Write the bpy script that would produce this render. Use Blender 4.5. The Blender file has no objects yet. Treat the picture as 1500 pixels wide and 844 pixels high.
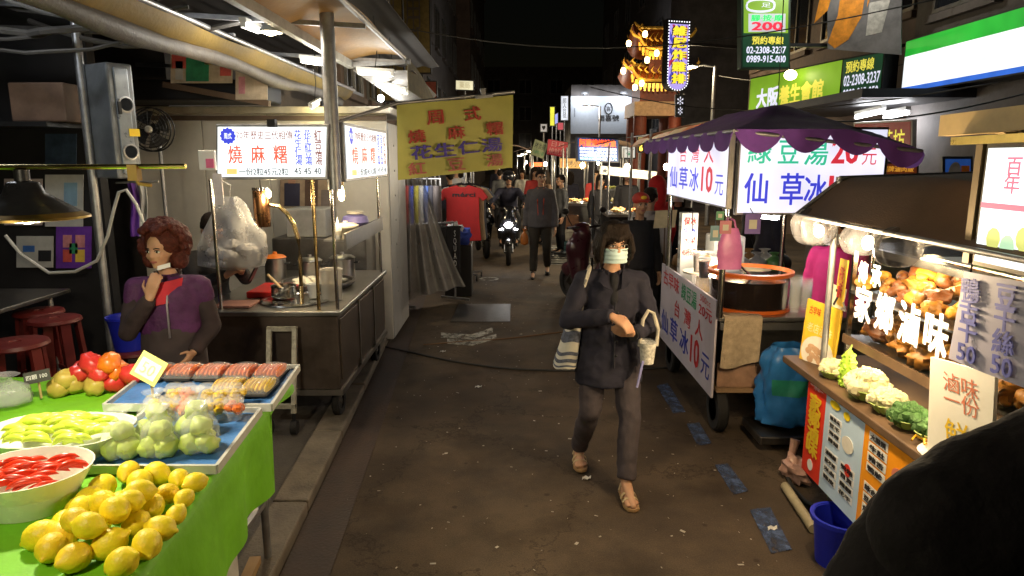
import bpy, math, random
from mathutils import Vector, Matrix, noise
random.seed(7)
V = Vector
R = math.radians
SC = bpy.context.scene
COL = SC.collection

# ------------------------------------------------------------------ camera
PITCH = R(10.76)
CAMZ = 1.93
cam_d = bpy.data.cameras.new('camera')
cam_d.sensor_width = 36.0
cam_d.lens = 24.0
cam_d.clip_start = 0.05
cam_d.clip_end = 600
cam = bpy.data.objects.new('camera', cam_d)
COL.objects.link(cam)
cam.location = (0, 0, CAMZ)
cam.rotation_euler = (R(90) - PITCH, 0, 0)
SC.camera = cam

# ------------------------------------------------------------------ night sky
W = bpy.data.worlds.new('World')
SC.world = W
W.use_nodes = True
wn = W.node_tree.nodes
sky = wn.new('ShaderNodeTexSky')
sky.sky_type = 'NISHITA'
sky.sun_disc = False
sky.sun_elevation = R(1.0)
sky.sun_rotation = R(200)
wn['Background'].inputs['Strength'].default_value = 0.0006
W.node_tree.links.new(sky.outputs[0], wn['Background'].inputs['Color'])

SC.render.engine = 'CYCLES'
SC.cycles.use_denoising = True
SC.cycles.max_bounces = 7
SC.cycles.transparent_max_bounces = 16
SC.cycles.sample_clamp_indirect = 4.0
SC.cycles.caustics_reflective = False
SC.cycles.caustics_refractive = False
SC.view_settings.view_transform = 'Standard'
SC.view_settings.look = 'None'
SC.view_settings.exposure = 1.32
SC.view_settings.gamma = 1.0

# ------------------------------------------------------------------ helpers
CP, SP = math.cos(PITCH), math.sin(PITCH)
def at(px, py, X=None, Y=None, Z=None):
    """point of the place seen at a pixel of the 1500x844 photograph, on a plane X=, Y= or Z="""
    a = (px - 750) / 1000.0
    b = (422 - py) / 1000.0
    d = V((a, CP + b * SP, -SP + b * CP))
    if Y is not None: t = Y / d.y
    elif X is not None: t = X / d.x
    else: t = (Z - CAMZ) / d.z
    return V((0, 0, CAMZ)) + d * t

MATS = {}
FACE = 0.43      # brightness of back-lit sign faces and their films
def mat(name, col, rough=0.55, metal=0.0, var=0.18, scale=9.0, bump=0.0, bscale=60.0, emit=None, es=0.0,
        trans=0.0, alpha=1.0, coat=0.0, stretch=None, sheen=0.0, ior=1.45, sss=0.0):
    if name in MATS: return MATS[name]
    m = bpy.data.materials.new(name)
    m.use_nodes = True
    nt = m.node_tree; n = nt.nodes; L = nt.links
    b = n['Principled BSDF']
    b.inputs['Base Color'].default_value = (*col, 1)
    b.inputs['Roughness'].default_value = rough
    b.inputs['Metallic'].default_value = metal
    b.inputs['IOR'].default_value = ior
    b.inputs['Transmission Weight'].default_value = trans
    b.inputs['Alpha'].default_value = alpha
    b.inputs['Coat Weight'].default_value = coat
    b.inputs['Sheen Weight'].default_value = sheen
    if sss:
        b.inputs['Subsurface Weight'].default_value = sss
        b.inputs['Subsurface Scale'].default_value = 0.012
        b.inputs['Subsurface Radius'].default_value = (1.0, 0.4, 0.2)
    if var or bump:
        tc = n.new('ShaderNodeTexCoord')
        mp = n.new('ShaderNodeMapping')
        L.new(tc.outputs['Object'], mp.inputs[0])
        if stretch: mp.inputs['Scale'].default_value = stretch
    if var:
        no = n.new('ShaderNodeTexNoise')
        no.inputs['Scale'].default_value = scale
        no.inputs['Detail'].default_value = 6
        no.inputs['Roughness'].default_value = 0.65
        L.new(mp.outputs[0], no.inputs['Vector'])
        rp = n.new('ShaderNodeValToRGB')
        lo = [c * (1 - var) for c in col]; hi = [min(1, c * (1 + var)) for c in col]
        rp.color_ramp.elements[0].position = 0.3; rp.color_ramp.elements[1].position = 0.7
        rp.color_ramp.elements[0].color = (*lo, 1); rp.color_ramp.elements[1].color = (*hi, 1)
        L.new(no.outputs['Fac'], rp.inputs[0])
        L.new(rp.outputs[0], b.inputs['Base Color'])
        mr = n.new('ShaderNodeMapRange')
        mr.inputs['To Min'].default_value = max(0.02, rough - 0.12); mr.inputs['To Max'].default_value = min(1, rough + 0.12)
        L.new(no.outputs['Fac'], mr.inputs['Value'])
        L.new(mr.outputs[0], b.inputs['Roughness'])
    if bump:
        nb = n.new('ShaderNodeTexNoise')
        nb.inputs['Scale'].default_value = bscale
        nb.inputs['Detail'].default_value = 4
        L.new(mp.outputs[0], nb.inputs['Vector'])
        bp = n.new('ShaderNodeBump')
        bp.inputs['Strength'].default_value = bump
        bp.inputs['Distance'].default_value = 0.01
        L.new(nb.outputs['Fac'], bp.inputs['Height'])
        L.new(bp.outputs[0], b.inputs['Normal'])
    if emit is not None:
        b.inputs['Emission Color'].default_value = (*emit, 1)
        b.inputs['Emission Strength'].default_value = es * (FACE if es < 3 else 1)
    MATS[name] = m
    return m

def worn(m, scale, lo, hi):      # paint rubbed off in patches
    nt = m.node_tree; n = nt.nodes; tc = n.new('ShaderNodeTexCoord'); no = n.new('ShaderNodeTexNoise'); no.inputs['Scale'].default_value = scale; no.inputs['Detail'].default_value = 9; no.inputs['Roughness'].default_value = .72
    mr = n.new('ShaderNodeMapRange'); mr.inputs['From Min'].default_value = lo; mr.inputs['From Max'].default_value = hi
    nt.links.new(tc.outputs['Object'], no.inputs['Vector']); nt.links.new(no.outputs['Fac'], mr.inputs['Value']); nt.links.new(mr.outputs[0], n['Principled BSDF'].inputs['Alpha'])
    return m

def glow(name, col, s):          # a lamp, tube or back-lit face
    new = name not in MATS
    m = mat(name, tuple(c * 0.6 for c in col), 0.4, var=0, emit=col, es=s)
    if new and s < 3:            # tubes behind a sign face light it unevenly
        nt = m.node_tree; n = nt.nodes; b = n['Principled BSDF']
        tc = n.new('ShaderNodeTexCoord'); no = n.new('ShaderNodeTexNoise'); no.inputs['Scale'].default_value = 2.2
        mr = n.new('ShaderNodeMapRange'); mr.inputs['From Min'].default_value = .3; mr.inputs['From Max'].default_value = .7
        mr.inputs['To Min'].default_value = s*FACE*.72; mr.inputs['To Max'].default_value = s*FACE*1.15
        nt.links.new(tc.outputs['Object'], no.inputs['Vector']); nt.links.new(no.outputs['Fac'], mr.inputs['Value']); nt.links.new(mr.outputs[0], b.inputs['Emission Strength'])
    return m

class MB:
    def __init__(s):
        s.v = []; s.f = []; s.mi = []; s.cur = 0
    def add(s, vs, fs):
        o = len(s.v)
        s.v += [tuple(p) for p in vs]
        s.f += [tuple(i + o for i in f) for f in fs]
        s.mi += [s.cur] * len(fs)
        return s
    def bx(s, x0, y0, z0, x1, y1, z1):
        if x0 > x1: x0, x1 = x1, x0
        if y0 > y1: y0, y1 = y1, y0
        if z0 > z1: z0, z1 = z1, z0
        vs = [(x0,y0,z0),(x1,y0,z0),(x1,y1,z0),(x0,y1,z0),(x0,y0,z1),(x1,y0,z1),(x1,y1,z1),(x0,y1,z1)]
        return s.add(vs, [(0,3,2,1),(4,5,6,7),(0,1,5,4),(1,2,6,5),(2,3,7,6),(3,0,4,7)])
    def box(s, c, size, M=None):
        hx, hy, hz = size[0]/2, size[1]/2, size[2]/2
        vs = [V((x*hx, y*hy, z*hz)) for z in (-1,1) for x, y in ((-1,-1),(1,-1),(1,1),(-1,1))]
        if M is not None: vs = [M @ p for p in vs]
        vs = [p + V(c) for p in vs]
        return s.add(vs, [(0,3,2,1),(4,5,6,7),(0,1,5,4),(1,2,6,5),(2,3,7,6),(3,0,4,7)])
    def slab(s, o, a, b, t):     # parallelogram o, o+a, o+b with thickness vector t
        o, a, b, t = V(o), V(a), V(b), V(t)
        vs = [o, o+a, o+a+b, o+b, o+t, o+a+t, o+a+b+t, o+b+t]
        fs = [(0,3,2,1),(4,5,6,7),(0,1,5,4),(1,2,6,5),(2,3,7,6),(3,0,4,7)]
        if a.cross(b).dot(t) < 0: fs = [f[::-1] for f in fs]
        return s.add(vs, fs)
    def frame(s, d):
        d = d.normalized()
        u = d.cross(V((0,0,1)))
        if u.length < 1e-3: u = V((1,0,0))
        u.normalize(); w = u.cross(d); w.normalize()
        return u, w
    def cyl(s, p, q, r0, r1=None, n=12, caps=True):
        p, q = V(p), V(q); r1 = r0 if r1 is None else r1
        u, w = s.frame(q - p)
        vs = []
        for c, r in ((p, r0), (q, r1)):
            for i in range(n):
                a = 2*math.pi*i/n
                vs.append(c + u*(r*math.cos(a)) + w*(r*math.sin(a)))
        fs = [(i, i+n, (i+1) % n + n, (i+1) % n) for i in range(n)]
        if caps: fs += [tuple(range(n)), tuple(reversed(range(n, 2*n)))]
        return s.add(vs, fs)
    def bar(s, p, q, w, h=None):
        p, q = V(p), V(q); h = h or w
        u, t = s.frame(q - p)
        vs = [c + u*(x*w/2) + t*(y*h/2) for c in (p, q) for x, y in ((-1,-1),(1,-1),(1,1),(-1,1))]
        return s.add(vs, [(0,1,2,3),(7,6,5,4),(0,4,5,1),(1,5,6,2),(2,6,7,3),(3,7,4,0)])
    def tube(s, pts, r, n=8, closed=False):
        pts = [V(p) for p in pts]
        vs = []; m = len(pts)
        for k, p in enumerate(pts):
            d = (pts[min(k+1, m-1)] - pts[max(k-1, 0)])
            u, w = s.frame(d)
            rr = r[k] if isinstance(r, (list, tuple)) else r
            for i in range(n):
                a = 2*math.pi*i/n
                vs.append(p + u*(rr*math.cos(a)) + w*(rr*math.sin(a)))
        fs = []
        for k in range(m-1):
            for i in range(n):
                j = (i+1) % n
                fs.append((k*n+i, (k+1)*n+i, (k+1)*n+j, k*n+j))
        fs += [tuple(range(n)), tuple(reversed(range((m-1)*n, m*n)))]
        return s.add(vs, fs)
    def lathe(s, c, prof, n=20, M=None, arc=1.0):
        c = V(c); vs = []
        for r, z in prof:
            for i in range(n):
                a = 2*math.pi*i/n
                p = V((r*math.cos(a), r*math.sin(a), z))
                vs.append(c + (M @ p if M is not None else p))
        fs = []
        for k in range(len(prof)-1):
            for i in range(n):
                j = (i+1) % n
                fs.append((k*n+i, k*n+j, (k+1)*n+j, (k+1)*n+i))
        if prof[0][0] > 1e-5: fs.append(tuple(reversed(range(n))))
        if prof[-1][0] > 1e-5: fs.append(tuple(range((len(prof)-1)*n, len(prof)*n)))
        return s.add(vs, fs)
    def open_lathe(s, c, prof, n=20, M=None):
        c = V(c); vs = []
        for r, z in prof:
            for i in range(n):
                a = 2*math.pi*i/n
                p = V((r*math.cos(a), r*math.sin(a), z))
                vs.append(c + (M @ p if M is not None else p))
        fs = []
        for k in range(len(prof)-1):
            for i in range(n):
                j = (i+1) % n
                fs.append((k*n+i, k*n+j, (k+1)*n+j, (k+1)*n+i))
        return s.add(vs, fs)
    def ball(s, c, r, n=14, m=9, M=None, wob=0.0, seed=0):
        if not isinstance(r, (tuple, list)): r = (r, r, r)
        c = V(c); vs = []
        for k in range(m+1):
            th = math.pi*k/m
            for i in range(n):
                a = 2*math.pi*i/n
                d = V((math.sin(th)*math.cos(a), math.sin(th)*math.sin(a), math.cos(th)))
                f = 1 + (wob*noise.noise(d*2.1 + V((seed, seed*1.7, 0))) if wob else 0)
                p = V((d.x*r[0], d.y*r[1], d.z*r[2])) * f
                vs.append(c + (M @ p if M is not None else p))
        fs = []
        for k in range(m):
            for i in range(n):
                j = (i+1) % n
                if k == 0: fs.append((i, n+i, n+j))
                elif k == m-1: fs.append((k*n+i, (k+1)*n+i, k*n+j))
                else: fs.append((k*n+i, (k+1)*n+i, (k+1)*n+j, k*n+j))
        return s.add(vs, fs)
    def sheet(s, fn, nu, nv, thick=0.0):
        g = [[V(fn(i/nu, j/nv)) for i in range(nu+1)] for j in range(nv+1)]
        vs = [p for row in g for p in row]
        w = nu+1
        fs = [(j*w+i, j*w+i+1, (j+1)*w+i+1, (j+1)*w+i) for j in range(nv) for i in range(nu)]
        if thick:
            n0 = len(vs)
            nor = []
            for j in range(nv+1):
                for i in range(nu+1):
                    a = g[j][min(i+1, nu)] - g[j][max(i-1, 0)]
                    b = g[min(j+1, nv)][i] - g[max(j-1, 0)][i]
                    q = a.cross(b)
                    nor.append(q.normalized() if q.length > 1e-9 else V((0,0,1)))
            vs += [p - q*thick for p, q in zip(vs[:n0], nor)]
            fs += [tuple(n0 + k for k in reversed(f)) for f in fs]
            rim = [j*w for j in range(nv+1)] + [nv*w+i for i in range(1, nu+1)] + [j*w+nu for j in range(nv-1, -1, -1)] + [i for i in range(nu-1, 0, -1)]
            m = len(rim)
            fs += [(rim[k], rim[k]+n0, rim[(k+1) % m]+n0, rim[(k+1) % m])[::-1] for k in range(m)]
        return s.add(vs, fs)
    def prism(s, poly, o, A, B, t):  # polygon in the plane o + a*A + b*B, thickness vector t
        o, A, B, t = V(o), V(A), V(B), V(t)
        base = [o + A*a + B*b for a, b in poly]
        n = len(base)
        vs = base + [p + t for p in base]
        fs = [tuple(reversed(range(n))), tuple(range(n, 2*n))] + [(i, (i+1) % n, (i+1) % n + n, i+n) for i in range(n)]
        if A.cross(B).dot(t) < 0: fs = [f[::-1] for f in fs]
        return s.add(vs, fs)
    def mesh(s, name, mats, off=V((0,0,0)), smooth=True, angle=38):
        me = bpy.data.meshes.new(name)
        me.from_pydata([tuple(V(p) - off) for p in s.v], [], s.f)
        for m in (mats if isinstance(mats, (list, tuple)) else [mats]): me.materials.append(m)
        if max(s.mi, default=0) > 0: me.polygons.foreach_set('material_index', s.mi)
        if smooth:
            me.shade_smooth()
            me.set_sharp_from_angle(angle=R(angle))
        me.update()
        return me
    def build(s, name, mats, parent=None, smooth=True, bev=0.0, kind=None, angle=38, loc=None):
        if parent is not None:
            r = parent
            while r.parent: r = r.parent
            off = V(r.location)
        else:
            if loc is None:
                xs = [p[0] for p in s.v]; ys = [p[1] for p in s.v]; zs = [p[2] for p in s.v]
                loc = ((min(xs)+max(xs))/2, (min(ys)+max(ys))/2, min(zs))
            off = V(loc)
        me = s.mesh(name, mats, off, smooth, angle)
        return link(name, me, parent, off, bev, kind)

def link(name, me, parent=None, off=V((0,0,0)), bev=0.0, kind=None):
    o = bpy.data.objects.new(name, me)
    COL.objects.link(o)
    if parent is not None: o.parent = parent
    else: o.location = off
    if bev:
        b = o.modifiers.new('bevel', 'BEVEL'); b.width = bev; b.segments = 2; b.limit_method = 'ANGLE'
    if kind: o['kind'] = kind
    return o

def tag(o, label, cat, group=None):
    o['label'] = label; o['category'] = cat
    if group: o['group'] = group
    return o
def thing(name, label, cat, loc=(0,0,0), group=None):
    o = bpy.data.objects.new(name, None)
    o.empty_display_size = 0.1
    COL.objects.link(o)
    o.location = loc
    return tag(o, label, cat, group)
def struct(o):
    o['kind'] = 'structure'
    return o
def copy_tree(o, parent=None):
    c = o.copy(); COL.objects.link(c); c.parent = parent
    for ch in list(o.children): copy_tree(ch, c)
    return c
def dup(root, loc, rz=None, label=None, scale=None, rot=None):
    c = copy_tree(root)
    c.location = loc
    if rz is not None: c.rotation_euler = (0, 0, rz)
    if rot is not None: c.rotation_euler = rot
    if scale is not None: c.scale = (scale, scale, scale) if not isinstance(scale, (tuple, list)) else scale
    if label: c['label'] = label
    return c

TMP = bpy.data.scenes.new('scratch')
def evaluated(o):
    TMP.collection.objects.link(o)
    with bpy.context.temp_override(scene=TMP, view_layer=TMP.view_layers[0]):
        dg = bpy.context.evaluated_depsgraph_get()
    me = bpy.data.meshes.new_from_object(o.evaluated_get(dg))
    TMP.collection.objects.unlink(o)
    return me

def text(s, c, w, h, Rv, Uv, material, parent, bold=0.0, name='lettering', shear=0.0, keep=False, lift=0.002):
    """lettering fitted into a w x h box centred on c in the plane of Rv (right) and Uv (up)"""
    cu = bpy.data.curves.new('t', 'FONT')
    cu.body = s
    cu.resolution_u = 2
    cu.size = 1.0
    cu.shear = shear
    if '\n' in s:
        cu.space_line = 0.86
        cu.align_x = 'CENTER'
    ob = bpy.data.objects.new('t', cu)
    me = evaluated(ob)
    bpy.data.objects.remove(ob)
    xs = [v.co.x for v in me.vertices]; ys = [v.co.y for v in me.vertices]
    if not xs: return None
    x0, x1, y0, y1 = min(xs), max(xs), min(ys), max(ys)
    sx = w / max(1e-4, x1-x0); sy = h / max(1e-4, y1-y0)
    if keep: sx = sy = min(sx, sy)
    Rv, Uv = V(Rv).normalized(), V(Uv).normalized()
    N = Rv.cross(Uv)
    r = parent
    while r.parent: r = r.parent
    c = V(c) - V(r.location)
    base = [(v.co.x, v.co.y) for v in me.vertices]
    fs = [tuple(p.vertices) for p in me.polygons]
    bpy.data.meshes.remove(me)
    sh = [(0, 0)] if not bold else [(-1, -.7), (1, .7), (-1, .7), (1, -.7)]
    mb = MB()
    for k, (dx, dy) in enumerate(sh):
        mb.add([c + Rv*((x+dx*bold-(x0+x1)/2)*sx) + Uv*((y+dy*bold-(y0+y1)/2)*sy) + N*(lift + k*max(0.0004, lift*0.25)) for x, y in base], fs)
    m2 = mb.mesh(name, material, smooth=False)
    return link(name, m2, parent)

class Panel:
    """a flat face: corner o (top-left as seen), right vector A (full width), down vector D (full height)"""
    def __init__(s, tl, tr, bl):
        s.o = V(tl); s.A = V(tr) - V(tl); s.D = V(bl) - V(tl)
        s.Rv = s.A.normalized(); s.N = s.A.cross(-s.D).normalized(); s.Uv = s.N.cross(s.Rv).normalized()
        s.w = s.A.length; s.h = s.D.length
    def p(s, u, v, d=0.0): return s.o + s.A*u + s.D*v + s.N*d
    def box(s, mb, u0, v0, u1, v1, d0, d1):
        return mb.slab(s.p(u0, v1, d0), s.A*(u1-u0), -s.D*(v1-v0), s.N*(d1-d0))
    def face(s, name, material, parent, d0=-0.01, d1=0.0, u0=0, v0=0, u1=1, v1=1, bev=0):
        mb = MB(); s.box(mb, u0, v0, u1, v1, d0, d1)
        return mb.build(name, material, parent, smooth=False, bev=bev)
    def border(s, name, material, parent, t, d0, d1):
        mb = MB(); a = t/s.w; b = t/s.h
        s.box(mb, -a, -b, 1+a, 0, d0, d1); s.box(mb, -a, 1, 1+a, 1+b, d0, d1)
        s.box(mb, -a, 0, 0, 1, d0, d1); s.box(mb, 1, 0, 1+a, 1, d0, d1)
        return mb.build(name, material, parent, smooth=False)
    def text(s, st, u0, v0, u1, v1, material, parent, d=0.0, **k):
        return text(st, s.p((u0+u1)/2, (v0+v1)/2, d), s.w*(u1-u0), s.h*(v1-v0), s.Rv, s.Uv, material, parent, **k)

def lamp(name, loc, power, col, parent, size=0.05, kind='POINT', spot=None):
    d = bpy.data.lights.new(name, kind)
    d.energy = power; d.color = col
    if kind == 'POINT' or kind == 'SPOT': d.shadow_soft_size = size
    if kind == 'SPOT': d.spot_size = R(spot or 120); d.spot_blend = 0.6
    o = bpy.data.objects.new(name, d); COL.objects.link(o)
    r = parent
    while r.parent: r = r.parent
    o.location = V(loc) - V(r.location)
    o.parent = parent
    return o

# shared materials
STEEL = mat('stainless steel', (0.42, 0.41, 0.39), 0.32, 1.0, var=0.2, scale=4, bump=0.05, bscale=90)
STEEL_D = mat('worn stainless', (0.2, 0.19, 0.18), 0.42, 1.0, var=0.3, scale=5, bump=0.08, bscale=40)
CHROME = mat('polished tube', (0.62, 0.6, 0.56), 0.16, 1.0, var=0.1)
GALV = mat('galvanised pipe', (0.33, 0.33, 0.34), 0.45, 0.8, var=0.25, scale=14)
BLACKP = mat('black plastic', (0.012, 0.012, 0.013), 0.45, var=0.2)
RUBBER = mat('tyre rubber', (0.014, 0.013, 0.013), 0.8, var=0.3, bump=0.2)
BRASS = mat('brass', (0.55, 0.36, 0.1), 0.3, 1.0, var=0.2)
WHITEP = mat('white plastic', (0.72, 0.72, 0.7), 0.4, var=0.06)
CREAM = mat('cream plastic', (0.62, 0.58, 0.48), 0.45, var=0.1)
CLEAR = mat('clear plastic film', (0.8, 0.8, 0.8), 0.15, var=0, alpha=0.2, coat=0.5, bump=0.8, bscale=32)
CLEARH = mat('clear hard plastic', (0.85, 0.88, 0.9), 0.12, var=0, alpha=0.2)
CLOUDY = mat('cloudy plastic bag', (0.48, 0.48, 0.5), 0.3, var=0.15, alpha=0.4, bump=0.5, bscale=25)
WIRE = mat('dark cable', (0.02, 0.02, 0.02), 0.6, var=0.2)
INK_RED = mat('red print', (0.55, 0.03, 0.035), 0.5, var=0.1)
INK_BLUE = mat('blue print', (0.03, 0.05, 0.42), 0.5, var=0.1)
INK_BLACK = mat('black print', (0.02, 0.02, 0.025), 0.5, var=0.1)
INK_GREEN = mat('green print', (0.02, 0.3, 0.12), 0.5, var=0.1)
INK_YEL = mat('yellow print', (0.8, 0.55, 0.03), 0.5, var=0.1)
INK_WHITE = mat('white print', (0.8, 0.8, 0.8), 0.5, var=0.05)
# ------------------------------------------------------------------ people: shared builders
SKIN = mat('skin', (0.50, 0.28, 0.17), 0.5, var=0.08, scale=14, sss=0.12)
SKIN2 = mat('skin tanned', (0.42, 0.23, 0.13), 0.5, var=0.08, scale=14, sss=0.12)
HAIR = mat('black hair', (0.017, 0.011, 0.008), 0.62, ior=1.25, var=0.4, scale=40, stretch=(6, 6, 0.6), bump=0.9, bscale=45)
HAIR_BR = mat('auburn permed hair', (0.075, 0.016, 0.010), 0.6, ior=1.3, var=0.5, scale=60, bump=1.0, bscale=70)
EYEW = mat('eye white', (0.75, 0.73, 0.7), 0.2, var=0)
EYED = mat('dark iris', (0.01, 0.008, 0.006), 0.1, var=0)
LIP = mat('lips', (0.36, 0.12, 0.1), 0.45, var=0.1)
MASKM = mat('surgical mask fabric', (0.55, 0.72, 0.74), 0.75, var=0.06, bump=0.1, bscale=120)
MASKW = mat('white mask fabric', (0.75, 0.75, 0.74), 0.75, var=0.06)
DENIMD = mat('charcoal trousers cloth', (0.06, 0.048, 0.055), 0.85, var=0.2, scale=18, bump=0.35, bscale=300)
NAVY = mat('dark navy cotton', (0.028, 0.028, 0.05), 0.85, var=0.2, scale=16, bump=0.35, bscale=260)
BLACKC = mat('black cloth', (0.012, 0.011, 0.013), 0.85, var=0.3, scale=14, bump=0.3, bscale=240)
SHOE = mat('black shoe leather', (0.015, 0.014, 0.014), 0.5, var=0.3)

def cap(mb, p, q, r0, r1, n=12):
    p, q = V(p), V(q)
    d = q - p
    if d.length < 1e-5: return mb.ball(p, r0, n, 8)
    u, w = mb.frame(d); d.normalize()
    rings = []
    for k in range(0, 4):
        a = math.pi/2*(1 - k/3.0)
        rings.append((p - d*(r0*math.sin(a)), r0*math.cos(a)))
    for k in range(0, 4):
        a = math.pi/2*(k/3.0)
        rings.append((q + d*(r1*math.sin(a)), r1*math.cos(a)))
    vs = []
    for c, r in rings:
        r = max(r, 1e-4)
        for i in range(n):
            t = 2*math.pi*i/n
            vs.append(c + u*(r*math.cos(t)) + w*(r*math.sin(t)))
    fs = []
    for k in range(len(rings)-1):
        for i in range(n):
            j = (i+1) % n
            fs.append((k*n+i, (k+1)*n+i, (k+1)*n+j, k*n+j))
    fs += [tuple(range(n)), tuple(reversed(range((len(rings)-1)*n, len(rings)*n)))]
    mb.add(vs, fs)

def frus(mb, p, rp, q, rq, n=20, rz=0.0):   # elliptical frustum with flat ends, p below q
    p, q = V(p), V(q); vs = []
    for c, r in ((p, rp), (q, rq)):
        for i in range(n):
            t = 2*math.pi*i/n
            v = V((r[0]*math.cos(t), r[1]*math.sin(t), 0)); v.rotate(Matrix.Rotation(rz, 3, 'Z'))
            vs.append(c + v)
    fs = [(i, (i+1) % n, (i+1) % n + n, i+n) for i in range(n)]
    fs += [tuple(reversed(range(n))), tuple(range(n, 2*n))]
    mb.add(vs, fs)

def organic(name, mb, material, parent, vox=0.012, smooth=3, amp=0.0, fs=9.0, fz=1.0, seed=0, fold=None):
    """merge overlapping shapes into one continuous surface, soften it and add cloth folds"""
    me = mb.mesh(name, material, smooth=False)
    o = bpy.data.objects.new('tmp', me)
    rm = o.modifiers.new('r', 'REMESH'); rm.mode = 'VOXEL'; rm.voxel_size = vox; rm.use_smooth_shade = True
    if smooth:
        sm = o.modifiers.new('s', 'SMOOTH'); sm.factor = 0.5; sm.iterations = smooth
    out = evaluated(o)
    bpy.data.objects.remove(o); bpy.data.meshes.remove(me)
    if amp:
        nor = [v.normal.copy() for v in out.vertices]
        s0 = V((seed*3.1, seed*1.3, seed*0.7))
        for v, nn in zip(out.vertices, nor):
            q = V((v.co.x*fs, v.co.y*fs, v.co.z*fs*fz)) + s0
            a = noise.noise(q) + 0.5*noise.noise(q*2.3)
            ridge = (1 - abs(noise.noise(q*1.4 + V((9, 2, 4))))*2)
            v.co += nn * (amp * (a*0.7 + ridge*0.5))
    out.name = name
    out.materials.clear(); out.materials.append(material)
    out.shade_smooth()
    return link(name, out, parent)

def skel(h, **ov):
    J = dict(pel=(0, 0, .53), waist=(0, .0, .62), chest=(0, .0, .73), neckb=(0, .012, .82), neckt=(0, 0, .865), head=(0, -.012, .93),
             sha=(-.098, .005, .79), ela=(-.128, .015, .625), wra=(-.135, -.035, .475),
             shb=(.098, .005, .79), elb=(.128, .015, .625), wrb=(.135, -.035, .475),
             hipa=(-.056, 0, .515), kna=(-.06, -.012, .285), ana=(-.062, .015, .048),
             hipb=(.056, 0, .515), knb=(.06, -.012, .285), anb=(.062, .015, .048),
             toea=None, toeb=None)
    J.update(ov)
    out = {}
    for k, v in J.items():
        out[k] = V(v)*h if v is not None else None
    for s in 'ab':
        if out['toe'+s] is None: out['toe'+s] = out['an'+s] + V((0, -.105, -.03))*h
    return out

def hand(mb, wr, d, pn, side, s=1.0, curl=0.35, spread=0.12):
    """palm, four fingers of unequal length and a thumb leaving the side of the palm"""
    d = V(d).normalized(); pn = V(pn); pn = (pn - d*pn.dot(d)).normalized()
    ac = d.cross(pn) * side           # towards the thumb
    wr = V(wr)
    L = 0.085*s
    for k in (-1, -.35, .35, 1):
        cap(mb, wr + ac*(k*0.014*s), wr + d*L + ac*(k*0.028*s), 0.0135*s, 0.0115*s, 8)
    for k, ln in ((1, .068), (.35, .078), (-.35, .073), (-1, .056)):
        b = wr + d*L + ac*(k*0.028*s)
        dd = (d + ac*(k*spread)).normalized(); cur = b; ang = 0
        for seg, fr in ((0, .42), (1, .32), (2, .26)):
            ang += curl
            v = dd*math.cos(ang) + pn*math.sin(ang)
            nx = cur + v*(ln*fr*s*1.05)
            cap(mb, cur, nx, (0.0092 - .0008*seg)*s, (0.0085 - .0009*seg)*s, 8)
            cur = nx
    b = wr + d*0.025*s + ac*0.024*s
    v1 = (d*0.6 + ac*0.75 + pn*0.3).normalized()
    m1 = b + v1*0.045*s
    v2 = (d*0.9 + ac*0.25 + pn*0.35*(1+curl)).normalized()
    cap(mb, b, m1, 0.0135*s, 0.0105*s, 8); cap(mb, m1, m1 + v2*0.035*s, 0.0105*s, 0.008*s, 8)

def head_shape(mb, c, Rm, s, ears=True):
    def P(x, y, z): return c + Rm @ (V((x, y, z))*s)
    def E(p, r, n=18, m=12): mb.ball(P(*p), tuple(k*s for k in r), n, m, M=Rm)
    E((0, .012, .035), (.073, .092, .082))
    E((0, -.018, -.025), (.060, .068, .078))
    E((0, -.030, -.065), (.044, .048, .042))
    E((0, -.062, -.088), (.022, .018, .016))
    for k in (-1, 1):
        E((k*.036, -.060, -.026), (.023, .020, .02))
        if ears: E((k*.074, .012, -.012), (.011, .02, .031))
    cap(mb, P(0, -.078, .018), P(0, -.097, -.024), .009*s, .0125*s, 10)
    E((.012, -.086, -.028), (.009, .011, .008)); E((-.012, -.086, -.028), (.009, .011, .008))
    cap(mb, P(-.03, -.074, .028), P(.03, -.074, .028), .010*s, .010*s, 8)
    cap(mb, P(-.014, -.078, -.052), P(.014, -.078, -.052), .008*s, .008*s, 8)
    cap(mb, P(-.011, -.076, -.063), P(.011, -.076, -.063), .008*s, .008*s, 8)
    return P

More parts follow.
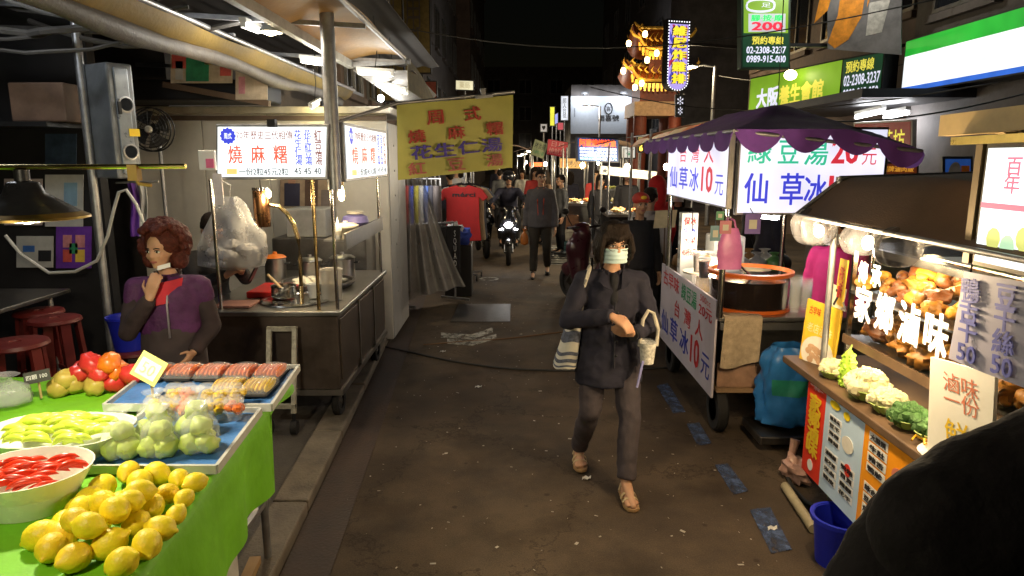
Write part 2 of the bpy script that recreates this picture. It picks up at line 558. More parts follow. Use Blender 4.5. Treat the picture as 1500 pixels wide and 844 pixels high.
def face_marks(P, s, Rm, parent, eyes=True, brow=HAIR, mouth=True, glasses=None):
    if eyes:
        for k in (-1, 1):
            mb = MB(); mb.ball(P(k*.031, -.071, .004), tuple(q*s for q in (.0145, .011, .0085)), 12, 8, M=Rm)
            e = mb.build('eye', EYEW, parent)
            mb = MB(); mb.ball(P(k*.031, -.079, .004), tuple(q*s for q in (.0075, .004, .0078)), 10, 6, M=Rm)
            mb.build('iris', EYED, e)
            mb = MB(); mb.tube([P(k*.015, -.0855, .022), P(k*.031, -.083, .027), P(k*.047, -.073, .022)], .0036*s, 6)
            mb.build('eyebrow', brow, parent)
            mb = MB(); mb.tube([P(k*.017, -.0815, .010), P(k*.031, -.083, .0145), P(k*.046, -.074, .009)], .0028*s, 6)
            mb.build('eyelid', brow, parent)
    if mouth:
        mb = MB()
        mb.tube([P(-.022, -.078, -.057), P(-.008, -.0865, -.054), P(.008, -.0865, -.054), P(.022, -.078, -.057)], .0042*s, 6)
        mb.tube([P(-.02, -.078, -.058), P(0, -.086, -.063), P(.02, -.078, -.058)], .0045*s, 6)
        mb.build('mouth', LIP, parent)
    if glasses:
        mb = MB()
        for k in (-1, 1):
            c = P(k*.034, -.098, .0)
            pts = [c + Rm @ (V((math.cos(t)*.027, abs(math.cos(t))*.004, math.sin(t)*.019))*s) for t in [2*math.pi*i/14 for i in range(15)]]
            mb.tube(pts, .0016*s, 5)
            mb.tube([P(k*.061, -.092, .003), P(k*.078, .0, .004)], .0016*s, 5)
        mb.tube([P(-.008, -.1, .003), P(.008, -.1, .003)], .0016*s, 5)
        mb.build('glasses', glasses, parent)

def mask_part(P, s, parent, material, drop=0.0):
    mb = MB()
    def fn(u, v):
        a = (u - .5)*2.3
        z = -.014 - v*.09 - drop
        r = .102 + .012*math.sin(math.pi*min(1, v*1.1))*(1 - abs(u-.5)*1.2) - .022*max(0, v-.75)
        pl = .0025*math.sin(v*math.pi*7)
        return P(math.sin(a)*(.083 + pl), .006 - math.cos(a)*(r + pl) , z + .006*math.cos(a*1.4))
    mb.sheet(fn, 18, 14, thick=-.003*s)
    o = mb.build('face_mask', material, parent)
    mb = MB()
    for k in (-1, 1):
        mb.tube([P(k*.076, -.03, -.024-drop), P(k*.084, .012, .008-drop*.3), P(k*.082, .03, -.012), P(k*.074, -.028, -.092-drop)], .0016*s, 5)
    mb.build('ear_loop', MASKW, o)

def hair_part(style, P, s, Rm, parent, material=HAIR, vox=0.008, seed=0):
    mb = MB()
    def E(p, r): mb.ball(P(*p), tuple(k*s for k in r), 16, 10, M=Rm)
    if style == 'short':
        E((0, .022, .052), (.080, .094, .078)); E((0, -.035, .098), (.062, .05, .027)); E((0, .07, .0), (.062, .04, .05))
        for k in (-1, 1): E((k*.070, .018, .035), (.014, .045, .035))
        rr = random.Random(seed)
        for i in range(14):
            x = rr.uniform(-.055, .055); mb2 = P(x, -.07, .105); cap(mb, mb2, P(x*1.12 + rr.uniform(-.012, .012), -.094, .062 + rr.uniform(-.01, .012)), .011*s, .005*s, 7)
    elif style == 'bob':
        E((0, .022, .05), (.092, .108, .092)); E((0, .07, -.02), (.085, .055, .095))
        rr = random.Random(seed)
        for k in (-1, 1):
            for i in range(15):
                y = -.052 + i*.0095
                cap(mb, P(k*.078, y, .06), P(k*(.094 + rr.uniform(-.006, .010)), y + rr.uniform(-.012, .008), -.02 + rr.uniform(-.01, .01)), .018*s, .017*s, 8)
                cap(mb, P(k*(.094), y, -.02), P(k*(.084 + rr.uniform(-.014, .016)), y + rr.uniform(-.012, .012), -.105 + rr.uniform(-.02, .025)), .017*s, .007*s, 8)
        for i in range(19):
            x = -.07 + i*.0078
            cap(mb, P(x*.75, -.045, .118), P(x, -.094 + abs(x)*.5, .062), .017*s, .012*s, 8)
            cap(mb, P(x, -.094 + abs(x)*.5, .062), P(x*1.08 + rr.uniform(-.008, .008), -.104 + abs(x)*.55, .040 + rr.uniform(-.008, .014)), .010*s, .003*s, 8)
    elif style == 'curly':
        E((0, .045, .05), (.122, .108, .10)); E((0, .06, -.04), (.130, .08, .09)); E((.10, .03, -.06), (.04, .06, .06)); E((-.10, .03, -.06), (.04, .06, .06))
        rr = random.Random(seed)
        for i in range(300):
            th = rr.uniform(0, 2*math.pi); ph = rr.uniform(-.85, 1)
            q = math.sqrt(max(0, 1 - ph*ph))
            x, y, z = q*math.cos(th), q*math.sin(th), ph
            if y < -.3 and z < .55: continue
            if y < .0 and z < .1 and abs(x) < .62: continue
            E((x*.142, .035 + y*.128, .045 + z*.130), (rr.uniform(.016, .028),)*3)
    elif style == 'long':
        E((0, .022, .05), (.088, .104, .088)); E((0, .085, -.09), (.085, .045, .17))
        for k in (-1, 1):
            E((k*.078, .02, -.06), (.022, .05, .13))
        for i in range(11):
            x = -.06 + i*.012
            cap(mb, P(x*.8, -.05, .112), P(x*1.25, -.088 + abs(x)*.5, .04), .014*s, .006*s, 7)
    return organic('hair', mb, material, parent, vox=vox, smooth=1, amp=.004 if style != 'curly' else .003, fs=38, fz=.35 if style != 'curly' else 1, seed=seed)

def shoe(s, J, k, parent, material, h):
    an, to = J['an'+k], J['toe'+k]
    mb = MB()
    d = (to - an); d.z = 0; L = d.length; d.normalize(); sd = V((-d.y, d.x, 0))
    z0 = min(an.z, to.z) - .018*h
    def Q(a, b, c): return V((an.x, an.y, 0)) + d*a + sd*b + V((0, 0, z0 + c))
    cap(mb, Q(-.02, 0, .028), Q(L*.75, 0, .026), .036, .040); cap(mb, Q(L*.6, 0, .026), Q(L*1.08, 0, .022), .042, .028)
    cap(mb, an + V((0, 0, .01)), Q(L*.5, 0, .045), .040, .03)
    o = organic('shoe', mb, material, parent, vox=.010, smooth=2)
    mb = MB()
    out = [(-.055, -.03), (L*.5, -.042), (L*.95, -.042), (L*1.2, -.02), (L*1.22, .018), (L*.95, .045), (L*.45, .04), (-.055, .032)]
    mb.prism(out, Q(0, 0, -.016), d, sd, V((0, 0, .018)))
    mb.build('sole', RUBBER, o)
    return o

def person(label, loc, rz, h, J, top, bottom, hair='short', hairmat=None, girth=1.0, skin=None, vox=.014, hem=.50, cuff=1.0, yaw=0.0, pitch=0.0, roll=0.0,
           mask=None, eyes=True, glasses=None, hands=None, shoes=SHOE, sleeves=True, group=None, extra=None, fold=.006, puff=1.0, legw=1.0, name='person', seed=1, hood=None, bare_legs=False):
    skin = skin or SKIN
    root = thing(name, label, 'person', (0, 0, 0), group)
    s = h/1.65
    Rm = Matrix.Rotation(yaw, 3, 'Z') @ Matrix.Rotation(pitch, 3, 'X') @ Matrix.Rotation(roll, 3, 'Y')
    mb = MB()
    P = head_shape(mb, J['head'], Rm, s, ears=hair not in ('bob', 'long'))
    cap(mb, J['neckb'], J['neckt'] + (J['head']-J['neckt'])*.4, .050*s, .047*s)
    cap(mb, J['chest'], J['neckb'], .085*s, .06*s); cap(mb, J['waist'], J['chest'], .09*s, .1*s); cap(mb, J['pel'], J['waist'], .1*s, .09*s)
    hands = hands or {}
    for k in 'ab':
        cap(mb, J['chest'] + (J['sh'+k]-J['chest'])*.5, J['sh'+k], .05*s, .045*s)
        cap(mb, J['sh'+k], J['el'+k], .043*s, .036*s); cap(mb, J['el'+k], J['wr'+k], .034*s, .025*s)
        hd = hands.get(k, {})
        d = hd.get('d', J['wr'+k] - J['el'+k]); pn = hd.get('pn', (1 if k == 'a' else -1, -.2, 0))
        hand(mb, J['wr'+k], d, pn, hd.get('side', 1 if k == 'a' else -1), s*1.02, hd.get('curl', .3))
        cap(mb, J['pel'], J['hip'+k], .08*s, .08*s); cap(mb, J['hip'+k], J['kn'+k], .072*s, .05*s); cap(mb, J['kn'+k], J['an'+k], .048*s, .034*s)
        cap(mb, J['an'+k], J['toe'+k], .034*s, .024*s)
    body = organic('body', mb, skin, root, vox=min(vox, .009), smooth=2)
    face_marks(P, s, Rm, root, eyes=eyes, mouth=mask is None, glasses=glasses)
    if hair: hair_part(hair, P, s, Rm, root, hairmat or HAIR, vox=max(.006, vox*.55), seed=seed)
    if mask: mask_part(P, s, root, mask)
    # upper garment
    g = girth*s; mb = MB()
    ch, wa, pe = J['chest'], J['waist'], J['pel']
    mb.ball(ch, (.160*g*puff**.5, .118*g*puff, .17*g), 20, 12); frus(mb, wa, (.155*g*puff**.5, .118*g*puff), ch, (.160*g*puff**.5, .118*g*puff))
    for k in 'ab': cap(mb, J['neckb'] - V((0, 0, .055*s)), J['sh'+k], .066*s*puff, .060*s*puff)
    cap(mb, ch, J['neckb'] - V((0, 0, .03*s)), .10*g, .066*s)
    hz = V((pe.x, pe.y, hem*h)); 
    ex = max(0, .5-hem)
    frus(mb, hz, (.172*g + ex*.35, .128*g + ex*.4), wa, (.158*g*puff**.5, .118*g*puff))
    for k in 'ab':
        e = J['el'+k]; w = J['wr'+k]
        cap(mb, J['sh'+k], e, .061*s*puff, .054*s*puff)
        if sleeves:
            cap(mb, e, e + (w-e)*.5, .056*s*puff, .050*s*puff); mb.cyl(e + (w-e)*.3, e + (w-e)*cuff, .052*s*puff, .043*s*puff, 14)
    t = organic('jacket' if sleeves else 'shirt', mb, top, root, vox=vox, smooth=5, amp=fold, fs=8, fz=1.3, seed=seed)
    # collar
    mb = MB()
    def coll(u, v):
        a = u*2*math.pi*.86 + math.pi*1.5 + .44
        r = (.066 + .012*v)*s
        return J['neckb'] + V((math.cos(a)*r*1.02, math.sin(a)*r - .004*s, (-.012 + .05*v)*s - .02*s*(1+math.sin(a))*0 - .022*s*(1 if math.sin(a) < -.3 else 0)))
    mb.sheet(coll, 22, 4, thick=.007*s)
    mb.build('collar', top, t)
    if bottom is not None:
        mb = MB()
        mb.ball(pe, (.155*g, .115*g, .13*g), 18, 10)
        for k in 'ab':
            cap(mb, J['hip'+k] + V((0, 0, .02)), J['kn'+k], .092*g*legw, .070*s*legw)
            kn, an = J['kn'+k], J['an'+k]
            cap(mb, kn, kn + (an-kn)*.4, .070*s*legw, .064*s*legw); mb.cyl(kn + (an-kn)*.2, kn + (an-kn)*.93, .067*s*legw, .058*s*legw, 14)
        organic('trousers', mb, bottom, root, vox=vox, smooth=2, amp=fold*.8, fs=9, fz=1.0, seed=seed+5)
    if shoes:
        for k in 'ab': shoe(s, J, k, root, shoes, h)
    if hood:
        mb = MB()
        mb.ball(P(0, .02, .04), (.108*s, .115*s, .12*s), 18, 12, M=Rm); cap(mb, P(0, .05, -.03), J['neckb'], .1*s, .1*s)
        organic('hood', mb, hood, t, vox=.014, smooth=3, amp=.006)
    if extra: extra(root, J, P, s, Rm)
    root.location = loc
    root.rotation_euler = (0, 0, rz)
    return root
# ------------------------------------------------------------------ road, pavement and markings
def asphalt():
    m = bpy.data.materials.new('worn asphalt'); m.use_nodes = True
    nt = m.node_tree; n = nt.nodes; L = nt.links; b = n['Principled BSDF']
    tc = n.new('ShaderNodeTexCoord')
    def nz(scale, det=8, rough=.6):
        q = n.new('ShaderNodeTexNoise'); q.inputs['Scale'].default_value = scale; q.inputs['Detail'].default_value = det; q.inputs['Roughness'].default_value = rough
        L.new(tc.outputs['Object'], q.inputs['Vector']); return q
    def ramp(src, p0, c0, p1, c1):
        r = n.new('ShaderNodeValToRGB'); r.color_ramp.elements[0].position = p0; r.color_ramp.elements[1].position = p1
        r.color_ramp.elements[0].color = (*c0, 1); r.color_ramp.elements[1].color = (*c1, 1); L.new(src, r.inputs[0]); return r
    def mix(bl, f, a, c):
        x = n.new('ShaderNodeMix'); x.data_type = 'RGBA'; x.blend_type = bl
        if isinstance(f, float): x.inputs[0].default_value = f
        else: L.new(f, x.inputs[0])
        L.new(a, x.inputs[6]); L.new(c, x.inputs[7]); return x.outputs[2]
    big = nz(.55); mid = nz(3.2, 10, .7); fine = nz(140, 3); sp = nz(38, 2)
    base = ramp(big.outputs['Fac'], .38, (.094, .067, .045), .64, (.20, .145, .095))
    c = mix('MULTIPLY', .75, base.outputs[0], ramp(mid.outputs['Fac'], .32, (.45, .45, .45), .66, (1, 1, 1)).outputs[0])
    c = mix('MULTIPLY', .7, c, ramp(fine.outputs['Fac'], .25, (.35, .35, .35), .75, (1.0, 1.0, 1.0)).outputs[0])
    vo = n.new('ShaderNodeTexVoronoi'); vo.inputs['Scale'].default_value = 95; L.new(tc.outputs['Object'], vo.inputs['Vector'])
    c = mix('ADD', .55, c, ramp(vo.outputs['Distance'], .06, (.14, .12, .10), .16, (0, 0, 0)).outputs[0])
    gum = n.new('ShaderNodeTexVoronoi'); gum.inputs['Scale'].default_value = 4.2; L.new(tc.outputs['Object'], gum.inputs['Vector'])
    c = mix('MULTIPLY', .6, c, ramp(gum.outputs['Distance'], .05, (.3, .28, .26), .085, (1, 1, 1)).outputs[0])
    pt = n.new('ShaderNodeTexVoronoi'); pt.inputs['Scale'].default_value = .42; L.new(tc.outputs['Object'], pt.inputs['Vector'])
    c = mix('MULTIPLY', .5, c, ramp(pt.outputs['Color'], .2, (.62, .62, .64), .8, (1, 1, 1)).outputs[0])
    ck = n.new('ShaderNodeTexVoronoi'); ck.feature = 'DISTANCE_TO_EDGE'; ck.inputs['Scale'].default_value = .9
    dv = n.new('ShaderNodeVectorMath'); dv.operation = 'ADD'; L.new(tc.outputs['Object'], dv.inputs[0]); L.new(mid.outputs['Color'], dv.inputs[1]); L.new(dv.outputs[0], ck.inputs['Vector'])
    c = mix('MULTIPLY', .55, c, ramp(ck.outputs['Distance'], .004, (.25, .22, .2), .014, (1, 1, 1)).outputs[0])
    oil = nz(1.3, 5, .55)
    c = mix('MULTIPLY', .6, c, ramp(oil.outputs['Fac'], .36, (.42, .40, .38), .48, (1, 1, 1)).outputs[0])
    L.new(c, b.inputs['Base Color'])
    rr = ramp(mid.outputs['Fac'], .3, (.72, .72, .72), .7, (.95, .95, .95)); L.new(rr.outputs[0], b.inputs['Roughness'])
    b.inputs['IOR'].default_value = 1.3
    bp = n.new('ShaderNodeBump'); bp.inputs['Strength'].default_value = .55; bp.inputs['Distance'].default_value = .006
    L.new(fine.outputs['Fac'], bp.inputs['Height']); L.new(bp.outputs[0], b.inputs['Normal'])
    return m
ASPH = asphalt()
road = struct(MB().sheet(lambda u, v: (-150 + 300*u, -40 + 300*v, 0), 2, 2).build('road', ASPH, smooth=False, loc=(0, 0, 0)))

def KX(Y): return -1.02 - (Y - 1.5)*.055      # street side of the left kerb
CONC = mat('stained concrete', (0.15, 0.125, 0.095), 0.75, var=.4, scale=5, bump=.5, bscale=70)
pave = MB().prism([(KX(-3)-.2, -3), (KX(30)-.2, 30), (-9, 30), (-9, -3)], (0, 0, -.05), (1, 0, 0), (0, 1, 0), (0, 0, .098)).build('pavement', mat('dark pavement', (.075, .064, .054), .7, var=.4, scale=3, bump=.5, bscale=90), smooth=False)
struct(pave)
kerb = struct(MB().prism([(KX(-3)-.02, -3), (KX(30)-.02, 30), (KX(30)-.19, 30), (KX(-3)-.19, -3)], (0, 0, -.05), (1, 0, 0), (0, 1, 0), (0, 0, .10)).build('kerb', CONC, smooth=False))
kb = None
for i in range(26):
    y0 = -.5 + i*1.0
    x0, x1 = KX(y0), KX(y0+.985)
    mb = MB().prism([(x0, y0), (x1, y0+.985), (x1-.2, y0+.985), (x0-.2, y0)], (0, 0, -.03), (1, 0, 0), (0, 1, 0), (0, 0, .097 + .004*math.sin(i*2.3)))
    mb.build('kerb_stone', CONC, kerb, smooth=False, bev=.012)

struct(MB().prism([(KX(-3)+.004, -3), (KX(30)+.004, 30), (KX(30)+.24, 30), (KX(-3)+.24, -3)][::-1], (0, 0, .002), (1, 0, 0), (0, 1, 0), (0, 0, .003)).build('gutter', mat('dark gutter concrete', (.038, .022, .016), .7, var=.45, scale=4, bump=.5, bscale=60), smooth=False))  # gutter strip along the kerb in a darker reddish brown
# marks, plates and cables on the road
PAINT = mat('worn white road paint', (.36, .34, .29), .7, var=.5, scale=14, bump=.3); worn(PAINT, 9, .38, .56)
BLUEP = worn(mat('worn blue road paint', (.06, .09, .18), .8, var=.5, scale=12, bump=.3), 11, .36, .60)
def flat_mark(name, polys, material, label, cat, z=.004, group=None, th=.003):
    mb = MB()
    for poly in polys: mb.prism([(p.x, p.y) for p in poly], (0, 0, z-.001), (1, 0, 0), (0, 1, 0), (0, 0, th))
    return tag(mb.build(name, material, smooth=False), label, cat, group)
def g(px, py): return at(px, py, Z=0.0)
flat_mark('road_chevron', [[g(646, 488), g(690, 491), g(722, 480), g(722, 487), g(692, 498), g(646, 495)]], PAINT, 'upper worn white arrow stripe painted on the road before the curtain', 'road marking')
flat_mark('road_chevron', [[g(655, 497), g(690, 500), g(727, 490), g(727, 497), g(692, 507), g(655, 504)]], PAINT, 'lower worn white arrow stripe painted on the road before the curtain', 'road marking')
def ring(cx, cy, r, w, Y0=None):
    c = g(cx, cy); out = []
    n = 18
    for i in range(n):
        a, b = 2*math.pi*i/n, 2*math.pi*(i+.92)/n
        out.append([c + V((math.cos(t)*q, math.sin(t)*q, 0)) for t, q in ((a, r), (b, r), (b, r-w), (a, r-w))][::-1])
    return out
flat_mark('painted_ring', ring(716, 409, .16, .045), PAINT, 'right round wheel of the faded bicycle mark on the road', 'road marking')
flat_mark('painted_ring', ring(676, 410, .16, .04), PAINT, 'left round wheel of the faded bicycle mark on the road', 'road marking')
blue_pts = [[(1098, 748), (1128, 744), (1160, 806), (1130, 812)], [(1047, 682), (1066, 680), (1096, 720), (1074, 726)], [(1006, 622), (1024, 620), (1042, 650), (1022, 654)], [(962, 566), (978, 562), (1004, 604), (986, 606)]]
for q, lab in zip(blue_pts, ('nearest faded blue dash painted on the road beside the braised food stall', 'second nearest faded blue dash painted on the road', 'third faded blue dash painted on the road before the cart wheel', 'farthest faded blue dash under the purple cart')):
    flat_mark('blue_road_dash', [[g(*p) for p in q]], BLUEP, lab, 'road marking', group='blue dashes along the right side of the road')
flat_mark('steel_plate', [[g(660, 472), g(747, 472), g(748, 446), g(672, 446)]], mat('dull road plate', (.055, .05, .045), .45, .5, var=.3, bump=.4), 'dull grey steel plate lying on the road beyond the arrow stripes', 'road plate', z=.003, th=.004)
# drain grating with its bars
dg0, dg1 = g(806, 388), g(850, 360)
gr = thing('drain_grating', 'cast iron drain grating in the road behind the walking man', 'grating', ((dg0.x+dg1.x)/2, (dg0.y+dg1.y)/2, 0))
IRON = mat('cast iron', (.05, .045, .04), .5, .8, var=.3)
mb = MB(); mb.bx(dg0.x, dg0.y, .001, dg1.x, dg1.y, .004); mb.build('bed', BLACKP, gr, smooth=False)
for i in range(9):
    y = dg0.y + (dg1.y-dg0.y)*(i+.5)/9
    MB().bx(dg0.x, y-.045, .004, dg1.x, y+.045, .014).build('bar', IRON, gr, smooth=False)
def ground_cable(pts, r, material, label):
    pp = [g(*p) + V((0, 0, r*.9)) for p in pts]
    sm = []
    for k in range(len(pp)-1):
        a, b = pp[max(k-1, 0)], pp[k]; c, d = pp[k+1], pp[min(k+2, len(pp)-1)]
        for t in (0, .25, .5, .75):
            sm.append(.5*((2*b) + (c-a)*t + (2*a-5*b+4*c-d)*t*t + (3*b-a-3*c+d)*t**3))
    sm.append(pp[-1])
    return tag(MB().tube(sm, r, 7).build('cable', material), label, 'cable')
ground_cable([(520, 500), (600, 517), (660, 530), (730, 540), (800, 544), (880, 544), (980, 540)], .010, WIRE, 'black cable lying across the road between the two carts')
ground_cable([(620, 506), (680, 501), (740, 497), (800, 490), (850, 484), (900, 479)], .007, mat('brown cord', (.16, .085, .04), .6), 'thin brown cord crossing the road behind the masked woman')

mb = MB(); rr = random.Random(3)
for i in range(420):
    x, y = rr.uniform(-1.0, 1.35), 1.6 + 9*rr.random()**1.4
    a = rr.uniform(0, 6.3); w, l = rr.uniform(.002, .007), rr.uniform(.003, .016)
    if rr.random() < .08: w, l = rr.uniform(.01, .022), rr.uniform(.015, .035)
    A = V((math.cos(a), math.sin(a), 0)); B = V((-math.sin(a), math.cos(a), 0))
    mb.slab(V((x, y, .002)), A*l, B*w + V((0, 0, rr.uniform(0, .004))), V((0, 0, .0012)))
lit = mb.build('litter', mat('scraps of paper', (.4, .36, .3), .7, var=.3), smooth=False, kind='stuff')
lit['label'] = 'tiny pale scraps of litter strewn over the road'; lit['category'] = 'litter'
for (px, py), lab in zip([(858, 702), (1130, 776), (648, 516), (700, 568)], ('crumpled white paper scrap before the masked woman', 'white paper scrap on the nearest blue dash', 'white paper scrap by the plastic curtain', 'small white scrap in the middle of the road')):
    p = g(px, py); mb = MB()
    mb.sheet(lambda u, v: (p.x + (u-.5)*.05 + .01*v, p.y + (v-.5)*.035, .004 + .012*abs(math.sin(u*5+v*3))), 6, 5, thick=.001)
    tag(mb.build('paper_scrap', mat('white scrap', (.6, .58, .54), .7)), lab, 'paper scrap', 'paper scraps on the road')

# ------------------------------------------------------------------ buildings behind the stalls
WALL_D = mat('sooty tiled wall', (.085, .075, .072), .8, var=.35, scale=2, bump=.4, bscale=12)
WALL_B = mat('dark brown wall', (.12, .085, .07), .8, var=.35, scale=2, bump=.4, bscale=12)
PANE = mat('dark window pane', (.012, .014, .018), .08, var=.1)
FRAME = mat('aluminium window frame', (.16, .16, .16), .4, .7, var=.2)
def building(label, x0, y0, x1, y1, h, wall, side, floors, cols, z0=3.3, lit=()):
    """side: +1 faces +X, -1 faces -X, 0 faces the camera (-Y)"""
    r = thing('building', label, 'building', ((x0+x1)/2, (y0+y1)/2, 0))
    MB().bx(x0, y0, 0, x1, y1, h).build('wall', wall, r, smooth=False)
    MB().bx(x0-.12, y0-.12, h, x1+.12, y1+.12, h+.5).build('parapet', wall, r, smooth=False)
    for f in range(floors):
        for c in range(cols):
            z = z0 + f*3.1
            if side == 0:
                xc = x0 + (x1-x0)*(c+.5)/cols
                pan = Panel((xc-.7, y0-.005, z+1.5), (xc+.7, y0-.005, z+1.5), (xc-.7, y0-.005, z))
            else:
                yc = y0 + (y1-y0)*(c+.5)/cols; X = x1+.005 if side > 0 else x0-.005
                a, b = (yc-.7, yc+.7) if side > 0 else (yc+.7, yc-.7)
                pan = Panel((X, a, z+1.5), (X, b, z+1.5), (X, a, z))
            w = pan.face('window', PANE, r, -.02, .004)
            pan.border('frame', FRAME, w, .06, -.02, .05)
            mb = MB(); pan.box(mb, .48, 0, .52, 1, .004, .045); mb.build('mullion', FRAME, w, smooth=False)
            mb = MB(); pan.box(mb, -.1, 1.06, 1.1, 1.14, 0, .12); mb.build('sill', wall, w, smooth=False)
    return r
building('sooty building on the left behind the left cart, nearest', -12, 7.6, -3.7, 13.6, 11, WALL_D, 1, 2, 3)
building('dark brown building on the left hung with dull red signs', -12, 13.7, -3.3, 22, 14, WALL_B, 1, 3, 4)
building('sooty building on the left farther down the street', -12, 22.1, -3.1, 40, 13, WALL_D, 1, 3, 6)
building('dark building on the right over the store with the green and white fascia', 6.9, 2.0, 14, 12.3, 12, WALL_D, -1, 2, 4, z0=4.3)
building('dark brown building on the right behind the green massage signs', 7.2, 12.5, 14, 21.5, 12, WALL_B, -1, 3, 4, z0=4.6)
building('far dark building on the right past the temple', 6.6, 30, 16, 52, 13, WALL_D, -1, 3, 5)
building('far dark block standing at the left end of the street', -9, 41, -2.4, 62, 15, WALL_B, 1, 3, 6)
building('distant dark block closing off the end of the street', -4, 84, 22, 94, 12, WALL_D, 0, 3, 7)

def sign_box(name, label, pan, facemat, edge, depth, items, cat='sign', group=None, border=.03, base=None):
    c = pan.p(.5, 1, -depth/2)
    r = thing(name, label, cat, base if base is not None else c, group)
    MBs = MB(); pan.box(MBs, -border/pan.w, -border/pan.h, 1+border/pan.w, 1+border/pan.h, -depth, -.006); MBs.build('case', edge, r, smooth=False, bev=.004)
    pan.face('sign_face', facemat, r, -.004, .0)
    for it in items:
        st, u0, v0, u1, v1, m = it[:6]
        kw = it[6] if len(it) > 6 else {}
        pan.text(st, u0, v0, u1, v1, m, r, **kw)
    return r
DARKEDGE = mat('dark sign case', (.03, .03, .032), .5, .3, var=.2)
ALU = mat('aluminium sign edge', (.35, .36, .37), .4, .8, var=.15)
def camface(x0, x1, z0, z1, Y, tilt=0.0):      # a panel facing the camera side (-Y)
    return Panel((x0, Y, z1), (x1, Y + tilt, z1), (x0, Y, z0))
def pxpanel(tl, tr, bl, Y0, Y1=None):          # panel corners from the photograph at real depths
    Y1 = Y1 or Y0
    return Panel(at(*tl, Y=Y0), at(*tr, Y=Y1), at(*bl, Y=Y0))

# dull unlit signs on the left facade
for (x0, x1, z0, z1, Y, c, lab) in [(-3.3, -2.45, 4.1, 7.5, 14.2, (.24, .17, .05), 'unlit blue and yellow sign hanging highest on the left facade'),
                                   (-3.25, -2.6, 3.3, 7.2, 17.0, (.22, .045, .035), 'tall unlit dark red sign on the left facade'),
                                   (-3.2, -2.3, 4.3, 7.4, 20.0, (.04, .11, .07), 'unlit dark green sign on the left facade'),
                                   (-3.2, -2.2, 3.1, 4.1, 20.5, (.3, .06, .035), 'small unlit red sign below the dark green sign')]:
    p = camface(x0, x1, z0, z1, Y)
    its = [('日\n用\n品', .25, .1, .75, .9, mat('faded sign print', (.16, .13, .1), .7))] if z1 > 7 else []
    r = sign_box('shop_sign', lab, p, mat('dull sign ' + lab[-12:], c, .6, var=.3), DARKEDGE, .18, its, group='unlit signs on the left facade')
    MB().bar((x0-.6, Y+.09, z1-.2), (x0+.02, Y+.09, z1-.2), .05).build('bracket', DARKEDGE, r, smooth=False)
p = camface(-3.22+.35, -2.72, 5.1, 6.6, 14.17)
# ------------------------------------------------------------------ fruit stall, near left
GZ = .048                                   # top of the pavement
CLOTH = mat('lime green tablecloth', (.16, .46, .012), .62, var=.12, scale=5, bump=.5, bscale=13)
def TX(Y): return -.915 - (Y - 1.5)*.09     # street-side edge of the table
ft = thing('fruit_table', 'fruit stall table under a bright lime green cloth', 'table', (-1.7, 2.0, GZ))
TZ = .92
def cloth(u, v):
    Y = .85 + 2.22*v
    if u < .62:
        return (-2.75 + (TX(Y) + 2.75)*(u/.62), Y, TZ + .0035*noise.noise(V((Y*7, u*12, 0))))
    k = (u-.62)/.38
    end = .56 if Y < 2.68 else .9
    return (TX(Y) + .012*min(1, k*6) + (.022*math.sin(Y*7.0) + .014*math.sin(Y*17+1) + .01*noise.noise(V((Y*5, k*4, 0))))*k, Y, TZ - (.36 + .02*math.sin(Y*5))*k*(1 if Y < 2.7 else .12))
MB().sheet(cloth, 34, 90, thick=.003).build('tablecloth', CLOTH, ft, angle=80)
MB().bx(-2.7, .9, TZ-.035, -1.06, 3.04, TZ-.008).build('tabletop', mat('plywood', (.3, .2, .11), .6), ft, smooth=False)
for x in (-2.6, -1.16):
    for y in (1.0, 2.95):
        MB().cyl((x, y, GZ), (x, y, TZ-.035), .018).build('leg', GALV, ft)
MB().bar((-1.16, 1.0, .35), (-1.16, 2.95, .35), .025).build('stretcher', GALV, ft)
wb = MB(); wb.bx(-1.34, 1.75, GZ, -1.10, 2.5, .50)
tag(wb.build('foam_box', mat('dirty white foam', (.5, .48, .44), .8, var=.2, bump=.3), smooth=False, bev=.015), 'dirty white foam box on the pavement under the green table', 'box')
pl = MB(); pl.bar((-1.02, 1.35, GZ+.03), (-1.2, 2.9, GZ+.03), .05, .05)
tag(pl.build('timber_batten', mat('bare timber', (.32, .2, .09), .7), smooth=False), 'bare timber batten lying on the kerb beside the green table', 'timber')

# lemons, a loose heap at the corner
LEM = mat('lemon peel', (.84, .66, .02), .45, var=.16, scale=11, bump=.25, bscale=110, sss=.05)
LEM2 = mat('riper lemon peel', (.80, .56, .02), .45, var=.2, scale=11, bump=.25, bscale=110)
def lemon_mesh(seed, m):
    mb = MB()
    prof = [(.001, -.056), (.008, -.052), (.012, -.046), (.024, -.037), (.034, -.022), (.0385, -.004), (.0380, .013), (.032, .029), (.021, .040), (.0115, .0455), (.0085, .050), (.005, .055), (.001, .057)]
    mb.lathe((0, 0, 0), prof, 18)
    return mb.mesh('lemon', m, angle=80)
lms = [lemon_mesh(0, LEM), lemon_mesh(1, LEM2)]
spots = []
rr = random.Random(12)
base = [(178, 822), (108, 815), (160, 795), (215, 795), (90, 785), (140, 765), (200, 765), (235, 772), (115, 745), (175, 735), (222, 740), (258, 752),
        (150, 712), (205, 705), (245, 722), (270, 728), (188, 690), (230, 692), (262, 700), (286, 705), (75, 800), (60, 782), (95, 762), (130, 728)]
for k, (px, py) in enumerate(base):
    z = TZ + .04
    p = at(px, py, Z=z)
    spots.append((p, 1.0 if px < 240 else .80))
for k, (px, py) in enumerate([(130, 780), (168, 757), (190, 745), (150, 745), (205, 730), (110, 772)]):
    p = at(px, py-12, Z=TZ+.10); spots.append((p, .95))
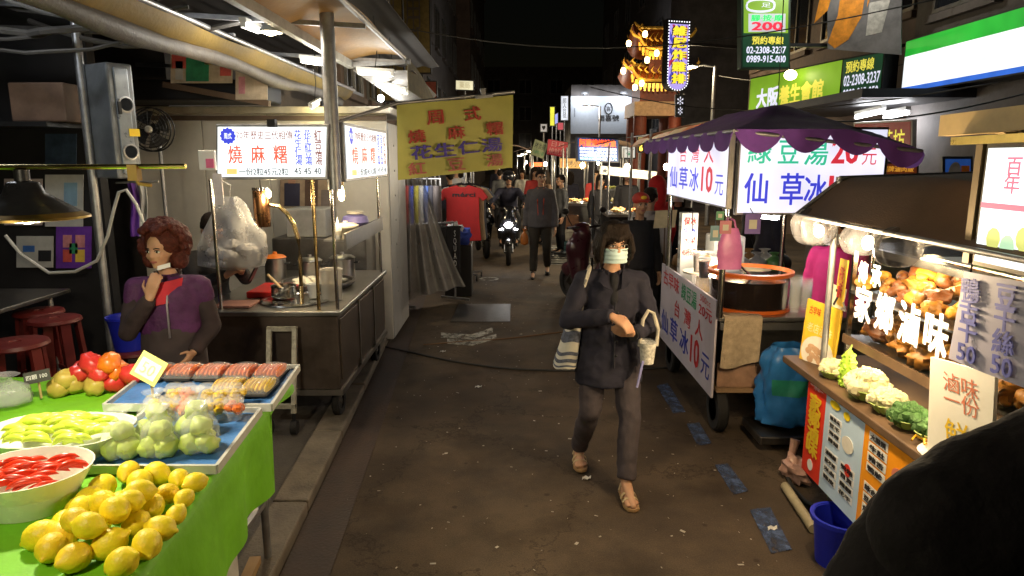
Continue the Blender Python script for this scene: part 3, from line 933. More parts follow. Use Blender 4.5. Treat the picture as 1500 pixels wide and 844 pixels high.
for k, (p, sc) in enumerate(spots):
    o = bpy.data.objects.new('lemon', lms[0 if rr.random() < .75 else 1]); COL.objects.link(o)
    q_ = sc*rr.uniform(.78, .96); o.location = p - V((0, 0, .004)); o.scale = (q_*rr.uniform(1, 1.1), q_*1.05, q_*rr.uniform(.92, 1.06))
    o.rotation_euler = (R(90) + rr.uniform(-.5, .5), rr.uniform(-.4, .4), rr.uniform(0, 6.3))
    tag(o, 'yellow lemon in the loose heap on the green cloth', 'lemon', 'lemons heaped on the corner of the fruit table')

# oblong dish of cut green fruit
DISH = mat('white glazed dish', (.74, .76, .66), .25, var=.05)
def dish(name, label, c, rx, ry, h, n=32, sq=3.0):
    mb = MB(); prof = [(.62, 0), (.66, .0), (.9, .7), (1.0, 1.0), (1.03, 1.0), (1.0, .93), (.88, .62), (.66, .1), (.0, .08)]
    vs = []
    for r, z in prof:
        for i in range(n):
            t = 2*math.pi*i/n
            q = (abs(math.cos(t))**sq + abs(math.sin(t))**sq)**(-1/sq)
            vs.append(V(c) + V((rx*r*q*math.cos(t), ry*r*q*math.sin(t), h*z)))
    fs = []
    for k in range(len(prof)-1):
        for i in range(n):
            j = (i+1) % n
            fs.append((k*n+i, k*n+j, (k+1)*n+j, (k+1)*n+i))
    fs.append(tuple(reversed(range(n))))
    mb.add(vs, fs)
    return tag(mb.build(name, DISH, loc=c, angle=50), label, 'dish')
d1 = V((-1.555, 2.20, TZ+.002))
dish('oblong_dish', 'oblong white dish heaped with cut pale green fruit', d1, .235, .155, .10)
d2 = V((-1.42, 1.86, TZ+.002))
dish('round_bowl', 'round white bowl half full of red fruit strips', d2, .175, .155, .12, sq=2.0)
GRN = mat('cut pale green fruit', (.50, .62, .06), .3, var=.2, scale=20, sss=.1)
REDF = mat('cut red fruit', (.58, .035, .008), .3, var=.25, scale=20, sss=.1)
def wedge(L, w, h):
    mb = MB(); n = 7
    for i in range(n):
        pass
    def fn(u, v):
        a = (u-.5)*1.5; t = v*2*math.pi
        taper = math.cos((u-.5)*2.7)**.6 if abs(u-.5) < .499 else .05
        return V((math.sin(a)*L*.62, math.cos(t)*w*taper, (math.cos(a)-.8)*L*.35 + max(-.2, math.sin(t))*h*taper))
    mb.sheet(fn, 8, 8)
    return mb
gm = wedge(.11, .013, .020).mesh('fruit_slice', GRN, angle=80); rm_ = wedge(.11, .010, .016).mesh('fruit_strip', REDF, angle=80)
for i in range(64):
    o = bpy.data.objects.new('fruit_slice', gm); COL.objects.link(o)
    a = rr.uniform(0, 6.3); q = rr.random()**.5
    x, y = math.cos(a)*q*.185, math.sin(a)*q*.115
    o.location = d1 + V((x, y, .085 + .035*(1-q) + .012*rr.random()))
    o.rotation_euler = (rr.uniform(-.5, .5), rr.uniform(-.25, .25), .25 + rr.uniform(-.35, .35))
    tag(o, 'pale green fruit slice piled in the oblong white dish', 'fruit slice', 'green slices in the oblong dish')
for i in range(34):
    o = bpy.data.objects.new('fruit_strip', rm_); COL.objects.link(o)
    x, y = rr.uniform(-.13, .12), rr.uniform(-.09, .09)
    if x*x/.02 + y*y/.013 > 1: x *= .5; y *= .6
    o.location = d2 + V((x, y, .088 + .02*rr.random()))
    o.rotation_euler = (rr.uniform(-.5, .5), rr.uniform(-.25, .25), .6 + rr.uniform(-.35, .35))
    tag(o, 'red fruit strip piled in the round white bowl', 'fruit strip', 'red strips in the round bowl')

# blue trays with bagged and boxed fruit
BLUET = mat('blue tray paper', (.06, .19, .48), .5, var=.3, scale=9, bump=.6, bscale=30)
def tray(label, x0, x1, y0, y1, z, tilt):
    r = thing('fruit_tray', label, 'tray', ((x0+x1)/2, (y0+y1)/2, z))
    def T(x, y, dz): return V((x - (y-y0)*.07, y, z + (y-y0)*tilt + dz))
    mb = MB(); mb.sheet(lambda u, v: T(x0+(x1-x0)*u, y0+(y1-y0)*v, .014 + .004*noise.noise(V((u*9, v*9, z*7)))), 24, 18, thick=.012)
    mb.build('lining', BLUET, r)
    for a, b in (((x0, y0), (x1, y0)), ((x1, y0), (x1, y1)), ((x1, y1), (x0, y1)), ((x0, y1), (x0, y0))):
        MB().bar(T(*a, .018), T(*b, .018), .012, .03).build('rim', mat('pale tray rim', (.5, .5, .46), .5), r, smooth=False)
    return T
T1 = tray('near blue lined tray holding bagged pale green fruit', -1.40, -.955, 2.06, 2.55, TZ+.004, .02)
T2 = tray('far blue lined tray holding orange fruit packs', -1.62, -.955, 2.575, 3.04, TZ+.02, .04)
PEAR = mat('pale green guava skin', (.46, .58, .13), .42, var=.2, scale=9, bump=.25, bscale=50)
def guava(seed):
    mb = MB(); mb.ball((0, 0, 0), (.038, .038, .042), 16, 11, wob=.28, seed=seed)
    return mb.mesh('guava', PEAR, angle=80)
gms = [guava(k*3.3) for k in range(3)]
bagm = MB()
def bagfn(c, rx, ry, h, seed, tie=True):
    def fn(u, v):
        a = u*2*math.pi
        prof = (1 - (v-.3)**2*1.1) if v < .62 else max(.13, .88 - (v-.62)*3.0) if v < .85 else .13 + (v-.85)*3.4
        w = 1 + .14*noise.noise(V((math.cos(a)*2.2 + seed, math.sin(a)*2.2, v*4)))
        if v == 0: prof = .02
        return V(c) + V((math.cos(a)*rx*prof*w, math.sin(a)*ry*prof*w, h*(v if v > .04 else 0)))
    return fn
for k, (x, y) in enumerate([(-1.30, 2.16), (-1.18, 2.17), (-1.055, 2.20), (-1.26, 2.32), (-1.13, 2.35)]):
    b = T1(x, y, .016)
    labs = ['leftmost clear bag of pale green fruit at the front of the near blue tray', 'middle clear bag of pale green fruit at the front of the near blue tray', 'rightmost clear bag of pale green fruit at the front of the near blue tray',
            'left clear bag of green fruit in the second row of the near tray', 'right clear bag of green fruit in the second row of the near tray']
    mb = MB(); mb.sheet(bagfn(b, .062, .062, .17, k*3.7), 20, 14)
    tag(mb.build('fruit_bag', CLEAR, loc=b, angle=80), labs[k], 'plastic bag', 'clear fruit bags on the near blue tray')
    for j, (dx, dy, dz) in enumerate([(-.026, -.022, .036), (.028, -.018, .036), (0, .03, .036), (.004, -.002, .088)]):
        o = bpy.data.objects.new('guava', gms[(k+j) % 3]); COL.objects.link(o)
        o.location = b + V((dx, dy, dz)); o.scale = (.93,)*3; o.rotation_euler = (j*1.3, k, j*2.1)
        tag(o, 'pale green fruit inside a clear bag on the near blue tray', 'fruit', 'bagged green fruit')
# yellow fruit cups on the seam of the trays
YEL = mat('cut yellow fruit', (.74, .5, .02), .35, var=.25, scale=25, sss=.1)
ORA = mat('cut orange fruit', (.72, .17, .035), .4, var=.22, scale=25, bump=.3, sss=.1)
for k in range(11):
    x = -1.34 + (k % 6)*.062 + rr.uniform(-.01, .01); y = 2.47 + (k//6)*.115
    b = (T1 if y < 2.55 else T2)(x, y, .02)
    mb = MB(); 
    for j in range(7): mb.ball(b + V((rr.uniform(-.022, .022), rr.uniform(-.03, .03), .025 + .035*rr.random())), (.018, .022, .016), 9, 6, wob=.4, seed=j+k)
    r = thing('fruit_cup', '%s cup of cut fruit from the left, %s row on the trays' % (['first', 'second', 'third', 'fourth', 'fifth', 'sixth'][k % 6], 'front' if k < 6 else 'back'), 'fruit cup', b, 'yellow fruit cups on the trays')
    mb.build('cut_fruit', YEL if rr.random() < .75 else ORA, r)
    MB().open_lathe(b, [(.026, 0), (.038, .07)], 14).build('cup', CLEARH, r)
    MB().lathe(b, [(.040, .070), (.040, .074), (.026, .092), (.001, .094)], 14).build('lid', CLEAR, r)
FILM = mat('clear wrap over fruit', (.9, .9, .9), .12, var=0, alpha=.16)
for k in range(5):
    for row in range(2):
        if row == 0 and k != 4 and k != 3: continue
        x = -1.565 + k*.128; y = 2.93 - row*.0 if row else 2.75
        b = T2(x, y, .018)
        r = thing('fruit_pack', '%s film wrapped fruit pack from the left, %s row of the far tray' % (['first', 'second', 'third', 'fourth', 'fifth'][k], 'back' if row else 'front'), 'fruit pack', b, 'orange fruit packs on the far tray')
        mb = MB(); mb.bx(b.x-.058, b.y-.085, b.z, b.x+.058, b.y+.085, b.z+.012); mb.build('punnet', BLACKP, r, smooth=False, bev=.005)
        for j in range(6):
            mb = MB(); mb.ball(b + V((-.045 + j*.018, 0, .028)), (.011, .072, .022), 10, 8, wob=.2, seed=j+k*7)
            mb.build('slice', ORA if row else YEL, r)
        mb = MB(); mb.sheet(lambda u, v: b + V((-.06+.12*u, -.087+.174*v, .016 + .040*(math.sin(math.pi*u)*math.sin(math.pi*v))**.25)), 14, 14); mb.build('film', FILM, r)
# red and orange mangoes heaped at the far end
MANG = [mat('red mango skin', (.52, .03, .025), .38, var=.3, scale=7, coat=.2), mat('orange mango skin', (.7, .17, .012), .38, var=.3, scale=7, coat=.2), mat('yellow green mango skin', (.48, .36, .07), .42, var=.3, scale=7)]
mm = []
for k in range(3):
    mb = MB(); mb.ball((0, 0, 0), (.055, .043, .042), 18, 12, wob=.22, seed=k*5.1); mm.append(mb.mesh('mango', MANG[k], angle=80))
for k, (px, py, dz, c) in enumerate([(88, 566, .04, 2), (112, 562, .04, 2), (140, 564, .04, 2), (170, 560, .04, 0), (196, 556, .04, 0), (120, 545, .09, 0), (146, 546, .09, 0), (172, 543, .09, 1), (196, 548, .08, 0), (134, 533, .13, 0), (160, 532, .13, 1), (100, 555, .07, 2)]):
    o = bpy.data.objects.new('mango', mm[c]); COL.objects.link(o)
    o.location = at(px, py, Z=TZ+dz); o.rotation_euler = (rr.uniform(-.4, .4), rr.uniform(-.4, .4), rr.uniform(0, 6)); o.scale = (1.08,)*3
    tag(o, ['red mango', 'orange mango', 'yellow green mango'][c] + ' in the heap behind the oblong dish', 'mango', 'mangoes heaped at the far end of the table, ' + ['red', 'orange', 'yellow green'][c])
# price cards
def price_card(label, c, w, h, roll, yaw, face, parent_z):
    r = thing('price_card', label, 'price card', (c.x, c.y, parent_z))
    Mx = Matrix.Rotation(yaw, 3, 'Z') @ Matrix.Rotation(R(-20), 3, 'X') @ Matrix.Rotation(roll, 3, 'Y')
    A = Mx @ V((1, 0, 0)); U = Mx @ V((0, 0, 1))
    pan = Panel(c - A*w/2 + U*h/2, c + A*w/2 + U*h/2, c - A*w/2 - U*h/2)
    pan.face('card', face, r, -.004, 0)
    MB().cyl(V((c.x, c.y + .01, parent_z)), c - pan.N*.008, .005).build('stick', mat('bamboo stick', (.4, .28, .12), .6), r)
    return r, pan
r, pan = price_card('tilted yellow and white price card standing over the trays', at(218, 540, Y=2.62), .115, .105, R(28), 0, mat('yellow card', (.78, .72, .22), .5), TZ+.02)
mb = MB(); pan.box(mb, .12, .2, .88, .85, .001, .003); mb.build('white_patch', mat('white card patch', (.8, .8, .76), .5), r, smooth=False)
pan.text('50', .25, .3, .75, .75, mat('pale print', (.55, .5, .35), .5), r, lift=.005)
r, pan = price_card('black price card with small white writing by the mangoes', at(54, 552, Y=2.75), .10, .05, R(-10), .2, mat('black card', (.05, .05, .045), .5), TZ+.01)
pan.text('四顆 100', .1, .3, .9, .7, INK_WHITE, r)
mb = MB(); b = at(8, 578, Z=TZ+.05); mb.sheet(bagfn(V((b.x, b.y, TZ+.004)), .10, .08, .13, 9), 18, 10)
tag(mb.build('plastic_bag', CLOUDY, angle=80), 'crumpled cloudy plastic bag at the left edge of the fruit table', 'plastic bag')

# pendant work lamp over the fruit, on a brass rod
r = thing('rod_stand', 'brass rod on a post carrying the fruit stall lamp', 'lamp stand', (-2.5, 2.2, GZ))
MB().cyl((-2.5, 2.2, GZ), (-2.5, 2.2, 2.3), .022).build('post', GALV, r)
MB().cyl((-2.52, 2.2, 1.897), (-1.035, 2.2, 1.905), .0085, n=10).build('rod', mat('bright brass rod', (.75, .62, .22), .22, 1.0, var=.1), r)
MB().box((-2.5, 2.2, 1.897), (.07, .07, .07)).build('clamp', BLACKP, r, smooth=False)
mb = MB(); mb.box((-1.20, 2.2, 1.885), (.03, .03, .05)); mb.tube([(-1.2, 2.2, 1.88), (-1.19, 2.2, 1.85), (-1.15, 2.2, 1.845)], .006); mb.build('clip', mat('ochre clip', (.4, .25, .05), .5), r)
SHADE = mat('dark enamel shade', (.035, .035, .04), .3, .6, var=.3)
MB().cyl((-2.5, 2.2, 2.28), (-1.3, .75, 2.3), .012).build('upper_rod', GALV, r)
def pendant(label, lc, hang, power):
    lr = thing('pendant_lamp', label, 'lamp', lc)
    MB().open_lathe(lc, [(.022, .115), (.045, .11), (.06, .075), (.10, .05), (.155, .012), (.172, 0), (.168, -.002), (.15, .008), (.095, .044), (.05, .07), (.02, .10)], 36).build('shade', SHADE, lr)
    MB().open_lathe(lc, [(.150, .016), (.176, .003), (.178, -.004), (.170, -.006), (.150, .004)], 36).build('rim', BRASS, lr)
    MB().cyl(lc + V((0, 0, .11)), lc + V((0, 0, .15)), .022).build('cap', BLACKP, lr)
    MB().cyl(lc + V((0, 0, .15)), (lc.x, lc.y, hang), .004).build('cord', WIRE, lr)
    MB().ball(lc + V((0, 0, .012)), .034).build('bulb', glow('cool white bulb', (1, .98, .9), 25), lr)
    lamp('lamp_light', lc + V((0, 0, -.035)), power, (1, .87, .60), lr, size=.04)
pendant('dark metal dish lamp with brass rim hanging over the fruit', at(40, 318, Y=2.2), 1.898, 22)
pendant('added second dish lamp out of view, hanging nearest the camera', V((-1.34, .80, 2.05)), 2.29, 20)  # unseen lamp added to fill the vendor, the woman and the road with light

# ------------------------------------------------------------------ shop front at the far left
SHOPW = mat('black shop wall', (.012, .011, .012), .6, var=.3, scale=4)
MB_ = MB(); MB_.bx(-7, 5.2, GZ, -3.1, 5.3, 3.6)
sw = tag(MB_.build('shop_wall', SHOPW, smooth=False), 'black shop wall behind the stools, hung with posters', 'wall')
def poster(label, px0, py0, px1, py1, Y, base, items=(), name='poster', patches=()):
    tl, tr, bl = at(px0, py0, Y=Y), at(px1, py0, Y=Y), at(px0, py1, Y=Y)
    tl.y = tr.y = bl.y = Y
    pan = Panel(tl, tr, bl)
    r = thing(name, label, 'poster', pan.p(.5, 1))
    pan.face('sheet', base, r, -.006, 0)
    for u0, v0, u1, v1, m in patches:
        mb = MB(); pan.box(mb, u0, v0, u1, v1, .0005, .002); mb.build('printed_patch', m, r, smooth=False)
    for it in items: pan.text(it[0], *it[1:5], it[5], r, lift=.004, **(it[6] if len(it) > 6 else {}))
    return r
PAPER = mat('aged poster paper', (.42, .41, .38), .7, var=.15)
P_BLUE = mat('poster blue', (.05, .14, .4), .6); P_PUR = mat('poster purple', (.12, .03, .3), .6, var=.3); P_RED = mat('poster red', (.5, .08, .06), .6, var=.4)
P_YEL = mat('poster yellow', (.6, .4, .06), .6, var=.3); P_GRN = mat('poster green', (.03, .22, .10), .6, var=.4); P_PINK = mat('poster pink', (.5, .2, .22), .6, var=.4)
poster('white poster with a blue bar low on the black wall', 24, 346, 78, 392, 5.18, PAPER, patches=[(.18, .3, .5, .5, P_BLUE), (.6, .45, .95, .8, INK_BLACK)])
poster('purple poster with a bright pattern low on the black wall', 82, 332, 134, 393, 5.18, P_PUR, patches=[(.2, .2, .45, .5, P_PINK), (.55, .2, .82, .5, P_PINK), (.2, .55, .45, .85, P_RED), (.55, .55, .82, .85, P_YEL), (.38, .4, .62, .65, P_GRN)])
poster('large pale poster behind the dish lamp', 66, 256, 122, 332, 5.18, PAPER, patches=[(.5, .15, .85, .6, mat('poster pale blue', (.2, .32, .42), .6)), (.1, .65, .9, .75, P_YEL)])
poster('pale pink notice left of the large poster behind the lamp', 6, 262, 62, 330, 5.18, mat('pinkish paper', (.4, .33, .33), .7), patches=[(.15, .2, .85, .3, INK_BLACK), (.15, .5, .7, .58, INK_BLACK)])
poster('dark blue poster above the brass rod', 66, 196, 112, 242, 5.18, mat('poster dark blue', (.03, .05, .085), .5, var=.5))
bxx = MB(); a, b = at(40, 180, Y=4.95), at(112, 124, Y=4.95); bxx.bx(a.x, 4.8, a.z, b.x, 5.19, b.z)
tag(bxx.build('shelf_box', mat('brown carton', (.13, .08, .055), .7, var=.25), smooth=False, bev=.01), 'brown carton on the wall shelf above the posters', 'box')
sh = MB(); sh.bx(-5.4, 4.7, a.z-.035, -3.12, 5.2, a.z-.003); tag(sh.build('wall_shelf', BLACKP, smooth=False), 'black wall shelf carrying the brown carton', 'shelf')
MBp = MB(); MBp.cyl(at(131, 270, Y=4.75), V((at(150, 470, Y=4.75).x, 4.75, GZ)), .028); mb = MBp
pr = thing('shop_post', 'grey steel post in front of the black shop wall', 'post', (at(140, 400, Y=4.75).x, 4.75, GZ))
px_ = at(140, 300, Y=4.75).x
MB().cyl((px_, 4.75, GZ), (px_, 4.75, 3.3), .028).build('tube', GALV, pr)
MB().lathe((px_, 4.75, GZ), [(.06, 0), (.06, .012), (.03, .014)], 16).build('foot', GALV, pr)
# meter cabinet with two round windows
c0, c1 = at(118, 90, Y=4.62), at(162, 262, Y=4.62)
cr = thing('meter_cabinet', 'tall grey metal cabinet with two round windows on the shop post', 'cabinet', ((c0.x+c1.x)/2, 4.8, c1.z))
CABM = mat('grey painted steel', (.2, .215, .235), .38, .5, var=.25, scale=5, bump=.1)
MB().bx(c0.x-.04, 4.62, c1.z, c1.x+.02, 4.96, c0.z).build('body', CABM, cr, smooth=False, bev=.012)
MB().bx(c0.x, 4.605, c1.z+.03, c1.x-.02, 4.62, c0.z-.03).build('door', mat('pale cabinet door', (.33, .36, .4), .3, .5, var=.2), cr, smooth=False, bev=.006)
for zz in (.36, .78):
    c = V(((c0.x+c1.x)/2, 4.604, c0.z + (c1.z-c0.z)*zz*.98))
    M90 = Matrix.Rotation(R(90), 3, 'X')
    MB().lathe(c, [(.040, 0), (.052, .002), (.054, .010), (.043, .012), (.040, .004)], 24, M=M90).build('window_ring', GALV, cr)
    MB().lathe(c, [(.001, .006), (.040, .006), (.040, .002)], 20, M=M90).build('window', PANE, cr)
MB().bx(c0.x+.06, 4.599, c1.z+.28, c0.x+.13, 4.604, c1.z+.33).build('sticker', INK_YEL, cr, smooth=False)
MB().bx(c0.x+.03, 4.599, c1.z+.16, c0.x+.1, 4.604, c1.z+.2).build('sticker', INK_YEL, cr, smooth=False)
MB().bx(c0.x+.0, 4.59, c0.z-.33, c0.x+.02, 4.604, c0.z-.25).build('handle', BLACKP, cr, smooth=False)
cr.rotation_euler = (0, 0, R(58))
# tangle of cables above it
rr2 = random.Random(5)
for k in range(9):
    x = -3.6 + k*.14; y = 4.5 + rr2.uniform(-.3, .3); z = 2.75 + rr2.uniform(-.1, .3)
    pts = [(x - .6 + .2*i + rr2.uniform(-.05, .05), y + rr2.uniform(-.05, .05), z - .16*math.sin(math.pi*i/7) + .03*i*(k % 3 - 1)) for i in range(8)]
    tag(MB().tube(pts, .012 + .006*(k % 3), 6).build('overhead_cable', mat('old grey cable', (.06, .055, .05), .7, var=.3)), 'sagging grey cable in the tangle above the meter cabinet', 'cable', 'tangled cables above the cabinet')
sh = thing('cable_bar', 'steel bar holding up the tangle of cables above the cabinet', 'bar', (-3.1, 4.6, 2.9))
MB().bar((-4.6, 4.62, 3.0), (-2.2, 4.62, 3.06), .05).build('bar', GALV, sh, smooth=False)
wc = [at(*p, Y=4.6) for p in [(8, 345), (30, 372), (72, 400), (110, 398), (142, 382), (158, 345), (166, 310), (174, 282), (185, 278), (200, 300), (212, 330)]]
tag(MB().tube(wc, .011, 8).build('white_hose', mat('white hose', (.5, .49, .46), .5)), 'white hose looping across the posters to the post', 'hose')
# fan on the partition
fc = at(222, 190, Y=5.45)
fr = thing('wall_fan', 'black round fan with beige hub against the partition', 'fan', (fc.x, fc.y, GZ))
M90 = Matrix.Rotation(R(90), 3, 'X')
for q in (.165, .14, .115, .09, .065):
    for yy in ((-.03, .03) if q > .16 else (-.045,)):
        MB().tube([fc + V((math.cos(t)*q, yy, math.sin(t)*q)) for t in [2*math.pi*i/28 for i in range(29)]], .003 if q < .16 else .006, 5).build('cage_ring', BLACKP, fr)
for i in range(20):
    t = 2*math.pi*i/20
    MB().tube([fc + V((math.cos(t)*.03, -.05, math.sin(t)*.03)), fc + V((math.cos(t)*.11, -.047, math.sin(t)*.11)), fc + V((math.cos(t)*.165, -.03, math.sin(t)*.165))], .0022, 4).build('cage_wire', BLACKP, fr)
for i in range(4):
    t = i*math.pi/2 + .4
    def bl(u, v, t=t): 
        q = .03 + .11*u; a = t + (v-.5)*(.9 + .3*u)
        return fc + V((math.cos(a)*q, .0 + .03*(v-.5), math.sin(a)*q))
    MB().sheet(bl, 6, 6, thick=.002).build('blade', mat('smoky fan blade', (.05, .045, .04), .4), fr)
MB().lathe(fc + V((0, -.05, 0)), [(.001, .016), (.02, .014), (.03, 0), (.03, -.01)], 20, M=M90).build('hub', CREAM, fr)
MB().cyl(fc + V((0, .03, 0)), fc + V((0, .16, 0)), .05, .04, 16).build('motor', BLACKP, fr)
MB().cyl((fc.x, fc.y+.1, GZ), fc + V((0, .1, 0)), .015).build('pole', GALV, fr)
MB().lathe((fc.x, fc.y+.1, GZ), [(.17, 0), (.17, .02), (.05, .04), (.02, .06)], 24).build('base', BLACKP, fr)
# table and red stools
tb = thing('snack_table', 'dark metal topped table at the far left behind the fruit', 'table', (-3.6, 4.3, GZ))
tz = at(30, 440, Y=4.2).z
MB().bx(-4.4, 3.75, tz-.03, at(60, 436, Y=4.3).x, 4.6, tz).build('tabletop', STEEL_D, tb, smooth=False, bev=.006)
for x in (-4.3, at(60, 436, Y=4.3).x-.08):
    for y in (3.85, 4.5): MB().cyl((x, y, GZ), (x, y, tz-.03), .016).build('leg', GALV, tb)
REDS = mat('dark red stool plastic', (.10, .010, .009), .45, var=.2)
def stool(label, x, y, h=.46, s=.15, rz=.2):
    r = thing('plastic_stool', label, 'stool', (0, 0, 0), 'red plastic stools by the snack table')
    MB().lathe((0, 0, h-.03), [(s, 0), (s+.008, .008), (s, .026), (s*.9, .03), (.03, .03), (.028, .024), (.001, .024)], 24).build('seat', REDS, r)
    for i in range(4):
        t = math.pi/4 + i*math.pi/2
        p, q = V((math.cos(t)*s*.86, math.sin(t)*s*.86, h-.02)), V((math.cos(t)*(s+.05), math.sin(t)*(s+.05), 0))
        MB().bar(q, p, .055, .022).build('leg', REDS, r, smooth=False)
        t2 = t + math.pi/2
        k = .45
        a = p + (q-p)*k; b = V((math.cos(t2)*s*.86, math.sin(t2)*s*.86, h-.02)); b = b + (V((math.cos(t2)*(s+.05), math.sin(t2)*(s+.05), 0))-b)*k
        MB().bar(a, b, .014, .03).build('stretcher', REDS, r, smooth=False)
    r.location = (x, y, GZ); r.rotation_euler = (0, 0, rz)
    return r
p = at(80, 465, Y=4.1); stool('dark red plastic stool farthest right by the snack table', p.x, 4.1, h=p.z-GZ, s=.14)
p = at(22, 500, Y=3.5); stool('dark red plastic stool nearest the fruit, left edge of view', p.x, 3.5, h=p.z-GZ, s=.15, rz=.5)
p = at(22, 468, Y=4.0); stool('dark red plastic stool half under the snack table', p.x-.1, 4.35, h=p.z-GZ-.02, s=.14, rz=.9)
p = at(176, 480, Y=4.5); stool('dark red plastic stool under the blue bucket', p.x, 4.65, h=.56, s=.15, rz=.4)
bk = V((at(182, 430, Y=4.65).x, 4.65, .61))
br = thing('blue_bucket', 'blue plastic bucket on a stool behind the vendor', 'bucket', bk)
BLUEB = mat('blue bucket plastic', (.012, .022, .42), .4, var=.1)
MB().open_lathe(bk, [(.001, .002), (.095, 0), (.125, .22), (.135, .225), (.135, .24), (.122, .236), (.094, .01), (.001, .01)], 28).build('pail', BLUEB, br)
MB().tube([bk + V((math.cos(t)*.135, -.01-math.sin(t)*.06, .22 - .05*math.sin(t))) for t in [math.pi*i/12 for i in range(13)]], .004, 6).build('handle', GALV, br)
# purple cloth strips hanging by the post
for k, (px, m, lab) in enumerate([(193, P_PUR, 'purple'), (205, mat('pale cloth', (.38, .38, .4), .8), 'pale grey')]):
    tl = at(px-7, 268, Y=4.9); 
    mb = MB(); mb.sheet(lambda u, v: (tl.x + .07*u + .01*math.sin(v*5), 4.9 + .012*math.sin(u*9+v*3), tl.z - .38*v), 8, 12, thick=.004)
    tag(mb.build('hanging_towel', m), lab + ' towel hanging beside the blue bucket', 'towel', 'towels on the partition hook')
MB_ = MB(); MB_.tube([at(170, 268, Y=4.9), at(232, 266, Y=4.9)], .008, 6); tag(MB_.build('towel_rail', GALV), 'thin rail that the purple and grey towels hang from', 'rail')

# ------------------------------------------------------------------ partition behind the left cart
PART = mat('pale grey partition panel', (.66, .62, .55), .6, var=.12, scale=2.5, bump=.1, bscale=12)
pr = thing('partition', 'pale grey panelled booth wall behind the left cart', 'wall', (-2.3, 7.2, GZ))
xs = [-3.8, -3.1, -2.45, -1.85, -1.25]
for i in range(4):
    MB().bx(xs[i]+.006, 7.0, GZ, xs[i+1]-.006, 7.05, 2.36).build('panel', PART, pr, smooth=False, bev=.004)
for i in range(2):
    MB().bx(-1.30, 7.06+i*.52, GZ, -1.25, 7.06+i*.52+.51, 2.28).build('side_panel', mat('rivet spotted white panel', (.46, .46, .46), .5, .2, var=.14, scale=3, bump=.1), pr, smooth=False, bev=.004)
MB().bx(-3.85, 6.9, 2.362, -1.2, 8.15, 2.43).build('roof_cap', mat('cream roof cap', (.5, .45, .36), .6, var=.2), pr, smooth=False, bev=.01)
MB().bx(-3.8, 6.985, 2.30, -1.25, 7.0, 2.345).build('trim', mat('brown trim', (.14, .1, .075), .6), pr, smooth=False)
for i in range(7):
    MB().lathe((-1.249, 7.35, .5+i*.26), [(.012, 0), (.008, .006), (.001, .008)], 10, M=Matrix.Rotation(R(90), 3, 'Y')).build('rivet', GALV, pr)
poster('family photo poster pinned to the partition behind the cart', 410, 254, 492, 302, 6.97, mat('warm photo print', (.32, .24, .17), .4, var=.3), name='photo_poster',
       patches=[(.08, .3, .36, 1, mat('photo navy', (.03, .03, .06), .5)), (.45, .2, .68, 1, mat('photo brown', (.10, .06, .045), .5)), (.74, .5, .9, 1, mat('photo grey', (.16, .13, .12), .5)), (.15, .1, .28, .32, mat('photo skin', (.4, .22, .15), .5)), (.5, .04, .63, .25, MATS['photo skin'])])
# painted hoarding above the shop
for (x0, y0, x1, y1, lab, pats) in [(250, 68, 341, 122, 'red, green and yellow painted signboard above the partition', [(.02, .05, .25, .6, P_RED), (.25, .3, .62, .95, P_GRN), (.55, .05, .8, .5, P_YEL), (.8, .1, .98, .8, P_RED), (.08, .4, .2, .9, PAPER)]),
                                    (345, 104, 392, 146, 'plain beige board right of the painted signboard', [(.1, .2, .3, .8, P_PINK)])]:
    poster(lab, x0, y0, x1, y1, 6.2, mat('beige board', (.45, .36, .25), .6, var=.3), name='signboard', patches=pats)
mb = MB(); mb.bar((at(240, 118, Y=6.24).x, 6.24, at(240, 124, Y=6.24).z), (at(395, 150, Y=6.24).x, 6.24, at(395, 152, Y=6.24).z), .06, .05)
tag(mb.build('board_rail', mat('brown timber rail', (.12, .075, .045), .7), smooth=False), 'brown timber rail under the painted signboards', 'rail')
mb = MB(); mb.bx(-3.7, 6.3, 2.44, -2.25, 6.9, 2.62); tag(mb.build('roof_duct', SHOPW, smooth=False, bev=.02), 'black duct lying on the booth roof under the signboards', 'duct')

# ------------------------------------------------------------------ awnings, top left
TARP = mat('ochre tarpaulin', (.2, .13, .022), .65, var=.3, scale=3, bump=.3, bscale=25)
TARP2 = mat('tan tarpaulin', (.34, .19, .06), .6, var=.25, scale=3, bump=.3, bscale=25)
ar = thing('street_awning', 'long ochre tarpaulin awning rolled on a grey pipe, top left', 'awning', (-1.9, 5.8, 2.7))
def awnA(u, v):
    Y = 2.6 + 6.4*v
    return (-2.12 + .11*u, Y, 2.66 + .11*u + .02*math.sin(Y*2.2)*u - .02*math.sin(math.pi*u))
MB().sheet(awnA, 10, 44, thick=.006).build('sheet', TARP, ar)
MB().tube([(-2.13, 2.4 + .33*i, 2.63 + .02*math.sin(i*.9)) for i in range(20)], [.055 + .008*math.sin(i*1.7) for i in range(20)], 12).build('roll', mat('grey tarpaulin roll', (.12, .105, .09), .6, var=.3, bump=.4), ar)
MB().cyl((-2.01, 2.4, 2.78), (-2.01, 9.0, 2.78), .018).build('ridge_pipe', GALV, ar)
for y in (3.2, 5.2, 7.2, 8.9):
    MB().bar((-3.8, y, 2.86), (-2.01, y, 2.80), .035).build('rafter', GALV, ar, smooth=False)
a2 = thing('street_awning', 'tan tarpaulin awning reaching over the left cart to the street', 'awning', (-1.2, 5.2, 2.8))
def awnB(u, v):
    Y = 2.6 + 3.85*v
    return (-1.46 + .50*u, Y, 2.80 + .04*math.sin(math.pi*u) + .03*u + .02*math.sin(Y*3)*u)
MB().sheet(awnB, 10, 30, thick=.006).build('sheet', TARP2, a2)
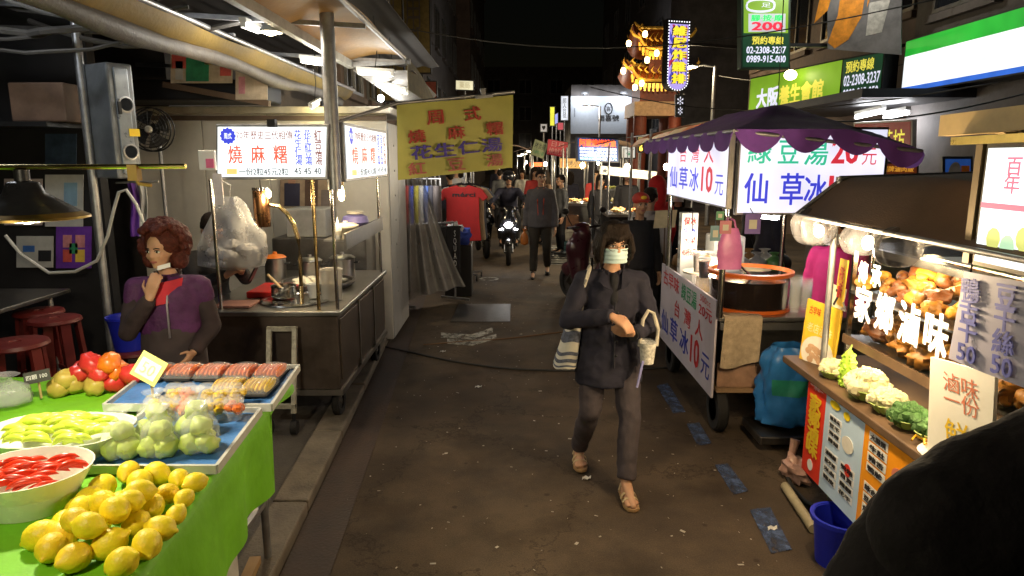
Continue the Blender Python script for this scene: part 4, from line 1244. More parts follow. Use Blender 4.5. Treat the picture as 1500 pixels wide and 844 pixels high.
MB().bar((-1.47, 2.5, 2.77), (-1.47, 6.5, 2.77), .05, .07).build('gutter', mat('pale corrugated strip', (.4, .4, .37), .5, var=.3), a2, smooth=False)
MB().cyl((-.96, 2.5, 2.81), (-.96, 6.5, 2.81), .018).build('edge_pipe', GALV, a2)
MB().bar((-1.5, 6.45, 2.76), (-.92, 6.45, 2.79), .045).build('end_bar', GALV, a2, smooth=False)
for y in (3.0, 4.72, 6.42): MB().bar((-3.8, y, 2.95), (-.96, y, 2.78), .03).build('rafter', GALV, a2, smooth=False)
def val(u, v):
    return (-.95 + .30*u + .15*u*v, 6.45 + 2.3*u, 2.82 - .62*u - .28*v*(1-.5*u) + .03*math.sin(u*9))
MB().sheet(val, 14, 8, thick=.006).build('valance', mat('olive tarpaulin', (.2, .17, .10), .7, var=.3, bump=.3), a2)
def val2(u, v):
    return (-1.45 + .55*u, 6.5 + 1.9*v, 2.72 - .05*v - .18*math.sin(math.pi*u)*v)
MB().sheet(val2, 8, 10, thick=.006).build('rear_flap', mat('white tarpaulin', (.3, .28, .25), .65, var=.2), a2)
tr_ = mat('dark roof sheet', (.04, .036, .034), .6, .3, var=.3)
rf = MB()
rf.sheet(lambda u, v: (-3.9 + 2.9*u, 2.2 + 7.6*v, 3.26 - .10*u + .012*math.sin(u*90)), 120, 2, thick=.004)
tag(rf.build('roof_sheet', tr_), 'dark corrugated roof sheet above the awnings, top left', 'roof')
# lamps under the awnings
def dome_lamp(label, c, power, rr=.07):
    r = thing('dome_lamp', label, 'lamp', c)
    c = V(c)
    MB().open_lathe(c, [(.02, .07), (.03, .065), (rr, .01), (rr+.006, 0), (rr-.004, .004), (.02, .05)], 22).build('shade', WHITEP, r)
    MB().ball(c + V((0, 0, .012)), (.045, .045, .03)).build('bulb', glow('warm bulb', (1, .82, .5), 30), r)
    MB().tube([c + V((0, 0, .07)), c + V((.01, .01, .2)), c + V((0, 0, 3.22-c.z))], .004, 6).build('cord', WIRE, r)
    lamp('lamp_light', c + V((0, 0, -.03)), power, (1, .8, .52), r, size=.05, kind='SPOT', spot=125)
dome_lamp('glowing dome lamp hanging under the ochre awning', at(396, 48, Y=4.6), 22)
def tube_lamp(label, p, q, power, warm=(1, .97, .82), s=9):
    p, q = V(p), V(q)
    r = thing('tube_lamp', label, 'lamp', (p+q)/2, 'fluorescent tubes under the awnings')
    d = (q-p).normalized()
    MB().bar(p - d*.02 + V((0, 0, .035)), q + d*.02 + V((0, 0, .035)), .045, .03).build('fitting', WHITEP, r, smooth=False)
    MB().cyl(p, q, .014, n=10).build('tube', glow('fluorescent tube %d%d' % (s, int(warm[2]*100)), warm, s), r)
    for e in (p, q): MB().box(e + V((0, 0, .015)), (.03, .03, .05)).build('holder', WHITEP, r, smooth=False)
    MB().tube([(p+q)/2 + V((0, 0, .05)), (p+q)/2 + V((.02, 0, .2)), (p+q)/2 + V((0, 0, 3.14-p.z))], .004, 5).build('cord', WIRE, r)
    if power: lamp('lamp_light', (p+q)/2 + V((0, 0, -.04)), power, warm, r, size=.12)
tube_lamp('fluorescent tube at the end bar of the tan awning', at(526, 107, Y=6.2), at(574, 110, Y=6.2), 2)
tube_lamp('bright fluorescent tube below the end of the tan awning', at(552, 123, Y=7.2), at(596, 136, Y=6.6), 3, (1, .98, .95), 14)
tube_lamp('short fluorescent tube left of the cart pole', at(443, 90, Y=5.8), at(480, 95, Y=5.8), 6, (1, .94, .80))
tube_lamp('white fluorescent tube beside the dome lamp', at(357, 38, Y=4.6), at(378, 46, Y=4.9), 4, (1, .97, .9))
tube_lamp('small yellow tube under the cream roof cap', at(456, 158, Y=6.7), at(466, 152, Y=6.8), 2, (1, .85, .4), 8)
tube_lamp('assumed white fluorescent tube out of view, inside the shop above the cable tangle', V((-3.4, 3.7, 3.05)), V((-2.7, 3.7, 3.05)), 9, (.92, .96, 1), 9)  # unseen tube assumed from the lit cabinet, added to brighten the dark upper left
bl = at(558, 144, Y=7.6); r = thing('led_bulb', 'round white bulb hanging beyond the fluorescent tubes', 'lamp', bl)
MB().ball(bl, .036).build('bulb', glow('cold led bulb', (.9, .95, 1), 30), r); MB().tube([bl + V((0, 0, .03)), (bl.x, bl.y, 3.14)], .005, 6).build('cord', WIRE, r)
lamp('lamp_light', bl + V((0, 0, -.06)), 7, (.92, .96, 1), r, size=.05)
# ------------------------------------------------------------------ left snack cart
CX0, CX1, CY0, CY1, CZ = -2.25, -1.23, 4.68, 6.42, .88
lc_ = thing('snack_cart', 'stainless steel snack cart with lit signs at the left of the street', 'cart', ((CX0+CX1)/2, (CY0+CY1)/2, GZ))
CARTM = mat('brown steel cart panel', (.115, .09, .075), .42, .7, var=.3, scale=4, bump=.1, bscale=30)
MB().bx(CX0-.03, CY0-.04, CZ-.035, CX1+.03, CY1+.03, CZ).build('countertop', STEEL, lc_, smooth=False, bev=.008)
MB().bx(CX0, CY0, .30, CX1, CY1, CZ-.035).build('cabinet', CARTM, lc_, smooth=False, bev=.006)
for (y0, y1) in ((4.72, 5.28), (5.31, 5.86), (5.89, 6.38)):
    MB().bx(CX1+.001, y0, .36, CX1+.012, y1, CZ-.07).build('side_panel', CARTM, lc_, smooth=False, bev=.004)
for y in (5.295, 5.875): MB().bx(CX1+.001, y-.012, .30, CX1+.02, y+.012, CZ-.04).build('rib', STEEL, lc_, smooth=False)
MB().bx(CX0-.02, CY0-.02, .26, CX1+.02, CY0+.03, .30).build('bottom_rail', STEEL, lc_, smooth=False)
MB().bx(CX1-.03, CY0+.031, .26, CX1+.02, CY1+.02, .30).build('bottom_rail', STEEL, lc_, smooth=False)
def wheel(parent, c, r, w, axis='X'):
    M = Matrix.Rotation(R(90), 3, 'Y') if axis == 'X' else Matrix.Rotation(R(90), 3, 'X')
    o = MB().lathe(c, [(r*.55, -w*.5), (r*.92, -w*.5), (r, -w*.3), (r, w*.3), (r*.92, w*.5), (r*.55, w*.5), (r*.55, -w*.5)], 28, M=M).build('wheel', RUBBER, parent)
    MB().lathe(c, [(.001, -w*.35), (r*.2, -w*.42), (r*.25, -w*.25), (r*.56, -w*.2), (r*.56, w*.2), (r*.25, w*.25), (r*.2, w*.42), (.001, w*.35)], 20, M=M).build('rim', STEEL_D, o)
for x in (CX0+.1, CX1-.06):
    for y in (CY0+.16, CY1-.2):
        wheel(lc_, (x, y, GZ+.11), .11, .055)
        MB().bx(x-.04, y-.03, GZ+.16, x+.04, y+.03, .30).build('fork', STEEL_D, lc_, smooth=False)
# posts carrying the signs
MB().cyl((CX1+.0, CY0+.02, CZ), (CX1, CY0+.02, 1.79), .013).build('post', CHROME, lc_)
MB().cyl((CX0+.2, CY0+.02, CZ), (CX0+.2, CY0+.02, 1.79), .013).build('post', CHROME, lc_)
MB().cyl((CX1, CY1-.1, CZ), (CX1, CY1-.1, 2.1), .013).build('post', CHROME, lc_)
MB().cyl((CX1-.13, CY0+.02, CZ), (CX1-.13, CY0+.02, 1.79), .013).build('post', mat('brass plated tube', (.5, .36, .16), .25, 1.0), lc_)
# curved brass pipe
cp = [at(*p, Y=5.0) for p in [(395, 300), (408, 302), (420, 312), (430, 328), (437, 350), (440, 380), (441, 420)]] + [V((at(441, 450, Y=4.9).x, 4.92, CZ))]
MB().tube(cp, .016, 10).build('bent_pipe', mat('brass plated pipe', (.45, .33, .15), .25, 1.0), lc_)
MB().cyl((CX1+.02, CY0+.03, 1.72), (CX1+.02, CY0+.03, 3.2), .047, n=18).build('tall_pole', GALV, lc_)
# sign boxes
SIGNW = glow('white lit sign face left', (.90, .97, 1.0), 1.55)
EMR = mat('lit red film', (.4, .02, .02), .5, var=0, emit=(1, .14, .07), es=1.0)
EMB = mat('lit blue film', (.02, .03, .4), .5, var=0, emit=(.06, .08, .75), es=.8)
EMK = mat('lit black film', (.02, .02, .02), .5, var=0, emit=(.06, .07, .08), es=.6)
EMBR = mat('lit brown film', (.15, .05, .03), .5, var=0, emit=(.3, .10, .09), es=.7)
EMY = mat('lit yellow film', (.6, .4, .1), .5, var=0, emit=(.9, .62, .2), es=.9)
def cart_sign(pan, nm, sub):
    r = lc_
    mb = MB(); pan.box(mb, -.02, -.06, 1.02, 1.06, -.14, -.006); box = mb.build('sign_box', GALV, r, smooth=False, bev=.005); box['label'] = sub
    f = pan.face('sign_face', SIGNW, box, -.004, 0)
    def t(st, a, b, c, d, m, **k): pan.text(st, a, b, c, d, m, box, **k)
    # badge: star shaped seal
    poly = []
    for i in range(24):
        q = (.5 if i % 2 == 0 else .41); a = 2*math.pi*i/24
        poly.append((math.cos(a)*q*.17*pan.h/.36*.72, math.sin(a)*q*.21*pan.h/.36*.6))
    c = pan.p(.095, .18, .002); MB().prism(poly, c, pan.Rv, pan.Uv, pan.N*.002).build('seal', EMB, box, smooth=False)
    t('周式', .06, .12, .13, .24, SIGNW, lift=.006)
    t('70年歷史三代相傳', .17, .08, .69, .25, EMBR, bold=.01)
    t('燒', .10, .37, .225, .73, EMR, bold=.016); t('麻', .31, .37, .435, .73, EMR, bold=.016); t('糬', .52, .37, .645, .73, EMR, bold=.016)
    mb = MB(); pan.box(mb, .085, .84, .18, .95, .001, .003); mb.build('price_tab', EMY, box, smooth=False)
    t('一份2粒45元2粒', .20, .82, .66, .97, EMK, bold=.015)
    for u, st, pr, m in ((.745, '花\n生\n仁\n湯', '45', EMB), (.835, '花\n生\n紅\n豆\n湯', '45', EMB), (.93, '紅\n豆\n湯', '40', EMBR)):
        t(st, u-.03, .06, u+.035, .76, m, bold=.02); t(pr, u-.03, .82, u+.035, .95, EMK, bold=.015)
    return box
panF = Panel(at(319, 186, Y=CY0-.06), at(478, 186, Y=CY0-.06), at(319, 259, Y=CY0-.06))
cart_sign(panF, 'front', 'white lit sign facing the camera')
sy0, sy1 = CY0+.12, CY1-.1
panS = Panel((CX1+.09, sy0, 2.15), (CX1+.09, sy1, 2.15), (CX1+.09, sy0, 1.79))
cart_sign(panS, 'side', 'white lit sign facing the street')
MB().box((at(398, 183, Y=CY0-.1).x, CY0-.09, 2.155), (.05, .05, .05)).build('clip', BLACKP, lc_, smooth=False)
# side shelf
shelf = MB().bx(CX1-.22, CY0+.55, 1.30, CX1+.0, CY1-.05, 1.315).build('side_shelf', STEEL, lc_, smooth=False)
MB().bx(CX1+.002, CY0+.28, 1.27, CX1+.02, CY1-.02, 1.39).build('shelf_front', STEEL_D, lc_, smooth=False)
# hanging filament lamps
def filament(label, c, s=1.0):
    r = thing('filament_lamp', label, 'lamp', c); c = V(c)
    MB().cyl(c + V((0, 0, .06*s)), c + V((0, 0, .1*s)), .018*s).build('socket', BRASS, r)
    MB().lathe(c, [(.001, -.055), (.016, -.05), (.024, -.02), (.024, .01), (.014, .05), (.012, .06)], 16).build('bulb', glow('warm filament', (1, .68, .26), 22), r)
    MB().tube([c + V((0, 0, .1)), c + V((0, .02, .3)), (c.x, c.y+.02, 2.0)], .004, 6).build('cord', WIRE, r)
    lamp('lamp_light', c + V((0, -.06, -.02)), 6, (1, .74, .42), r, size=.03)
filament('hanging warm bulb under the street facing cart sign', at(500, 284, Y=5.3))
c = at(383, 300, Y=5.0); r = thing('copper_lamp', 'copper cylinder with a small bulb hanging over the cart', 'lamp', c)
MB().lathe(c, [(.055, -.16), (.058, -.15), (.058, .10), (.05, .11), (.001, .11)], 22).build('cylinder', mat('copper tube', (.3, .15, .07), .28, 1.0, var=.3), r)
MB().lathe(c + V((0, 0, .105)), [(.06, 0), (.06, .02), (.04, .022)], 22).build('collar', CHROME, r)
MB().ball(c + V((.07, -.03, .08)), (.016, .016, .03)).build('bulb', glow('small warm bulb', (1, .75, .3), 18), r)
MB().tube([c + V((0, 0, .11)), c + V((0, 0, .4))], .004, 5).build('cord', WIRE, r)
lamp('lamp_light', c + V((.09, -.09, .04)), 3.5, (1, .78, .45), r, size=.03)
# wares on the counter
def put(name, label, cat, mb, m, **k): return tag(mb.build(name, m, **k), label, cat)
gc = V((-1.62, 5.02, CZ+.001))
r = thing('round_hotplate', 'round polished hotplate sunk in the cart counter', 'hotplate', gc)
MB().lathe(gc, [(.26, 0), (.265, .012), (.24, .02), (.235, .012), (.001, .012)], 36).build('plate', mat('mirror steel', (.6, .6, .58), .12, 1.0, var=.15), r)
pc = gc + V((-.10, .03, .0205))
r = thing('saucepan', 'small steel saucepan with a wooden ladle on the hotplate', 'saucepan', pc)
MB().open_lathe(pc, [(.001, 0), (.085, 0), (.092, .01), (.092, .085), (.097, .09), (.089, .088), (.086, .012), (.001, .01)], 28).build('pan', mat('pan steel', (.55, .54, .52), .2, 1.0, var=.2), r)
MB().lathe(pc, [(.001, .06), (.088, .06)], 24).build('soup', mat('soup', (.5, .42, .3), .2), r)
MB().cyl(pc + V((.0, -.02, .06)), pc + V((-.13, .05, .16)), .011).build('ladle_handle', mat('pale wood handle', (.5, .36, .2), .6), r)
pw = gc + V((.13, .02, .0205)); r = thing('paper_cup', 'white paper cup standing on the hotplate', 'cup', pw)
MB().open_lathe(pw, [(.001, 0), (.036, 0), (.05, .10), (.054, .103), (.049, .10), (.034, .004)], 22).build('cup', WHITEP, r)
MB().tube([pw + V((.05*math.cos(t), .05*math.sin(t), .1)) for t in [2*math.pi*i/20 for i in range(21)]], .003, 5).build('rim', WHITEP, r)
gp = V((-1.62, 5.62, CZ+.001)); r = thing('griddle_pan', 'wide round griddle covered with white rice cakes', 'griddle', gp)
MB().lathe(gp, [(.27, 0), (.30, .03), (.30, .05), (.28, .05), (.27, .03), (.001, .03)], 40).build('griddle', STEEL_D, r)
MOCHI = mat('white rice cake', (.66, .62, .5), .6, var=.15)
mk = MB(); mk.ball((0, 0, 0), (.036, .036, .018), 12, 8, wob=.15); mkm = mk.mesh('rice_cake', MOCHI, angle=80)
for i in range(24):
    a = i*2.4; q = .045*math.sqrt(i+.3)
    o = bpy.data.objects.new('rice_cake', mkm); COL.objects.link(o); o.location = gp + V((math.cos(a)*q, math.sin(a)*q, .045))
    tag(o, 'round white rice cake on the wide griddle', 'rice cake', 'rice cakes on the griddle')
tc_ = V((-1.36, 5.05, CZ+.001)); r = thing('clear_jar', 'tall clear plastic container at the street corner of the cart', 'container', tc_)
MB().open_lathe(tc_, [(.001, .002), (.075, 0), (.085, .23), (.088, .235), (.082, .23), (.073, .006), (.001, .006)], 26).build('jar', mat('frosted container', (.62, .6, .55), .25, var=.1, alpha=.55), r)
MB().lathe(tc_, [(.001, .008), (.07, .008), (.075, .13), (.001, .14)], 20).build('contents', mat('peanut powder', (.5, .42, .3), .8, var=.3), r)
for k, (x, y, rr_, h, lab, lidc) in enumerate([(-1.78, 5.95, .10, .16, 'steel soup pot left of two at the back of the cart', None), (-1.52, 6.05, .11, .17, 'steel soup pot right of two at the back of the cart', None), (-2.05, 5.85, .09, .2, 'orange handled pot at the back of the cart', 1)]):
    b = V((x, y, CZ+.001)); r = thing('soup_pot', lab, 'pot', b)
    MB().open_lathe(b, [(.001, 0), (rr_, 0), (rr_, h), (rr_+.008, h+.006), (rr_-.006, h), (rr_-.006, .01)], 26).build('pot', STEEL, r)
    MB().lathe(b + V((0, 0, h+.007)), [(rr_+.006, 0), (rr_*.8, .02), (.02, .03), (.018, .05), (.001, .052)], 26).build('lid', STEEL if lidc is None else mat('orange lid', (.6, .16, .02), .4), r)
    for s_ in (-1, 1): MB().tube([b + V((s_*rr_, -.03, h*.8)), b + V((s_*(rr_+.035), -.03, h*.8)), b + V((s_*(rr_+.035), .03, h*.8)), b + V((s_*rr_, .03, h*.8))], .006, 6).build('handle', BLACKP, r)
# lids and bowls on the side shelf
b = V((CX1-.1, 5.45, 1.316)); r = thing('white_tub', 'round white tub on the cart side shelf', 'tub', b)
MB().lathe(b, [(.085, 0), (.10, .07), (.105, .075), (.105, .09), (.07, .105), (.001, .107)], 26).build('tub', CREAM, r); MB().lathe(b + V((0, 0, .108)), [(.02, 0), (.02, .015), (.001, .017)], 14).build('knob', WHITEP, r)
b = V((CX1-.1, 5.8, 1.316)); r = thing('lilac_bowl', 'lilac plastic bowl with a lid behind the white tub', 'bowl', b)
MB().lathe(b, [(.06, 0), (.11, .08), (.115, .085), (.10, .13), (.05, .15), (.001, .152)], 26).build('bowl', mat('lilac plastic', (.22, .2, .5), .4), r); MB().lathe(b + V((0, 0, .153)), [(.07, 0), (.07, .02), (.001, .022)], 20).build('cover', CREAM, r)
b = V((CX1-.12, 5.28, 1.316)); r = thing('squeeze_bottle', 'white squeeze bottle at the end of the side shelf', 'bottle', b)
MB().lathe(b, [(.028, 0), (.03, .01), (.03, .1), (.015, .12), (.012, .13), (.004, .165), (.001, .166)], 18).build('bottle', WHITEP, r); MB().lathe(b, [(.031, .03), (.031, .06)], 18).build('band', CREAM, r)
# white panel box and red tray behind
mb = MB(); a, b = at(424, 378, Y=6.6), at(478, 306, Y=6.6); mb.bx(a.x, 6.55, CZ+.3, b.x, 6.95, b.z)
tag(mb.build('equipment_box', mat('pale grey enamel box', (.4, .4, .39), .4), smooth=False, bev=.012), 'pale grey equipment box behind the griddle', 'box')
eb = MB(); eb.bx(-2.3, 6.5, GZ, -1.4, 6.97, CZ+.298); tag(eb.build('back_counter', STEEL_D, smooth=False, bev=.01), 'dark steel back counter between the cart and the partition', 'counter')
rt = MB(); p = at(385, 402, Y=5.1); rt.bx(p.x-.14, 5.1, CZ, p.x+.16, 5.5, CZ+.05); put('red_tray', 'red plastic tray on the cart behind the phone', 'tray', rt, mat('red plastic', (.5, .02, .02), .4), smooth=False, bev=.01)
bd = MB(); p = at(345, 440, Y=4.85); bd.bx(p.x-.12, 4.74, CZ+.001, p.x+.14, 4.95, CZ+.02); put('chopping_board', 'pinkish board at the near left corner of the cart counter', 'board', bd, mat('pinkish board', (.3, .15, .12), .6), smooth=False, bev=.004)
# dispenser of orange cloth and dark apron hanging behind
# big translucent bag hanging
bc = at(345, 400, Y=4.95); bc.z -= .0
def bigbag(u, v):
    a = u*2*math.pi
    w = (.05 + .19*min(1, v*1.5)**.8) * (1 + .12*math.sin(a*5 + v*4) + .18*noise.noise(V((math.cos(a)*2, math.sin(a)*2, v*5))))
    if v > .93: w *= (1-(v-.93)*12)
    return V((bc.x + math.cos(a)*w, 4.95 + math.sin(a)*w*.6, 1.66 - .54*v))
r = thing('hanging_bag', 'big translucent plastic bag hanging at the left of the cart', 'plastic bag', (bc.x, 4.95, 1.12))
MB().sheet(bigbag, 40, 26).build('bag', CLOUDY, r, angle=80)
mb = MB()
for i in range(9): mb.ball((bc.x + rr.uniform(-.13, .13), 4.95 + rr.uniform(-.07, .07), 1.18 + rr.uniform(0, .12)), (.07, .06, .045), 10, 7, wob=.4, seed=i)
mb.build('contents', mat('white boxes in bag', (.55, .53, .52), .6), r)
MB().tube([(bc.x, 4.95, 1.66), (bc.x+.02, 4.93, 1.74), (bc.x, 4.75, 1.80)], .006, 6).build('handle', CLOUDY, r)
# small lit tag and pink note at the sign corner
c = at(322, 285, Y=4.62); mb = MB(); mb.bx(c.x-.03, 4.6, c.z-.07, c.x+.03, 4.606, c.z+.14)
put('bottle_tag', 'pale strip of paper hanging below the left sign corner', 'paper', mb, mat('pale strip', (.7, .66, .68), .6), smooth=False)
c = at(306, 236, Y=4.62); r = thing('receipt_box', 'white box with a pink square hanging left of the cart sign', 'box', c)
MB().bx(c.x-.06, 4.6, c.z-.06, c.x+.05, 4.66, c.z+.07).build('box', WHITEP, r, smooth=False, bev=.005); MB().bx(c.x-.01, 4.594, c.z-.045, c.x+.04, 4.6, c.z+.015).build('square', mat('pink square', (.7, .15, .3), .5), r, smooth=False)
# white perforated folding frame leaning on the cart front
f0, f1 = at(387, 487, Y=4.5), at(425, 487, Y=4.5)
r = thing('folding_frame', 'white perforated steel frame leaning against the front of the cart', 'frame', ((f0.x+f1.x)/2, 4.5, GZ))
WPF = mat('scuffed white steel', (.42, .40, .33), .5, .2, var=.4, scale=30)
for x in (f0.x, f1.x): MB().bar((x, 4.47, .2), (x, 4.6, f0.z), .03, .03).build('upright', WPF, r, smooth=False)
MB().bar((f0.x-.015, 4.6, f0.z), (f1.x+.015, 4.6, f0.z), .03, .03).build('crossbar', WPF, r, smooth=False)
MB().bar((f0.x-.015, 4.475, .25), (f1.x+.015, 4.475, .25), .03, .03).build('crossbar', WPF, r, smooth=False)
for x in (f0.x, f1.x): MB().cyl((x-.02, 4.47, GZ+.05), (x+.02, 4.47, GZ+.05), .05).build('castor', RUBBER, r)
for x in (f0.x, f1.x): MB().bar((x, 4.47, GZ+.06), (x, 4.47, .2), .02).build('castor_stem', BLACKP, r, smooth=False)

# ------------------------------------------------------------------ yellow banner over the street
YB = mat('yellow vinyl banner', (.45, .42, .10), .5, var=.12, scale=4, bump=.08, bscale=12)
tl, tr, bl_ = at(581, 153, Y=5.15), at(752, 137, Y=5.3), at(583, 264, Y=5.15)
pb = Panel(tl, tr, bl_)
br_ = thing('yellow_banner', 'yellow vinyl banner with red and blue writing hung over the street', 'banner', pb.p(.5, 1))
def bnf(u, v): return pb.p(u, v + .03*math.sin(u*2.6)*(1-v) - .012*(1-v)*math.sin(math.pi*u), .012*math.sin(u*5+v*2) + .006*math.sin(v*6))
MB().sheet(lambda u, v: bnf(u, 1-v), 30, 20, thick=.003).build('sheet', YB, br_)
BRED = mat('faded red print', (.42, .05, .03), .5, var=.15); BPINK = mat('faded pink print', (.45, .12, .10), .5, var=.2); BBLUE = mat('faded violet print', (.08, .05, .33), .5, var=.15)
def bt(st, u0, v0, u1, v1, m):
    n = len(st); w = (u1-u0)/n
    for i, ch in enumerate(st):
        if ch == ' ': continue
        uc = u0 + w*(i+.5)
        o = pb.text(ch, uc-w*.43, v0, uc+w*.43, v1, m, br_, bold=.022, lift=.024)
bt('周 式', .24, .13, .72, .31, BRED)
bt('燒 麻 糬', .08, .36, .92, .53, BRED)
bt('花生仁湯', .10, .57, .91, .75, BBLUE)
bt('紅 豆 湯', .08, .79, .92, .95, BPINK)
r = thing('banner_pole', 'thin grey pole from the cart carrying the yellow banner', 'pole', (CX1, CY0, 2.15))
pa = V((CX1+.02, CY0+.03, 2.16)); q = pb.p(0, -.012, .0); q2 = pb.p(1.01, -.02, 0)
MB().tube([pa, q, q2], .013, 10).build('pole', GALV, r)
cl = pb.p(.74, .03, .012)
r = thing('spring_clip', 'grey spring clip holding the top edge of the yellow banner', 'clip', cl)
MB().slab(cl - pb.Rv*.06, pb.Rv*.13, pb.Uv*.025, pb.N*.02).build('jaw', GALV, r, smooth=False, bev=.004); MB().slab(cl - pb.Rv*.02 + pb.Uv*.025, pb.Rv*.04, pb.Uv*.05, pb.N*.012).build('handle', GALV, r, smooth=False, bev=.008)

# ------------------------------------------------------------------ plastic curtain, clothes rail and shirts
cu0 = at(598, 268, Y=8.25)
def curt(u, v):
    w = .16 + .62*v**1.3
    x = cu0.x - .06 + w*u*1.0
    return (x + .02*math.sin(v*5), 8.2 - .35*v*u + .05*math.sin(u*22 + v*2)*(.4 + v), 2.0 - (1.78 - .25*u)*v)
CURT = mat('dusty clear curtain', (.24, .22, .2), .3, var=.25, scale=5, alpha=.72, bump=.3, bscale=20)
ct = thing('plastic_curtain', 'dusty plastic sheet curtain gathered and flaring beside the booth', 'curtain', (cu0.x, 8.2, GZ))
MB().sheet(curt, 60, 26).build('sheet', CURT, ct, angle=80)
MB().cyl((cu0.x-.1, 8.2, GZ), (cu0.x-.1, 8.2, 2.35), .022).build('post', GALV, ct)
rk = thing('clothes_rack', 'dark clothes rack of black trousers beyond the plastic curtain', 'clothes rack', (-1.0, 9.0, 0))
zr = at(640, 330, Y=8.8).z
MB().cyl((-1.45, 8.7, zr), (-.78, 9.2, zr), .014).build('rail', GALV, rk)
for x, y in ((-1.45, 8.7), (-.78, 9.2)):
    MB().cyl((x, y, .05), (x, y, zr), .014).build('upright', GALV, rk); MB().bar((x-.2, y+.1, .04), (x+.2, y-.1, .04), .03).build('foot', GALV, rk, smooth=False)
TRM = mat('black trouser cloth', (.015, .014, .017), .8, var=.3)
for i in range(7):
    k = i/6; x, y = -1.36 + .55*k, 8.66 + .46*k
    r = thing('hanging_trousers', ['black trousers hanging at the left end of the rack', 'second pair of black trousers from the left on the rack', 'third pair of black trousers on the rack', 'fourth pair of black trousers in the middle of the rack', 'fifth pair of black trousers on the rack', 'sixth pair of black trousers on the rack', 'black trousers with white lettering at the right end of the rack'][i], 'trousers', (x, y, .2), 'trousers on the rack')
    for s_ in (-1, 1):
        mb = MB(); 
        def leg(u, v, s_=s_): 
            a = u*2*math.pi; w = .085 - .02*v
            return (x + s_*.055 + math.cos(a)*w*.8, y + math.sin(a)*.04 - .03*k, zr - .06 - (zr-.28)*v)
        mb.sheet(leg, 14, 8); mb.build('trouser_leg', TRM, r, angle=80)
    MB().bar((x-.13, y, zr-.055), (x+.13, y, zr-.055), .02, .03).build('waistband', TRM, r, smooth=False)
    MB().tube([(x, y, zr-.04), (x, y, zr+.02), (x+.02, y, zr+.03)], .004, 5).build('hook', GALV, r)
    if i == 6: text('S\nQ\nU\nA\nD', (x+.05, y-.082, .75), .04, .48, V((1, 0, 0)), V((0, 0, 1)), INK_WHITE, r)
# t-shirt stand
ts = at(680, 300, Y=10.8)
sr = thing('shirt_stand', 'wheeled display stand carrying t-shirts in the street', 'display stand', (ts.x, 10.95, 0))
MB().cyl((ts.x, 10.95, .1), (ts.x, 10.95, 1.72), .018).build('pole', GALV, sr)
MB().bar((ts.x-.02, 10.75, 1.62), (ts.x-.02, 11.4, 1.62), .02).build('arm', GALV, sr, smooth=False)
for a in (0.6, 2.2, 3.8, 5.4):
    MB().bar((ts.x, 10.95, .1), (ts.x + .3*math.cos(a), 10.95 + .3*math.sin(a), .1), .03).build('foot', GALV, sr, smooth=False)
    MB().cyl((ts.x + .3*math.cos(a)-.012, 10.95 + .3*math.sin(a), .045), (ts.x + .3*math.cos(a)+.012, 10.95 + .3*math.sin(a), .045), .045).build('castor', RUBBER, sr)
def tshirt(label, c, w, h, m, txt=None):
    r = thing('tshirt', label, 't-shirt', (c[0], c[1], c[2]-h), 't-shirts on the display stand'); c = V(c)
    out = [(-.13*w, 0), (-.42*w, -.07*h), (-.56*w, -.22*h), (-.44*w, -.29*h), (-.36*w, -.22*h), (-.36*w, -.62*h), (-.40*w, -h), (0, -h*1.015), (.40*w, -h), (.36*w, -.62*h), (.36*w, -.22*h), (.44*w, -.29*h), (.56*w, -.22*h), (.42*w, -.07*h), (.13*w, 0), (.06*w, -.035*h), (-.06*w, -.035*h)]
    MB().prism(out, c, (1, 0, 0), (0, 0, 1), (0, .035, 0)).build('shirt', m, r, smooth=False, bev=.012)
    MB().tube([c + V((-.3*w, .017, -.03*h)), c + V((0, .017, .02)), c + V((.3*w, .017, -.03*h))], .010, 6).build('hanger', BLACKP, r)
    MB().tube([c + V((0, .017, .02)), c + V((0, .017, .09)), c + V((.02, .017, .11))], .004, 5).build('hook', GALV, r)
    if txt: text(txt, c + V((.02, -.004, -.17*h)), .27*w*1.8, .05*h*1.5, V((1, 0, 0)), V((0, 0, 1)), INK_BLACK, r, bold=.02, lift=.010)
TSH = .87
for k, (dx, dy, m, lab, tx) in enumerate([(-.02, -.05, mat('red jersey', (.60, .035, .035), .8, var=.1), 'red t-shirt lettered in black at the front of the stand', 'mérci'), (.05, .06, mat('cream jersey', (.55, .42, .26), .8), 'cream t-shirt right behind the red one', None), (.0, .16, mat('pink jersey', (.5, .28, .25), .8), 'pale pink t-shirt third on the stand', None), (.07, .26, mat('blue grey jersey', (.16, .2, .28), .8), 'blue grey t-shirt fourth on the stand', None), (-.06, .36, mat('dusty white jersey', (.45, .42, .4), .8), 'white t-shirt at the back of the stand', None)]):
    tshirt(lab, (ts.x+dx, 10.8+dy, 1.52), .72, TSH, m, tx)
# clothes hanging inside the booth beyond
for k, (px, c) in enumerate([(594, (.3, .02, .02)), (601, (.02, .04, .3)), (608, (.4, .35, .02)), (615, (.4, .4, .4)), (622, (.03, .06, .2)), (629, (.02, .02, .03)), (636, (.06, .05, .05))]):
    p = at(px, 272, Y=10.2); r = thing('hanging_shirt', ['red', 'blue', 'yellow', 'white', 'navy', 'black', 'brown'][k] + ' shirt hanging high behind the trousers rack', 'shirt', (p.x, 10.2, p.z-.55), 'shirts hanging behind the trousers rack')
    mb = MB(); mb.sheet(lambda u, v: (p.x + (.03 + .07*math.sin(u*6.28))*1.0, 10.2 + .2*math.cos(u*6.28)*(.6+.4*min(1, v*3)), p.z - .55*v), 14, 8); mb.build('shirt', mat('shirt %d' % k, c, .8), r, angle=80)
    MB().tube([(p.x+.03, 10.2, p.z-.01), (p.x+.03, 10.2, p.z+.1)], .005, 5).build('hook', GALV, r)
